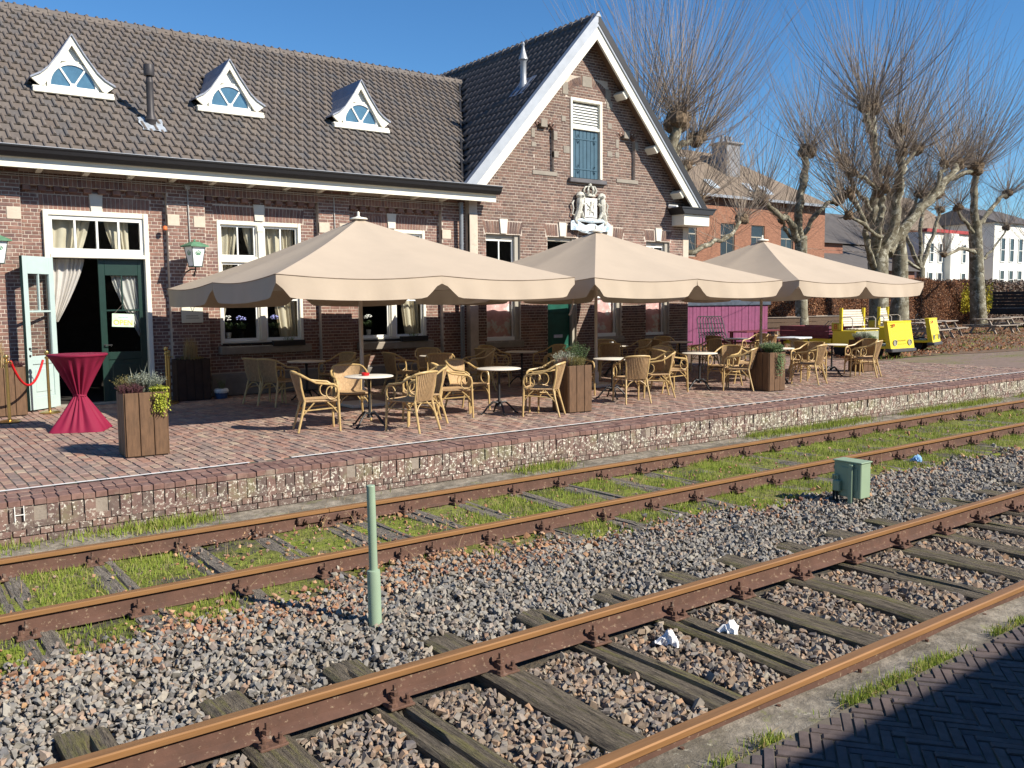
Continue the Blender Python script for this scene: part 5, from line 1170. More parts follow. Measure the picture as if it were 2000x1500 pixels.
M_P4 = pm('olive_heather', (.22,.22,.07), (.30,.26,.10), (.35,.28,.13)); M_P5 = pm('rosemary_green', (.09,.15,.055), (.15,.22,.10), (.2,.26,.14)); M_P6 = pm('white_bloom', (.6,.62,.52), (.42,.47,.34), (.7,.7,.62)); M_P7 = pm('pale_green_sedge', (.18,.28,.12), (.28,.36,.18), (.12,.2,.09))
M_P8 = pm('pink_heather', (.32,.17,.15), (.4,.22,.2), (.25,.15,.12))
planter(2.735, 11.13, .47, .46, .76, rad(-3), 'brown planter box with purple heather and yellow-green trailing plant beside the red cocktail table',
    [('heather_plant', M_P1, -.14, -.10, .13, .13, 170, 'heather'), ('heather_plant', M_P4, -.10, .08, .15, .22, 150, 'heather'), ('grey_shrub', M_P2, .06, .05, .16, .24, 200, 'fluff'), ('trailing_plant', M_P3, .16, -.13, .08, .30, 46, 'trail'), ('bare_stems', M_P2, .05, .1, .15, .42, 14, 'grass'), ('yellow_foliage', M_P3, .15, -.05, .08, .09, 60, 'fluff')])
planter(9.37, 11.0, .45, .48, .76, rad(-5), 'brown planter box with white flowers and rosemary, second from the left at the platform edge',
    [('heather_plant', M_P8, -.16, -.02, .09, .16, 70, 'heather'), ('white_flower_plant', M_P6, -.02, .12, .17, .24, 130, 'fluff'), ('olive_plant', M_P4, .0, -.06, .16, .17, 220, 'heather'), ('rosemary_bush', M_P5, .15, .05, .12, .38, 110, 'rosemary')])
planter(14.52, 11.08, .46, .50, .76, rad(-3), 'brown planter box overflowing with hanging green sedge, third from the left',
    [('heather_plant', M_P1, -.16, .05, .10, .12, 90, 'heather'), ('sedge_plant', M_P7, .02, -.08, .18, .20, 240, 'rosemary'), ('trailing_plant', M_P7, .05, -.17, .09, .50, 60, 'trail'), ('grey_shrub', M_P2, .14, .08, .13, .22, 120, 'fluff'), ('bare_stems', M_P4, -.05, .05, .15, .26, 26, 'grass')])
planter(20.2, 12.55, .50, .46, .78, rad(-6), 'brown planter box in front of the yellow tug, rightmost in the row',
    [('heather_plant', M_P1, -.17, .0, .09, .10, 80, 'heather'), ('grey_shrub', M_P2, .02, .05, .18, .22, 220, 'fluff'), ('yellow_foliage', M_P3, .12, .0, .12, .13, 60, 'heather'), ('sedge_plant', M_P7, .16, -.08, .1, .12, 90, 'rosemary'), ('trailing_plant', M_P7, .10, -.17, .06, .3, 20, 'trail')])
planter(5.10, 17.05, .60, .36, .78, 0, 'dark planter box with dry reeds against the wall under the plaque',
    [('dry_reeds', M_DRY, 0, 0, .12, .50, 170, 'grass'), ('low_foliage', M_P4, 0, 0, .24, .07, 80, 'heather')], wood=mat('dark_planter_wood', (.05,.03,.022), .7, nvar=.3), nbw=4)
planter(1.92, 16.66, .62, .46, .80, rad(2), 'brown planter box with tall straw grass left of the open door',
    [('dry_reeds', M_DRY, -.12, 0, .17, .62, 420, 'grass'), ('heather_plant', M_P1, .18, -.05, .14, .12, 120, 'heather'), ('low_foliage', M_P7, -.18, -.12, .1, .12, 60, 'fluff')], nbw=4)
# ---- stanchions and rope
def stanchion(x, y, label, h=1.0):
    t = thing('stanchion', label, 'stanchion', (x, y, P), 0, 'brass rope stanchions at the entrance')
    k = MB(); k.lathe([(.16, 0), (.162, .012), (.13, .03), (.03, .045), (.03, .05)], (0,0,0), 28); k.build('base_plate', M_BRASS, t, True, world=False, sharp=50)
    k = MB(); k.lathe([(.024, .045), (.024, h-.09)], (0,0,0), 14); k.build('post', M_BRASS, t, True, world=False)
    k = MB(); k.lathe([(.024, h-.09), (.036, h-.08), (.036, h-.055), (.02, h-.05), (.018, h-.03), (.034, h-.01), (.04, h+.015), (.032, h+.04), (.01, h+.052)], (0,0,0), 14); k.build('finial', M_BRASS, t, True, world=False)
    k = MB(); k.tube([(.03, 0, h-.07), (.06, -.01, h-.06), (.075, -.01, h-.085), (.06, -.01, h-.10)], .008, 6); k.build('hook', M_BRASS, t, True, world=False); return t
s1 = stanchion(1.88, 15.63, 'brass stanchion at the left picture edge holding the red rope'); s2 = stanchion(2.59, 16.55, 'brass stanchion in front of the open pale door')
stanchion(4.53, 16.60, 'brass stanchion right of the doorway, left of a twin pair', .99); stanchion(4.62, 16.78, 'brass stanchion right of the doorway, right of a twin pair', .92)
k = MB(); pts = []
for i in range(17):
    u = i/16; pts.append((1.95+.57*u, 15.65+.85*u, P+.915-.38*(1-(2*u-1)**2)-.02*u))
k.tube(pts, [.019]*17, 10); k.tube([pts[0], (pts[0][0]-.02, pts[0][1], pts[0][2]+.03)], .024, 8); tag(k.build('velvet_rope', M_ROPE, None, True), 'red velvet rope sagging between two brass stanchions', 'rope')
# ---- cocktail table with stretch cover
t = thing('cocktail_table', 'tall standing table in wine-red stretch cloth tied at the waist', 'cocktail table', (2.58, 13.95, P))
R0 = .40; k = MB(); k.lathe([(R0-.01, -.03), (R0, -.012), (R0-.006, 0), (0, .002)], (0,0,1.10), 48); k.build('table_top', M_CLOTH, t, True, world=False, sharp=60)
def cover(u, v):
    a = 2*math.pi*u; z = 1.085*(1-v)+.004
    foot = .37+.11*abs(math.cos(2*(a-rad(20))))**5        # corners stretched out to the four feet
    if z > .50:
        q = (1.089-z)/(1.089-.50); r_ = R0+( .075-R0)*q**.92-.02*math.sin(q*3.14); f = (.010+.016*math.sin(q*3.14))*math.sin(a*17+1.2*math.sin(a*3))*min(1, q*3)
    else:
        q = (.50-z)/.50; r_ = .075+(foot-.075)*(q**1.05); f = .020*math.sin(a*17+1.2*math.sin(a*3))*(1-q)**.5*(.5+q)+.012*math.sin(a*9)*q*(1-q)*2
    return (math.cos(a)*(r_+f), math.sin(a)*(r_+f), z)
k = MB(); k.grid(cover, 136, 44); k.build('stretch_cover', M_CLOTH, t, True, world=False, sharp=120)
k = MB(); k.tube([(.078*math.cos(a), .078*math.sin(a), .505+.012*math.sin(a*2)) for a in [2*math.pi*i/20 for i in range(21)]], .016, 6); k.tube([(-.02, -.08, .51), (-.03, -.10, .46), (-.02, -.10, .42)], [.018, .014, .01], 6); k.build('tie', M_CLOTH, t, True, world=False)
# ---- wall lanterns
def lantern(x, y, z, label, rz=rad(14)):
    t = thing('wall_lantern', label, 'lantern', (x, y, z), rz, 'green roofed pub lanterns on the facade'); a0, a1, h = .135, .085, .36; k4 = [(-1,-1), (1,-1), (1,1), (-1,1)]
    mwh = mat('white_lantern_glass', (.74,.76,.77), .25); mgn = mat('verdigris_green', (.10,.22,.13), .6, nvar=.3)
    for i in range(4):
        (ax, ay), (bx, by) = k4[i], k4[(i+1) % 4]; k = MB(); k.add([(ax*a1, ay*a1, 0), (bx*a1, by*a1, 0), (bx*a0, by*a0, h), (ax*a0, ay*a0, h), (ax*a1*.9, ay*a1*.9, 0), (bx*a1*.9, by*a1*.9, 0), (bx*a0*.92, by*a0*.92, h), (ax*a0*.92, ay*a0*.92, h)], [(0,1,2,3), (7,6,5,4), (0,4,5,1), (2,6,7,3)]); k.build('panel', mwh, t, world=False)
        if i in (0, 3):           # oval badge: green ring, pale field, green band with a pale blurred word
            nx, ny = (0, -1) if i == 0 else (-1, 0); tx, ty = (1, 0) if i == 0 else (0, -1); sl_ = (a0-a1)/h
            def pt(u, v, o, nx=nx, ny=ny, tx=tx, ty=ty): zz = .235+v; d_ = a1+sl_*zz+o; return (nx*d_+tx*u, ny*d_+ty*u, zz)
            k = MB(); n = 20; ring = [pt(.062*math.cos(2*math.pi*j/n), .04*math.sin(2*math.pi*j/n), .003) for j in range(n)]; ri = [pt(.053*math.cos(2*math.pi*j/n), .032*math.sin(2*math.pi*j/n), .003) for j in range(n)]
            k.add(ring+ri, [(j, (j+1) % n, n+(j+1) % n, n+j) for j in range(n)])
            k.add([pt(-.045, -.002, .004), pt(.045, -.002, .004), pt(.045, .016, .004), pt(-.045, .016, .004)], [(0,1,2,3)]); k.add([pt(-.03, -.024, .004), pt(.03, -.024, .004), pt(.035, -.008, .004), pt(-.035, -.008, .004)], [(0,1,2,3)])
            k.add([pt(-.01, .045, .003), pt(.01, .045, .003), pt(0, .062, .003)], [(0,1,2)]); k.build('oval_badge', mat('badge_green', (.03,.24,.08), .5), t, world=False)
            k = MB()
            for j in range(7): k.add([pt(-.038+j*.011, .002, .0052), pt(-.031+j*.011, .002, .0052), pt(-.031+j*.011, .011, .0052), pt(-.038+j*.011, .011, .0052)], [(0,1,2,3)])
            k.build('badge_lettering', M_WHITE, t, world=False)
    k = MB()
    for ax, ay in k4: k.tube([(ax*a1, ay*a1, 0), (ax*a0, ay*a0, h)], .008, 5)
    k.bbox(-a1-.012, a1+.012, -a1-.012, a1+.012, -.02, 0, .004); k.build('frame', mat('dark_lantern_frame', (.05,.08,.07), .5), t, world=False)
    k = MB(); e = .185; k.add([(-e,-e,h-.01), (e,-e,h-.01), (e,e,h-.01), (-e,e,h-.01), (-e,-e,h+.012), (e,-e,h+.012), (e,e,h+.012), (-e,e,h+.012), (-.06,-.06,h+.085), (.06,-.06,h+.085), (.06,.06,h+.085), (-.06,.06,h+.085)],
        [(3,2,1,0), (0,1,5,4), (1,2,6,5), (2,3,7,6), (3,0,4,7), (4,5,9,8), (5,6,10,9), (6,7,11,10), (7,4,8,11), (8,9,10,11)]); k.lathe([(.012, 0), (.022, .015), (.018, .03), (.008, .05)], (0, 0, h+.085), 8); k.build('roof', mgn, t, world=False)
    k = MB(); k.tube([(0, 0, -.02), (0, 0, -.08), (.01, .08, -.15), (.0, .12, -.16), (0, .05, -.19), (0, .02, -.14)], .012, 6); k.tube([(0, .0, -.06), (.04, .22, -.05), (.08, y_w(y), -.10)], .014, 6); k.build('bracket', M_BLACK, t, True, world=False); return t
def y_w(y): return (YP-y)/math.cos(rad(14))
lantern(5.20, 16.86, 2.80, 'green roofed wall lantern with oval badge right of the entrance'); lantern(1.98, 16.86, 2.80, 'green roofed wall lantern cut by the left picture edge')
# ---- signs
t = thing('open_sign', 'pale green card reading OPEN hanging in the right door leaf', 'sign', (4.02, YW-.02, 1.60))
k = MB(); T = Matrix.Translation((4.02, YW-.02, 1.81))@Matrix.Rotation(rad(3), 4, 'Y'); k.box(-.19, .19, -.004, .004, -.12, .12, T); k.build('card', mat('pale_green_card', (.55,.70,.52), .7), t)
def text(s, size, T, m, parent, ext=.0015):
    cu = bpy.data.curves.new('lettering', 'FONT'); cu.body = s; cu.size = size; cu.extrude = ext; cu.align_x = 'CENTER'; cu.align_y = 'CENTER'
    o = bpy.data.objects.new('lettering', cu); S.collection.objects.link(o); bpy.context.view_layer.update()
    me = bpy.data.meshes.new_from_object(o); bpy.data.objects.remove(o); me.materials.clear(); me.materials.append(m)
    q = bpy.data.objects.new('lettering', me); link(q, parent); q.matrix_local = Matrix.Translation(-wloc(parent))@T@Matrix.Rotation(rad(90), 4, 'X'); return q
text('OPEN', .13, T@Matrix.Translation((0, -.006, -.045)), mat('yellow_print', (.55,.55,.05), .7), t); text('~~~', .10, T@Matrix.Translation((0, -.006, .06)), mat('teal_print', (.15,.45,.38), .7), t)
k = MB(); k.tube([T@Vector((-.15, 0, .12)), (4.02, YW-.022, 2.10), T@Vector((.15, 0, .12))], .003, 4); k.build('cord', M_GREYW, t)
t = thing('wall_plaque', 'cream enamel plaque with plant motif and two lines of text right of the entrance', 'plaque', (5.24, YP-.02, 1.72))
k = MB(); k.bbox(5.04, 5.44, YP-.03, YP-.004, 1.74, 2.30, .006); k.build('plate', mat('cream_enamel', (.66,.66,.54), .4, nvar=.03), t)
k = MB()
for s in (-1, 1):
    k.tube([(5.245, YP-.032, 1.95), (5.245+s*.03, YP-.034, 2.03), (5.245+s*.035, YP-.034, 2.12), (5.245+s*.06, YP-.034, 2.17)], .004, 4); k.tube([(5.245+s*.035, YP-.034, 2.08), (5.245+s*.055, YP-.034, 2.06)], .004, 4); k.tube([(5.245+s*.035, YP-.034, 2.12), (5.245+s*.01, YP-.034, 2.17)], .004, 4)
k.build('plant_motif', M_BLACK, t)
k = MB()
for zz, n in ((1.865, 11), (1.82, 12)):
    for i in range(n): x_ = 5.125+i*.0205; k.box(x_, x_+.013, YP-.033, YP-.030, zz, zz+.018)
k.build('lettering', mat('grey_print', (.25,.24,.2), .8), t)
# ---- pots and window flowers
t = thing('flower_pot', 'small blue pot with a white lining at the wall foot beside the dark planter', 'flower pot', (5.62, 16.95, P)); k = MB(); k.lathe([(.10, 0), (.13, .12), (.12, .13)], (0,0,0), 16); k.build('pot', mat('blue_glaze', (.06,.10,.2), .4), t, True, world=False)
k = MB(); k.lathe([(.13, .11), (.145, .15), (.12, .19), (.02, .18)], (0,0,0), 12); k.build('lining', M_WHITE, t, world=False); plant('seedling', M_P5, t, 0, 0, .17, .06, .22, 14, 'rosemary')
def vase_flower(x, z, label, bloom, y=YW+.13):
    t = thing('potted_flower', label, 'flower', (x, y, z)); k = MB(); k.lathe([(.04, 0), (.055, .10), (.05, .11)], (0,0,0), 12); k.build('pot', M_DARK if bloom != 'w' else M_WHITE, t, True, world=False)
    plant('leaves', M_P5, t, 0, 0, .16, .09, .14, 26, 'rosemary'); c = (.35,.36,.72) if bloom == 'b' else (.75,.74,.7)
    k = MB()
    for i in range(26): a, e = rng.uniform(0, 6.28), rng.uniform(-.3, 1.3); r_ = .085; k.lathe([(.003, -.012), (.02, 0), (.003, .012)], (r_*math.cos(a)*math.cos(e), r_*math.sin(a)*math.cos(e), .37+r_*math.sin(e)*.8), 6)
    k.build('blossom', mat('bloom_'+bloom, c, .8), t, world=False)
vase_flower(6.28, 1.42, 'lilac-blue flower head in the left pane of the window by the entrance', 'b'); vase_flower(6.98, 1.42, 'lilac-blue flower head in the right pane of the window by the entrance', 'b'); vase_flower(6.02, 1.42, 'pale flower at the left edge of the window by the entrance', 'w'); vase_flower(9.12, 1.40, 'white orchid in the left pane of the second window', 'w')
for x_ in (7.15, 10.1):
    t = thing('window_box', 'black window box on the sill of the %s restaurant window' % ('first' if x_ < 8 else 'second'), 'window box', (x_, YW-.16, 1.24), 0, 'black window boxes'); k = MB(); k.bbox(-.34, .34, -.06, .06, 0, .11, .006); k.build('trough', M_BLACK, t, world=False); plant('low_foliage', M_P5, t, 0, 0, .10, .1, .08, 30, 'heather')
# ---- post and locker on the ballast
t = thing('marker_post', 'pale green steel post with a thicker sleeve standing in the ballast', 'post', (2.81, 5.42, -.22)); k = MB()
k.lathe([(.047, 0), (.047, .42), (.044, .435), (.030, .44), (.030, 1.03), (.027, 1.035)], (0,0,0), 20, Matrix.Rotation(rad(-.6), 4, 'Y')); k.build('tube', M_GPOST, t, True, world=False, sharp=30)
t = thing('trackside_cabinet', 'small grey-green metal cabinet on a short post in the ballast', 'cabinet', (8.64, 5.47, -.22), rad(0))
k = MB(); k.bbox(-.03, .155, -.14, .19, .13, .52, .008); k.build('housing', M_GBOX, t, world=False)
k = MB(); k.bbox(-.045, .17, -.152, .202, .515, .53, .005); k.build('lid', M_GBOX, t, world=False)
k = MB(); k.bbox(-.037, -.028, -.10, .12, .21, .46, .003); k.build('door_panel', M_GBOX, t, world=False)
k = MB(); k.bbox(-.075, -.03, -.06, -.01, -.05, .50, .006); k.build('post', M_GBOX, t, world=False)
k = MB(); k.bbox(-.09, -.035, .08, .17, .19, .31, .008); k.tube([(-.06, .12, .31), (-.06, .12, .36), (-.06, .18, .36), (-.06, .18, .31)], .012, 6); k.build('padlock_box', M_GBOX, t, True, world=False, sharp=30)
k = MB(); k.tube([(-.06, .13, .19), (-.06, .12, .0), (-.07, .1, -.05)], .014, 6); k.tube([(-.06, .17, .19), (-.055, .16, .0), (-.06, .12, -.05)], .014, 6); k.build('cable', M_RUB, t, True, world=False)
# ---- litter
for i, (x_, y_, z_, c, lab) in enumerate(((4.17, 3.93, -.15, 'w', 'crumpled white tissue on the ballast left of a sleeper'), (4.62, 3.80, -.15, 'w', 'crumpled white tissue on the ballast between two sleepers'), (11.6, 6.35, -.13, 'b', 'crushed blue and white plastic bottle in the grass beside the far rail'))):
    k = MB(); s_ = .055 if c == 'w' else .06
    def lt(u, v):
        a = u*6.283; r_ = .062*(1-v**2)**.5*(1+.35*math.sin(a*3+i)+.2*math.sin(a*7+v*5)); return (x_+r_*math.cos(a)*1.15, y_+r_*math.sin(a), z_-.02+.06*v*(1+.4*math.sin(a*2+i))+.012*math.sin(a*5+v*9))
    k.grid(lt, 22, 6)
    tag(k.build('litter', M_LITTER if c == 'w' else mat('blue_plastic', (.25,.45,.7), .3)), lab, 'litter')
# leaf-strewn paddle hanging from the second parasol
t = thing('rope_strap', 'tan strap hanging below the corner of the parasols in front of the gable door', 'strap', (10.05, 11.8, 1.5)); k = MB(); k.tube([(10.08, 11.8, 2.30), (10.10, 11.8, 2.12), (10.07, 11.8, 1.98), (10.03, 11.8, 1.88), (10.0, 11.8, 1.84)], [.010, .012, .012, .02, .018], 6); k.build('strap', mat('tan_webbing', (.42,.30,.2), .8), t, True)
# ================================================================== BACKGROUND
G0 = P
# ---- purple board enclosure
t = thing('board_enclosure', 'purple vertical board enclosure with dark top rail behind the gable corner', 'shed', (29, 24.3, G0))
M_PUR = mat('magenta_board_paint', (.20,.055,.115), .75, nvar=.2, layers=[((.13,.04,.085), 3, .52, .66)])
for i in range(25):
    x = 26.3+i*.215; k = MB(); k.bbox(x+.006, x+.209, 24.2-.008*(i % 2), 24.23, G0, 1.88, .006); k.build('board', M_PUR, t)
for i in range(14): k = MB(); y = 24.24+i*.215; k.bbox(31.66, 31.69, y+.006, y+.209, G0, 1.88, .006); k.build('board', M_PUR, t)
k = MB(); k.bbox(26.2, 31.8, 24.12, 24.3, 1.88, 2.10, .02); k.bbox(31.6, 31.8, 24.3, 27.3, 1.88, 2.08, .02); k.box(26.2, 31.6, 24.24, 27.3, 1.80, 1.9); k.build('top_rail', mat('dark_slate_rail', (.06,.075,.10), .6, nvar=.4), t)
# ---- leaves
def leaf_cloud(n, fn, size, mname, m, label, cat, kind='stuff', parent=None):
    C = np.array([fn() for _ in range(n)]); a = nr.normal(size=(n, 3)); a /= np.linalg.norm(a, axis=1)[:, None]; b = nr.normal(size=(n, 3)); b -= (b*a).sum(1)[:, None]*a; b /= np.linalg.norm(b, axis=1)[:, None]
    s_ = nr.uniform(.6, 1.2, n)[:, None]*size; V = np.stack([C-a*s_, C+b*s_*.6, C+a*s_, C-b*s_*.6], 1).reshape(-1, 3); i = np.arange(n)*4
    o = np_mesh(mname, V, np.stack([i, i+1, i+2, i+3], 1), m, np.repeat(nr.random(n), 4), parent, kind)
    if label: tag(o, label, cat)
    return o
def hedge(label, x0, x1, y0, y1, h, n, m=M_LEAFB, size=.055, core=M_HCORE, loc=None):
    t = thing('beech_hedge', label, 'hedge', ((x0+x1)/2, y0, G0))
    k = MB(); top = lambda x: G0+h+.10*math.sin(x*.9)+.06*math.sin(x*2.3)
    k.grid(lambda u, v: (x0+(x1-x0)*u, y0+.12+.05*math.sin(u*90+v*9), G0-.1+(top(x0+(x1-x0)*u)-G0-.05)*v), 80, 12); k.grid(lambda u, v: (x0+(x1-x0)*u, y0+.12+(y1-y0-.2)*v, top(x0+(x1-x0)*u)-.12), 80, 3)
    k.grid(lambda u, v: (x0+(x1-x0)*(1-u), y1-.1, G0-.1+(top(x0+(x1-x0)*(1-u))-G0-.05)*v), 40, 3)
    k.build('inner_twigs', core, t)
    def f():
        x = x0+(x1-x0)*rng.random(); r_ = rng.random(); e = abs(rng.gauss(0, .10))
        if r_ < .78: return (x, y0+.10-e+.08*math.sin(x*3)*math.sin(x*1.3), G0+rng.random()*(top(x)-G0))
        return (x, y0+(y1-y0)*rng.random(), top(x)-.08+e*.9)
    leaf_cloud(n, f, size, 'leaves', m, None, None, parent=t); return t
hedge('long tall rust-brown beech hedge behind the yard', 26, 64.5, 31.4, 32.6, 3.0, 46000)
M_SCR = mat('grey_scrub_leaf', (0,0,0), .85, [(.16,.12,.10), (.22,.17,.14), (.13,.11,.08), (.26,.2,.15)], 'attr'); M_FORS = mat('forsythia_flower', (0,0,0), .8, [(.5,.42,.02), (.62,.52,.04), (.3,.28,.04)], 'attr')
hedge('distant greyish brown scrub hedge at the right edge behind the black wagon', 64.5, 110, 33.5, 36, 3.1, 16000, M_SCR, .10)
t = thing('forsythia_bush', 'yellow flowering bush behind the black wagon', 'bush', (63.2, 30.6, G0))
def fb():
    a, e = rng.uniform(0, 6.28), rng.gauss(0, .5); return (63.2+1.5*math.cos(a)*rng.random()**.5*1.2, 30.6+.7*math.sin(a), G0+1.3+1.5*abs(math.sin(e))+rng.uniform(-.6, .3))
leaf_cloud(2600, fb, .06, 'blossom', M_FORS, None, None, parent=t)
k = MB()
for i in range(22): a = rng.uniform(0, 6.28); k.tube([(63.2, 30.6, G0), (63.2+.5*math.cos(a), 30.6+.3*math.sin(a), G0+1.2), (63.2+1.2*math.cos(a), 30.6+.5*math.sin(a), G0+2.6)], [.03, .02, .01], 4)
k.build('stem', M_BARKD, t)
# leaf litter on the yard and dirt verge
def lit():
    x = 24+40*rng.random()**1.3; return (x, rng.uniform(14.6, 30), P+.03+rng.uniform(0, .02)+.05*math.sin(x*.31)*0)
leaf_cloud(15000, lit, .055, 'fallen_leaves', M_LEAFB, 'brown fallen leaves scattered over the yard', 'leaves')
Pn, d = field(40000, lambda n: nr.uniform(24, 60, n), lambda n: nr.uniform(14.3, 26, n), lambda X, Y: (clump(X*.35, Y*.5) > .9) , lambda X, Y: P+.005+0*X)
blades('yard_grass', M_GRASS, Pn, nr.uniform(.05, .12, len(Pn)), 'green grass patches between the fallen leaves of the yard', w=.012)
Pn, d = field(16000, lambda n: nr.uniform(14, 40, n), lambda n: nr.uniform(9.8, 14.4, n), lambda X, Y: (clump(X*.5, Y*1.2) > 1.5-(X-14)*.03), lambda X, Y: P+.0+0*X)
blades('platform_moss_grass', M_GRASS, Pn, nr.uniform(.008, .022, len(Pn)), 'thin moss and grass in the joints of the far platform paving', w=.006)
# ---- pollard plane trees
def arc(p, q, bend, n=5):
    p, q = Vector(p), Vector(q); return [p.lerp(q, i/n)+Vector(bend)*math.sin(math.pi*i/n) for i in range(n+1)]
def shoots(k, knob, n, L, spread, bias=(0, 0, 1), r0=.017, r1=.004, droop=.0):
    for i in range(n):
        d = Vector((rng.gauss(0, 1), rng.gauss(0, 1), rng.gauss(0, .8))).normalized()*spread+Vector(bias); d.normalize()
        if d.z < -.25: d.z *= -.6
        l = L*rng.uniform(.45, 1.08)*(1 if d.z > .3 else .75); p0 = Vector(knob)+d*rng.uniform(.02, .2); pts = []; rr = []
        side = Vector((rng.uniform(-.08, .08), rng.uniform(-.08, .08), 0)); ns = 6
        for j in range(ns+1):
            t = j/ns; up_ = Vector((0, 0, 1))*(.52*l*t*t)*(1-d.z*.5); wob = side*l*math.sin(t*3+i)*.6+Vector((rng.uniform(-1, 1), rng.uniform(-1, 1), 0))*.012*l*t
            pts.append(p0+d*l*t*(1-.12*t)+up_+wob); rr.append((r0+(r1-r0)*t)*.82)
        k.tube(pts, rr, 3, cap=False)
        if rng.random() < .5:    # a side twig
            j = rng.randint(1, 4); q = pts[j]; dd = (d+Vector((rng.gauss(0, .6), rng.gauss(0, .6), .5))).normalized(); l2 = l*rng.uniform(.2, .45)
            k.tube([q, q+dd*l2*.5, q+dd*l2*.9+Vector((0, 0, .2*l2))], [rr[j]*.7, rr[j]*.5, .003], 3, cap=False)
def tree(label, base, trunk, limbs, L, nsh, spread=.75, extra=(), rsh=.017):
    t = thing('plane_tree', label, 'tree', base, 0, 'pollarded plane trees in the yard')
    k = MB(); k.tube([p for p, r_ in trunk], [r_ for p, r_ in trunk], 14); k.build('trunk', M_BARK, t, True)
    tw = MB()
    for pts, r0, r1, ks in limbs:
        k = MB(); n = len(pts); pts2 = []
        for i in range(n-1):
            a, c = Vector(pts[i]), Vector(pts[i+1])
            for q in range(4): pts2.append(a.lerp(c, q/4)+Vector((rng.uniform(-1, 1), rng.uniform(-1, 1), rng.uniform(-1, 1)))*.10*(q > 0))
        pts2.append(Vector(pts[-1])); N = len(pts2)
        k.tube(pts2, [.86*r0+.86*(r1-r0)*(i/(N-1))**.8+(.045*rng.random() if i % 3 == 2 else -.01*rng.random()) for i in range(N)], 9)
        b_ = k.build('branch', M_BARK, t, True)
        if ks > 0:
            e = Vector(pts[-1]); k = MB(); R_ = .27*ks+.12
            for q in range(11): c = e+Vector((rng.uniform(-1, 1), rng.uniform(-1, 1), rng.uniform(-.7, .9)))*R_*.55; k.lathe([(R_*.15, -R_*.6), (R_*.55, -R_*.3), (R_*.62, .0), (R_*.5, R_*.35), (R_*.1, R_*.6)], tuple(c), 7)
            k.build('knob', M_BARKD, b_, False)
            dirv = (e-Vector(pts[-2])).normalized(); shoots(tw, e, int(nsh*ks), L*(.75+.25*ks), spread, (dirv.x*.55, dirv.y*.4, .75), rsh)
            for q in range(int(16*ks)):    # short dead stubs round the knob
                d = Vector((rng.gauss(0, 1), rng.gauss(0, 1), rng.gauss(0, .9))).normalized(); tw.tube([e, e+d*.35, e+d*.55+Vector((0,0,.1))], [.02, .012, .006], 3, cap=False)
        for i in range(1, N-1):            # water shoots along the limb
            for q in range(6): 
                if rng.random() < .8: shoots(tw, pts2[i], 1, L*.42, 1.25, (0, 0, .35), .009)
    for e, n, l in extra: shoots(tw, e, n, l, 1.0, (0, 0, .6), .012)
    o = tw.build('crown', M_TWIG, t); o['kind'] = 'stuff'; return t
# big tree (trunk at picture x 1715)
Y_ = 25.5
tree('largest pollarded plane tree with many knobby limbs, its pale trunk behind the yellow tug', (42.4, Y_, G0),
     [((42.4, Y_, G0-.1), .60), ((42.4, Y_, 1.2), .48), ((42.35, Y_, 2.6), .46), ((42.2, Y_, 3.9), .50), ((42.3, Y_, 4.6), .42)],
     [([(42.2, Y_, 4.3), (42.0, Y_+.2, 6.2), (42.0, Y_, 7.8), (41.55, Y_, 9.4), (41.3, Y_, 11.4)], .34, .17, 1.1),
      ([(41.9, Y_, 9.6), (41.0, Y_-.2, 10.3), (40.75, Y_, 10.9), (40.72, Y_, 11.5)], .20, .15, .8),
      ([(42.6, Y_, 4.4), (43.2, Y_-.3, 6.2), (43.3, Y_-.4, 8.0), (43.5, Y_-.4, 9.4), (43.7, Y_, 10.6)], .34, .2, 1.1),
      ([(43.3, Y_, 7.6), (44.3, Y_, 9.0), (45.6, Y_, 9.9)], .16, .12, .8),
      ([(42.9, Y_, 4.6), (44.6, Y_-.6, 6.4), (46.6, Y_-.8, 7.8), (48.4, Y_-.5, 8.9), (49.9, Y_, 9.5)], .32, .16, 1.2),
      ([(43.1, Y_, 4.4), (45.2, Y_+.6, 5.6), (47.8, Y_+.8, 7.4), (50.0, Y_+.6, 8.8), (51.8, Y_, 9.4)], .30, .15, 1.1),
      ([(42.0, Y_, 4.0), (41.4, Y_-.4, 5.6), (41.5, Y_-.6, 6.6), (41.0, Y_-.8, 7.4)], .24, .18, .9),
      ([(41.0, Y_-.8, 7.3), (40.0, Y_-.7, 7.8), (38.9, Y_-.5, 8.1)], .14, .08, .5),
      ([(42.0, Y_, 3.6), (40.6, Y_-.4, 4.6), (39.8, Y_-.6, 6.0), (38.8, Y_-.4, 7.1)], .2, .12, .7),
      ([(42.6, Y_+.2, 4.2), (44.4, Y_+1.4, 4.9), (46.4, Y_+1.6, 5.9)], .18, .09, .5),
      ([(43.4, Y_-.3, 7.0), (42.6, Y_-.9, 8.4), (42.5, Y_-1.0, 9.4)], .16, .12, .7), ([(46.0, Y_-.7, 7.3), (46.3, Y_-.9, 8.4), (46.9, Y_-.8, 9.2)], .14, .10, .6), ([(44.6, Y_+.4, 5.2), (45.6, Y_+.3, 6.6), (45.9, Y_, 7.6)], .13, .09, .5),
      ([(47.4, Y_+.8, 7.0), (48.8, Y_+1.2, 7.3), (50.3, Y_+1.3, 8.0)], .12, .08, .5), ([(42.0, Y_+.1, 6.4), (40.8, Y_+.5, 7.6), (39.9, Y_+.6, 8.8)], .15, .10, .7), ([(41.6, Y_-.5, 5.2), (39.4, Y_-1.2, 5.4), (37.6, Y_-1.2, 6.0)], .12, .07, .4)], 7.0, 78, .85, rsh=.021)
Y_ = 26.8
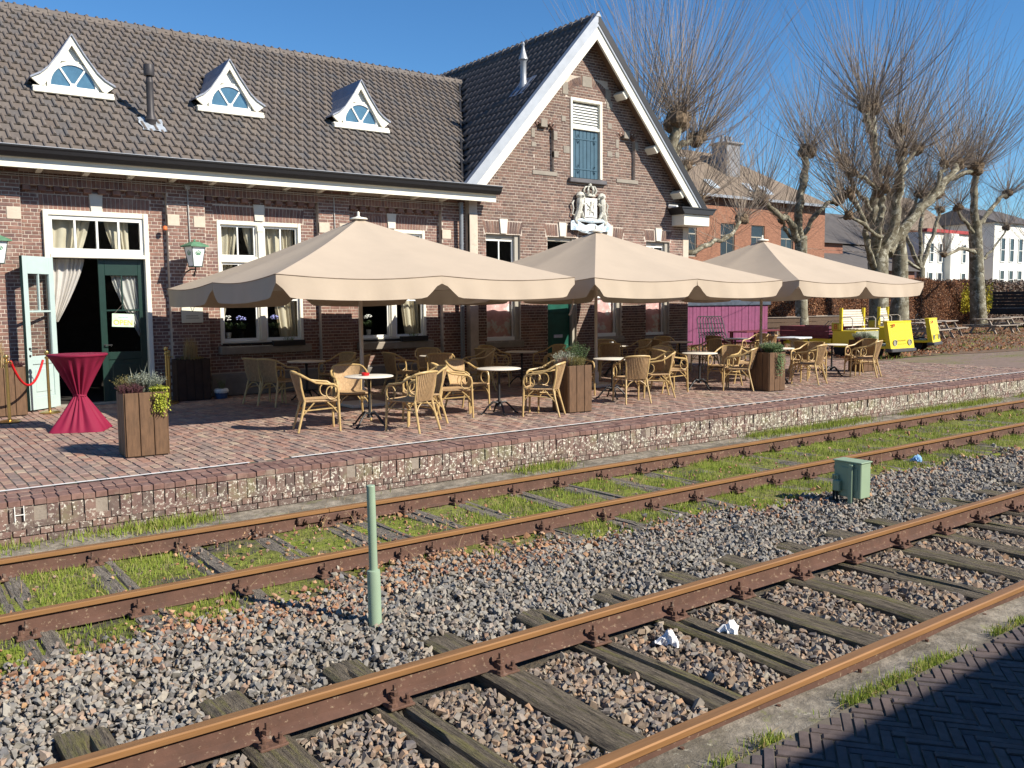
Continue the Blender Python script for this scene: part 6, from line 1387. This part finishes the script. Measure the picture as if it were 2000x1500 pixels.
tree('slender pollarded plane tree rising behind the rightmost parasol', (37.85, Y_, G0),
     [((37.85, Y_, G0-.1), .34), ((37.7, Y_, 1.6), .30), ((37.6, Y_, 3.6), .29), ((37.55, Y_, 5.2), .30)],
     [([(37.5, Y_, 4.8), (37.3, Y_, 6.4), (37.7, Y_, 8.0), (37.98, Y_, 9.3)], .26, .19, 1.1),
      ([(37.3, Y_, 5.0), (36.0, Y_-.3, 6.0), (35.3, Y_-.2, 6.2), (34.5, Y_, 6.7)], .2, .12, .6),
      ([(37.7, Y_, 5.0), (38.6, Y_+.2, 6.0), (39.6, Y_, 6.9), (40.6, Y_, 7.1)], .16, .10, .6),
      ([(37.6, Y_, 4.5), (37.0, Y_+.4, 5.4), (36.6, Y_+.4, 5.9)], .12, .08, .3)], 5.2, 85, .7, rsh=.018)
Y_ = 24.0
tree('pollarded plane tree rising behind the right slope of the gable', (25.1, Y_, G0),
     [((25.1, Y_, G0-.1), .36), ((25.1, Y_, 3.0), .32), ((25.2, Y_, 5.6), .31), ((25.3, Y_, 7.4), .28)],
     [([(25.3, Y_, 7.0), (25.5, Y_, 8.0), (25.8, Y_, 9.0)], .26, .2, 1.5), ([(25.3, Y_, 7.2), (26.0, Y_+.1, 8.0), (26.8, Y_, 8.3)], .17, .13, .9), ([(25.2, Y_, 6.4), (25.8, Y_-.2, 7.0), (26.3, Y_, 7.3)], .12, .09, .4),
      ([(25.2, Y_, 3.6), (26.8, Y_-.4, 4.2), (28.3, Y_-.3, 4.6), (29.6, Y_, 5.4)], .15, .08, .5), ([(25.2, Y_, 4.6), (24.2, Y_, 6.6), (23.9, Y_, 8.2)], .18, .14, .9), ([(25.2, Y_, 5.2), (26.2, Y_-.2, 5.7), (27.0, Y_, 6.0)], .1, .06, .5)], 6.3, 120, .75, rsh=.015)
Y_ = 28.0
tree('plane tree directly behind the largest one, its grey trunk doubled beside it', (48.6, Y_, G0), [((48.6, Y_, G0-.1), .62), ((48.7, Y_, 2.0), .48), ((48.6, Y_, 4.4), .42), ((48.3, Y_, 6.0), .34)],
     [([(48.3, Y_, 5.6), (47.4, Y_, 7.6), (46.9, Y_, 9.2)], .26, .16, .8), ([(48.5, Y_, 5.4), (50.2, Y_, 7.0), (51.8, Y_, 8.2)], .22, .13, .7), ([(48.4, Y_, 5.0), (46.8, Y_, 5.9), (45.0, Y_, 6.6)], .16, .1, .5)], 5.2, 60, .8, rsh=.017)
Y_ = 28.5
tree('pollarded plane tree at the right beside the black wagon', (59.2, Y_, G0), [((59.2, Y_, G0-.1), .55), ((58.9, Y_, 2.0), .46), ((58.5, Y_, 4.6), .42), ((58.2, Y_, 6.8), .38)],
     [([(58.2, Y_, 6.6), (58.0, Y_, 8.4), (58.0, Y_, 10.4)], .3, .22, 1.1), ([(58.3, Y_, 6.6), (59.8, Y_, 7.6), (61.2, Y_, 8.6), (62.4, Y_, 9.0)], .2, .12, .8), ([(58.3, Y_, 6.2), (56.8, Y_, 7.0), (56.0, Y_, 7.8)], .16, .1, .6),
      ([(58.6, Y_, 4.9), (56.4, Y_-.3, 5.2), (53.9, Y_-.3, 4.75)], .16, .10, .3), ([(58.7, Y_, 4.2), (60.6, Y_, 5.2), (62.4, Y_, 6.8)], .12, .06, .4)], 6.0, 75, .85, rsh=.019)
Y_ = 26.0
tree('pollarded plane tree at the right picture edge', (66.5, Y_, G0), [((66.5, Y_, G0-.1), .4), ((66.4, Y_, 3.0), .36), ((66.2, Y_, 5.4), .32)],
     [([(66.2, Y_, 5.2), (64.6, Y_, 5.0), (62.6, Y_, 4.4), (61.4, Y_, 5.2)], .18, .09, .5), ([(66.2, Y_, 5.2), (66.0, Y_, 7.4), (65.4, Y_, 9.8)], .26, .18, .9), ([(66.2, Y_, 5.2), (64.8, Y_, 6.6), (63.6, Y_, 7.8)], .2, .13, .8), ([(66.3, Y_, 5.0), (68.2, Y_, 6.8), (69.6, Y_, 9.0)], .2, .12, .8)], 5.4, 65, .85, rsh=.018)
Y_ = 44.0
tree('distant plane tree beyond the hedge between the brick house and the white houses', (80, Y_, G0), [((80, Y_, G0), .4), ((80, Y_, 5.0), .36)],
     [([(80, Y_, 4.8), (77.5, Y_, 7.5), (76.5, Y_, 10)], .26, .16, 1), ([(80, Y_, 4.8), (82, Y_, 8), (83, Y_, 10.5)], .26, .16, 1), ([(80, Y_, 4.8), (79.6, Y_, 8.4), (80.2, Y_, 11.5)], .26, .16, 1), ([(80, Y_, 4.8), (75, Y_, 6.5), (72.5, Y_, 8.2)], .2, .14, .9)], 5.5, 60, .9, rsh=.022)
# ---- brick house beyond the hedge
hs = thing('brick_house', 'large orange-brown brick house with steep brown hipped roof and grey chimney', 'house', (52, 40, G0))
M_BH = mat('orange_brown_far_brick', (.30,.145,.09), .9, stretch=(1.2, 1.2, 7), nvar=.45, nscale=2.6, layers=[((.17,.085,.06), 4, .5, .62), ((.40,.27,.2), 5, .60, .68)]); M_RF = mat('brown_far_roof_tile', (.20,.155,.115), .85, stretch=(1, 4, 4), nvar=.22, nscale=2.5)
HX0, HX1, HY, HZ, RZ = 34.0, 58.95, 40.0, 9.1, 12.9
HW = [(x, x+1.45, 5.0, 7.3) for x in (40.3, 43.4, 47.2, 50.4, 53.7)]
k = MB(); backing(k, HX0, HX1, G0, HZ, HY, HY+.4, [(a, c, z0, z1) for a, c, z0, z1 in HW]); k.box(HX0, HX0+.3, HY+.4, HY+9, G0, HZ); k.box(HX1-.3, HX1, HY+.4, HY+9, G0, HZ); k.box(HX0, HX1, HY+9, HY+9.3, G0, HZ); k.build('wall', M_BH, hs)
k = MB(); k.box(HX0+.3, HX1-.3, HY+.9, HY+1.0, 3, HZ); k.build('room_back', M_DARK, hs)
for a, c, z0, z1 in HW:
    k = MB()
    for p in ((a, a+.07, z0, z1), (c-.07, c, z0, z1), (a+.07, c-.07, z0, z0+.07), (a+.07, c-.07, z1-.07, z1), (a+.07, c-.07, z0+1.45, z0+1.53)): k.box(p[0], p[1], HY+.08, HY+.16, p[2], p[3])
    k.box((a+c)/2-.02, (a+c)/2+.02, HY+.09, HY+.15, z0+.07, z0+1.45); W = k.build('window', M_GREIGE, hs); k = MB(); k.box(a+.07, c-.07, HY+.11, HY+.12, z0+.07, z1-.07); k.build('pane', M_GLASSF, W)
k = MB(); e = .5; ry0, ry1 = HY+4.6, HY+4.6; rx1 = HX1-6.8
k.add([(HX0-e, HY-e, HZ-.1), (HX1+e, HY-e, HZ-.1), (HX1+e, HY+9.7, HZ-.1), (HX0-e, HY+9.7, HZ-.1), (HX0, ry0, RZ), (rx1, ry0, RZ)], [(0,1,5,4), (1,2,5), (2,3,4,5), (3,0,4), (3,2,1,0)]); k.build('roof', M_RF, hs)
k = MB(); k.box(HX0-e, HX1+e, HY-e-.1, HY-e+.05, HZ-.2, HZ-.02); k.build('gutter', M_ZINC, hs)
k = MB(); k.bbox(50.0, 51.5, 41.9, 43.3, 10.6, 13.3, .05); k.bbox(49.85, 51.65, 41.75, 43.45, 13.1, 13.25, .03); 
for i in range(3): k.lathe([(.14, 0), (.12, .5)], (50.3+.45*i, 42.6, 13.25), 8)
k.build('chimney', mat('lead_grey_chimney', (.22,.23,.25), .7, nvar=.2), hs)
def onroof(x, t): return (x, HY-e+(ry0-HY+e)*t, HZ-.1+(RZ-HZ+.1)*t)
for x, t in ((47.2, .62), (44.2, .2), (47.0, .16), (51.0, .16), (52.6, .14)):
    k = MB(); a = onroof(x, t); c = onroof(x, t+.16); k.add([(a[0]-.45, a[1]-.03, a[2]+.07), (a[0]+.45, a[1]-.03, a[2]+.07), (c[0]+.45, c[1]-.03, c[2]+.07), (c[0]-.45, c[1]-.03, c[2]+.07), (a[0]-.45, a[1], a[2]-.05), (a[0]+.45, a[1], a[2]-.05)], [(0,1,2,3), (0,4,5,1)]); k.build('skylight', mat('skylight_glass', (.45,.52,.58), .15, spec=.8), hs)
# blue window of the low annexe seen right of the cornice
# ---- far houses
def block(name, label, x0, x1, y0, z1, m, wins, rm=None, rz=None, wz=None, dy=9, roofh=3.0, frame=M_WHITE, trim=None):
    t = thing(name, label, 'house', ((x0+x1)/2, y0, G0)); k = MB()
    k.box(x0, x1, y0, y0+dy, G0, z1); k.build('wall', m, t)
    for a, c, p, q in wins:
        k = MB(); w = .10
        for r_ in ((a-w, a, p-w, q+w), (c, c+w, p-w, q+w), (a, c, p-w, p), (a, c, q, q+w), (a, c, (p+q)/2-.03, (p+q)/2+.03)): k.box(r_[0], r_[1], y0-.08, y0+.02, r_[2], r_[3])
        W = k.build('window', frame, t); k = MB(); k.box(a, c, y0-.03, y0-.01, p, q); k.build('pane', M_GLASSF, W)
    if rm:
        k = MB(); k.add([(x0-.4, y0-.4, z1), (x1+.4, y0-.4, z1), (x1+.4, y0+dy+.4, z1), (x0-.4, y0+dy+.4, z1), (x0+1.5, y0+dy/2, z1+roofh), (x1-1.5, y0+dy/2, z1+roofh)], [(0,1,5,4), (1,2,5), (2,3,4,5), (3,0,4), (3,2,1,0)]); k.build('roof', rm, t)
    else:
        k = MB(); k.box(x0-.2, x1+.2, y0-.25, y0+.3, z1-.02, z1+.28); k.build('cornice', trim or M_RED, t)
    return t
M_WH = mat('white_far_stucco', (.74,.73,.66), .85, nvar=.06, nscale=1); M_SL = mat('far_slate_roof', (.095,.085,.08), .8, nvar=.15, nscale=2); M_FB = mat('far_red_brick_wall', (.26,.12,.08), .9, nvar=.15)
Yh = 45.0
bw = block('white_house', 'cream white two storey house with red cornice right of the largest tree', 82.3, 90.9, Yh, 8.5, M_WH, [(x, x+.55, 5.7, 7.4) for x in (83.3, 84.9, 88.0, 89.5)]+[(x, x+.7, 3.0, 4.6) for x in (83.1, 84.8, 87.8, 89.4)], trim=mat('dark_red_cornice', (.35,.05,.05), .7))
k = MB(); k.bbox(85.9, 87.4, Yh-.7, Yh, G0, 8.4, .05); k.build('bay', M_WH, bw)
block('white_villa', 'white villa with grey roof and cornice bands at the right edge', 96.0, 108, Yh, 10.0, M_WH, [(x, x+.8, 6.0, 8.4) for x in (97.5, 99.5, 101.5, 103.5)]+[(x, x+.8, 3.2, 5.0) for x in (97.5, 99.5, 101.5)], rm=M_SL, roofh=2.0, trim=M_WHITE)
block('slate_house', 'dark slate roofed house behind the large tree', 71, 82, 48, 7.2, M_FB, [(x, x+.8, 4.2, 5.8) for x in (73, 76, 79)], rm=M_SL, roofh=3.4)
block('red_brick_house', 'low red brick house left of the white houses', 66.0, 78.0, 43.5, 4.6, M_FB, [(x, x+.8, 2.6, 4.0) for x in (69, 71.5, 74)], rm=M_SL, roofh=2.6)
block('grey_roofed_house', 'brown roofed house between the two white houses', 88, 98, 50, 9.2, M_FB, [(90, 91, 6, 8)], rm=M_RF, roofh=4.2)
block('dark_brick_house', 'dark brick house filling the gap right of the orange-brown house', 60.2, 70.5, 46, 7.0, M_FB, [(62, 63, 4, 6), (65, 66, 4, 6)], rm=M_SL, roofh=3.2)
# ---- bench, picnic tables, wagon
def bench(label, x, y, rz, L=2.6):
    t = thing('wooden_bench', label, 'bench', (x, y, G0), rz, 'dark wooden benches in the yard')
    for i in range(2): k = MB(); k.bbox(-L/2, L/2, .18, .22, .50+i*.24, .72+i*.24, .008); k.build('back_board', M_OLDW, t, world=False)
    for i in range(3): k = MB(); k.bbox(-L/2, L/2, -.25+i*.14, -.13+i*.14, .42, .46, .006); k.build('seat_board', M_OLDW, t, world=False)
    k = MB(); k.bbox(-L/2-.02, L/2+.02, .14, .30, .965, 1.0, .006); k.build('top_board', M_GREYW, t, world=False)
    for s in (-1, 0, 1): k = MB(); k.bbox(s*L*.46-.04, s*L*.46+.04, .22, .27, 0, .96, .006); k.bbox(s*L*.46-.04, s*L*.46+.04, -.22, .2, .36, .42, .006); k.bbox(s*L*.46-.03, s*L*.46+.03, -.22, -.16, 0, .36, .006); k.build('leg', M_GREYW, t, world=False)
    return t
bench('dark wooden bench right of the purple enclosure', 34.9, 26.2, rad(-28)); bench('long dark wooden bench behind the red flatbed', 38.4, 26.3, rad(-20), 3.4); bench('dark wooden bench left of the slatted tug seat', 41.2, 27.2, rad(-10), 2.4)
def picnic(label, x, y, rz, L=2.3):
    t = thing('picnic_table', label, 'picnic table', (x, y, G0), rz, 'weathered picnic tables in the yard')
    for i in range(5): k = MB(); k.bbox(-L/2, L/2, -.40+i*.16, -.255+i*.16, .74, .78, .006); k.build('top_plank', M_GREYW, t, world=False)
    for s in (-1, 1):
        for i in range(2): k = MB(); k.bbox(-L/2, L/2, s*.72-.14+i*.15, s*.72+i*.15, .43, .47, .006); k.build('seat_plank', M_GREYW, t, world=False)
        k = MB(); xx = s*(L/2-.35)
        for q in (-1, 1): k.add([(xx-.04, q*.68-.05, 0), (xx+.04, q*.68-.05, 0), (xx+.04, q*.68+.05, 0), (xx-.04, q*.68+.05, 0), (xx-.04, q*.25-.05, .74), (xx+.04, q*.25-.05, .74), (xx+.04, q*.25+.05, .74), (xx-.04, q*.25+.05, .74)], [(3,2,1,0), (4,5,6,7), (0,1,5,4), (1,2,6,5), (2,3,7,6), (3,0,4,7)])
        k.box(xx-.05, xx+.05, -.85, .85, .37, .43); k.build('trestle', M_GREYW, t, world=False)
    return t
for lab, x, y, rz in (('weathered picnic table nearest the second tug, left of the others', 37.4, 20.4, 10), ('weathered picnic table in the middle of the yard', 40.6, 21.2, 14), ('weathered picnic table behind the middle one', 43.0, 23.6, 8), ('weathered picnic table in front of the black wagon', 46.2, 21.6, -4), ('weathered picnic table at the right edge of the yard', 50.5, 22.6, 4), ('weathered picnic table close to the hedge left of the others', 43.6, 27.6, 10)): picnic(lab, x, y, rad(rz))
t = thing('red_picnic_table', 'dark red picnic table in front of the purple enclosure', 'picnic table', (24.6, 19.2, G0), rad(8))
for i in range(4): k = MB(); k.bbox(-1.3, 1.3, -.36+i*.18, -.19+i*.18, .74, .78, .006); k.build('top_plank', M_RED, t, world=False)
for s in (-1, 1): k = MB(); k.bbox(-1.3, 1.3, s*.75-.14, s*.75+.14, .43, .47, .006); k.build('seat_plank', M_RED, t, world=False); k = MB(); k.box(s*.9-.04, s*.9+.04, -.8, .8, .36, .43); k.box(s*.9-.04, s*.9+.04, -.5, -.4, 0, .74); k.box(s*.9-.04, s*.9+.04, .4, .5, 0, .74); k.build('trestle', M_RED, t, world=False)
t = thing('white_slab_table', 'low white slab table between the terrace and the red flatbed', 'table', (22.0, 15.9, G0), rad(5)); k = MB(); k.bbox(-.45, .45, -.35, .35, .66, .71, .01); k.build('slab', mat('pale_laminate', (.6,.62,.62), .5), t, world=False); k = MB()
for sx in (-1, 1):
    for sy in (-1, 1): k.tube([(sx*.40, sy*.30, 0), (sx*.36, sy*.28, .66)], .02, 5)
k.build('leg_frame', M_BLACK, t, world=False)
t = thing('stacked_chairs', 'pile of folded black metal garden chairs against the gable corner', 'chairs', (23.6, 20.6, G0), rad(-30))
for i in range(6):
    k = MB(); o = i*.10; k.tube([(-.3+o, -.25, 0), (-.28+o, -.2, .5), (-.24+o, .2, 1.15), (-.2+o, .22, 1.25), (.1+o, .22, 1.25), (.15+o, .2, 1.15), (.18+o, -.2, .5), (.2+o, -.25, 0)], .018, 5); k.tube([(-.28+o, -.2, .6), (-.1+o, -.5, .75), (.15+o, -.2, .6)], .014, 5)
    for z_ in (.55, .7, .85, 1.0): k.tube([(-.27+o, -.1+z_*.2, z_), (.17+o, -.1+z_*.2, z_)], .012, 4)
    k.build('folded_chair', M_BLACK, t, world=False)
# freight wagon
t = thing('freight_wagon', 'black open freight wagon with plank sides at the right edge', 'wagon', (60.5, 25.2, G0), rad(0)); M_WG = mat('black_tarred_plank', (.018,.02,.024), .7, nvar=.4, nscale=3)
for i in range(5): k = MB(); k.bbox(-4.0, 6.0, -1.3, -1.24, 1.22+i*.20, 1.40+i*.20, .01); k.bbox(-4.0, -3.94, -1.24, 1.24, 1.22+i*.20, 1.40+i*.20, .01); k.build('side_plank', M_WG, t, world=False)
k = MB(); k.bbox(-4.1, 6.1, -1.35, 1.35, .82, 1.20, .03); k.box(-4.1, 6.1, -1.0, -.9, .70, .82); k.build('chassis', M_WG, t, world=False)
k = MB()
for x in (-3.9, -2.2, -.4, 1.4, 3.2, 5): k.box(x, x+.1, -1.36, -1.30, 1.0, 2.25)
k.build('stanchion', M_WG, t, world=False)
for x in (-2.6, -.9, 2.2, 4.0):
    k = MB(); k.lathe([(.44, -.05), (.48, -.04), (.48, .05), (.40, .06), (.38, .02), (.12, .02), (.12, .08), (.03, .09)], (0,0,0), 20, Matrix.Translation((x, -.85, .50))@Matrix.Rotation(rad(90), 4, 'X')); k.build('wheel', mat('rust_black_wheel', (.05,.03,.028), .8), t, True, world=False, sharp=40)
k = MB(); k.bbox(-2.9, -.6, -1.0, -.85, .55, .95, .02); k.bbox(1.9, 4.3, -1.0, -.85, .55, .95, .02); k.build('axle_box', M_WG, t, world=False)
# ---- baggage tugs; local +y = forwards
def tug(label, x, y, rz, flat, sgn):
    t = thing('baggage_tug', label, 'tug', (x, y, G0), rz, 'yellow electric baggage tugs'); B = lambda k, n, m, sm=False: k.build(n, m, t, sm, world=False)
    W = .58
    k = MB(); k.add([(-W, .98, .30), (W, .98, .30), (W, 1.14, .30), (-W, 1.14, .30), (-W, .86, 1.10), (W, .86, 1.10), (W, .98, 1.13), (-W, .98, 1.13)], [(3,2,1,0), (4,5,6,7), (0,1,5,4), (1,2,6,5), (2,3,7,6), (3,0,4,7)])
    k.bbox(-W-.02, W+.02, .84, 1.0, 1.08, 1.13, .01); fp_ = B(k, 'front_panel', M_YEL)
    for s in (-1, 1):
        T = Matrix.Translation((s*.36, 1.125, .48))@Matrix.Rotation(rad(-90), 4, 'X'); k = MB(); k.lathe([(.095, -.02), (.095, .012), (.075, .014), (.07, -.004), (.0, -.006)], (0,0,0), 20, T); k.build('headlight', mat('headlight_glass', (.35,.34,.27), .3), fp_, True, world=False, sharp=40)
    k = MB()
    for i in range(6): k.box(-.20+i*.07, -.15+i*.07, 1.12, 1.125, .54, .575)
    for i in range(5): k.box(-.18+i*.08, -.12+i*.08, 1.128, 1.133, .44, .455)
    k.build('embossed_lettering', mat('ochre_print', (.5,.40,.04), .6), fp_, world=False)
    k = MB(); yy = 1.035
    for a, c, p, q in ((.30, .44, 1.03, 1.045), (.30, .44, .965, .98), (.30, .315, .98, 1.03), (.36, .375, .98, 1.03)): k.box(a, c, yy, yy+.02-.0, p, q)
    k.build('red_marking', mat('red_print', (.5,.05,.03), .6), fp_, world=False)
    k = MB(); k.bbox(-W-.03, W+.03, .95, 1.2, .20, .31, .02); B(k, 'bumper', mat('grey_rubber', (.07,.07,.075), .7))
    k = MB(); k.bbox(-W, W, -1.0, .98, .30, .38, .01); k.bbox(-W, W, -.95, -.1, .38, .82, .02); B(k, 'body', M_YEL)
    k = MB(); k.box(-W+.02, W-.02, -.08, .90, .385, .41); k.box(-W+.03, W-.03, -.098, -.08, .41, .80); B(k, 'foot_well', mat('grey_green_panel', (.30,.32,.24), .6))
    for i in range(7): k = MB(); k.bbox(-.52, .52, -.60-.02*i, -.57-.02*i, .95+i*.075, 1.015+i*.075, .006); B(k, 'backrest_slat', mat('pale_slat_wood', (.62,.57,.47), .7, nvar=.15))
    for i in range(4): k = MB(); k.bbox(-.52, .52, -.5+i*.12, -.40+i*.12, .86, .885, .005); B(k, 'seat_slat', mat('pale_slat_wood', (.62,.57,.47), .7))
    for s in (-1, 1):
        k = MB(); k.bbox(s*.55-.03, s*.55+.03, -.70, -.60, .80, 1.52, .008); B(k, 'seat_post', M_YEL)
        k = MB(); k.tube([(s*.56, -.62, 1.22), (s*.57, -.30, 1.24), (s*.57, -.22, 1.18), (s*.57, -.22, .9)], .014, 6); B(k, 'grab_rail', M_STEEL, True)
    k = MB(); k.bbox(sgn*W-.03, sgn*W+.03, -.98, -.62, .80, 1.06, .03); pl_ = B(k, 'number_plate', mat('ochre_yellow_paint', (.55,.42,.04), .5))
    for xx, yy in ((-.45, .55), (.45, .55), (-.48, -.7), (.48, -.7)):
        k = MB(); k.lathe([(.05, -.07), (.2, -.07), (.23, -.04), (.23, .04), (.2, .07), (.05, .07)], (0,0,0), 20, Matrix.Translation((xx, yy, .23))@Matrix.Rotation(rad(90), 4, 'Y')); w = B(k, 'wheel', M_RUB, True)
    k = MB(); k.tube([(.2, .9, 1.0), (.2, .5, 1.12)], .014, 6); k.tube([(.2+.16*math.cos(a), .5+.04*math.sin(a), 1.12+.15*math.sin(a)) for a in [2*math.pi*i/12 for i in range(13)]], .012, 5); B(k, 'steering_wheel', M_BLACK, True)
    if flat:
        k = MB(); k.bbox(-.62, .62, -3.0, -1.05, .55, .62, .01); B(k, 'flatbed', M_RED)
        for s in (-1, 1):
            for i in range(2): k = MB(); k.bbox(s*.62-.02, s*.62+.02, -3.0, -1.05, .63+i*.16, .78+i*.16, .008); B(k, 'side_board', M_RED)
        k = MB(); k.bbox(-.6, .6, -3.0, -2.96, .63, .93, .008); B(k, 'side_board', M_RED); k = MB(); k.box(-.56, .56, -2.9, -1.0, .34, .55); k.bbox(-.60, -.56, -2.9, -1.0, .38, .55, .01); B(k, 'flatbed_frame', M_YEL)
        k = MB(); k.lathe([(.05, -.06), (.22, -.06), (.24, 0), (.22, .06), (.05, .06)], (0,0,0), 18, Matrix.Translation((sgn*.45, -2.3, .24))@Matrix.Rotation(rad(90), 4, 'Y')); B(k, 'wheel', M_RUB, True)
        k = MB(); k.box(-.4, .45, -2.5, -1.3, .64, .90); B(k, 'pink_crate', mat('pink_crate', (.45,.16,.2), .7)); k = MB(); k.tube([(.4, -1.4, .8), (.2, -1.2, 1.15)], .012, 4); k.tube([(.5, -1.5, .8), (.4, -1.2, 1.12)], .012, 4); B(k, 'stick', M_GREYW)
    return t
# heading: local +y towards the track (-Y), turned slightly
tg = tug('yellow baggage tug with red flatbed, white slatted seat and letter B', 25.4, 15.55, rad(176), True, 1)
T = Matrix.Rotation(rad(176), 4, 'Z')
def tplate(tg, txt, size, lx, ly, lz, m):
    cu = bpy.data.curves.new('lettering', 'FONT'); cu.body = txt; cu.size = size; cu.extrude = .002; cu.align_x = 'CENTER'; cu.align_y = 'CENTER'; o = bpy.data.objects.new('l', cu); S.collection.objects.link(o); bpy.context.view_layer.update()
    me = bpy.data.meshes.new_from_object(o); bpy.data.objects.remove(o); me.materials.clear(); me.materials.append(m); q = bpy.data.objects.new('lettering', me); link(q, tg)
    q.matrix_local = Matrix.Translation((lx, ly, lz))@Matrix.Rotation(rad(90), 4, 'Z')@Matrix.Rotation(rad(90), 4, 'X')
tplate(tg, 'B', .24, .615, -.80, .93, mat('red_print', (.5,.05,.03), .6))
tug('second yellow baggage tug standing behind the first', 29.6, 16.9, rad(196), False, 1)
# ---- overhead wire from the gable corner to the trees
k = MB(); k.tube([(18.9, 17.1, 4.1), (25, 19.6, 3.65), (31, 22, 3.5), (37.5, 26.6, 3.7)], .008, 4); k.tube([(37.6, 26.6, 4.6), (48, 27, 4.5), (58.5, 28.3, 5.3)], .010, 4); tag(k.build('light_cable', M_GREYW), 'thin light cable strung from the gable corner through the trees', 'cable')
print('objects', len(bpy.data.objects), 'tris', sum(sum(len(p.vertices)-2 for p in o.data.polygons) for o in bpy.data.objects if o.type == 'MESH' and o.data.users == 1))
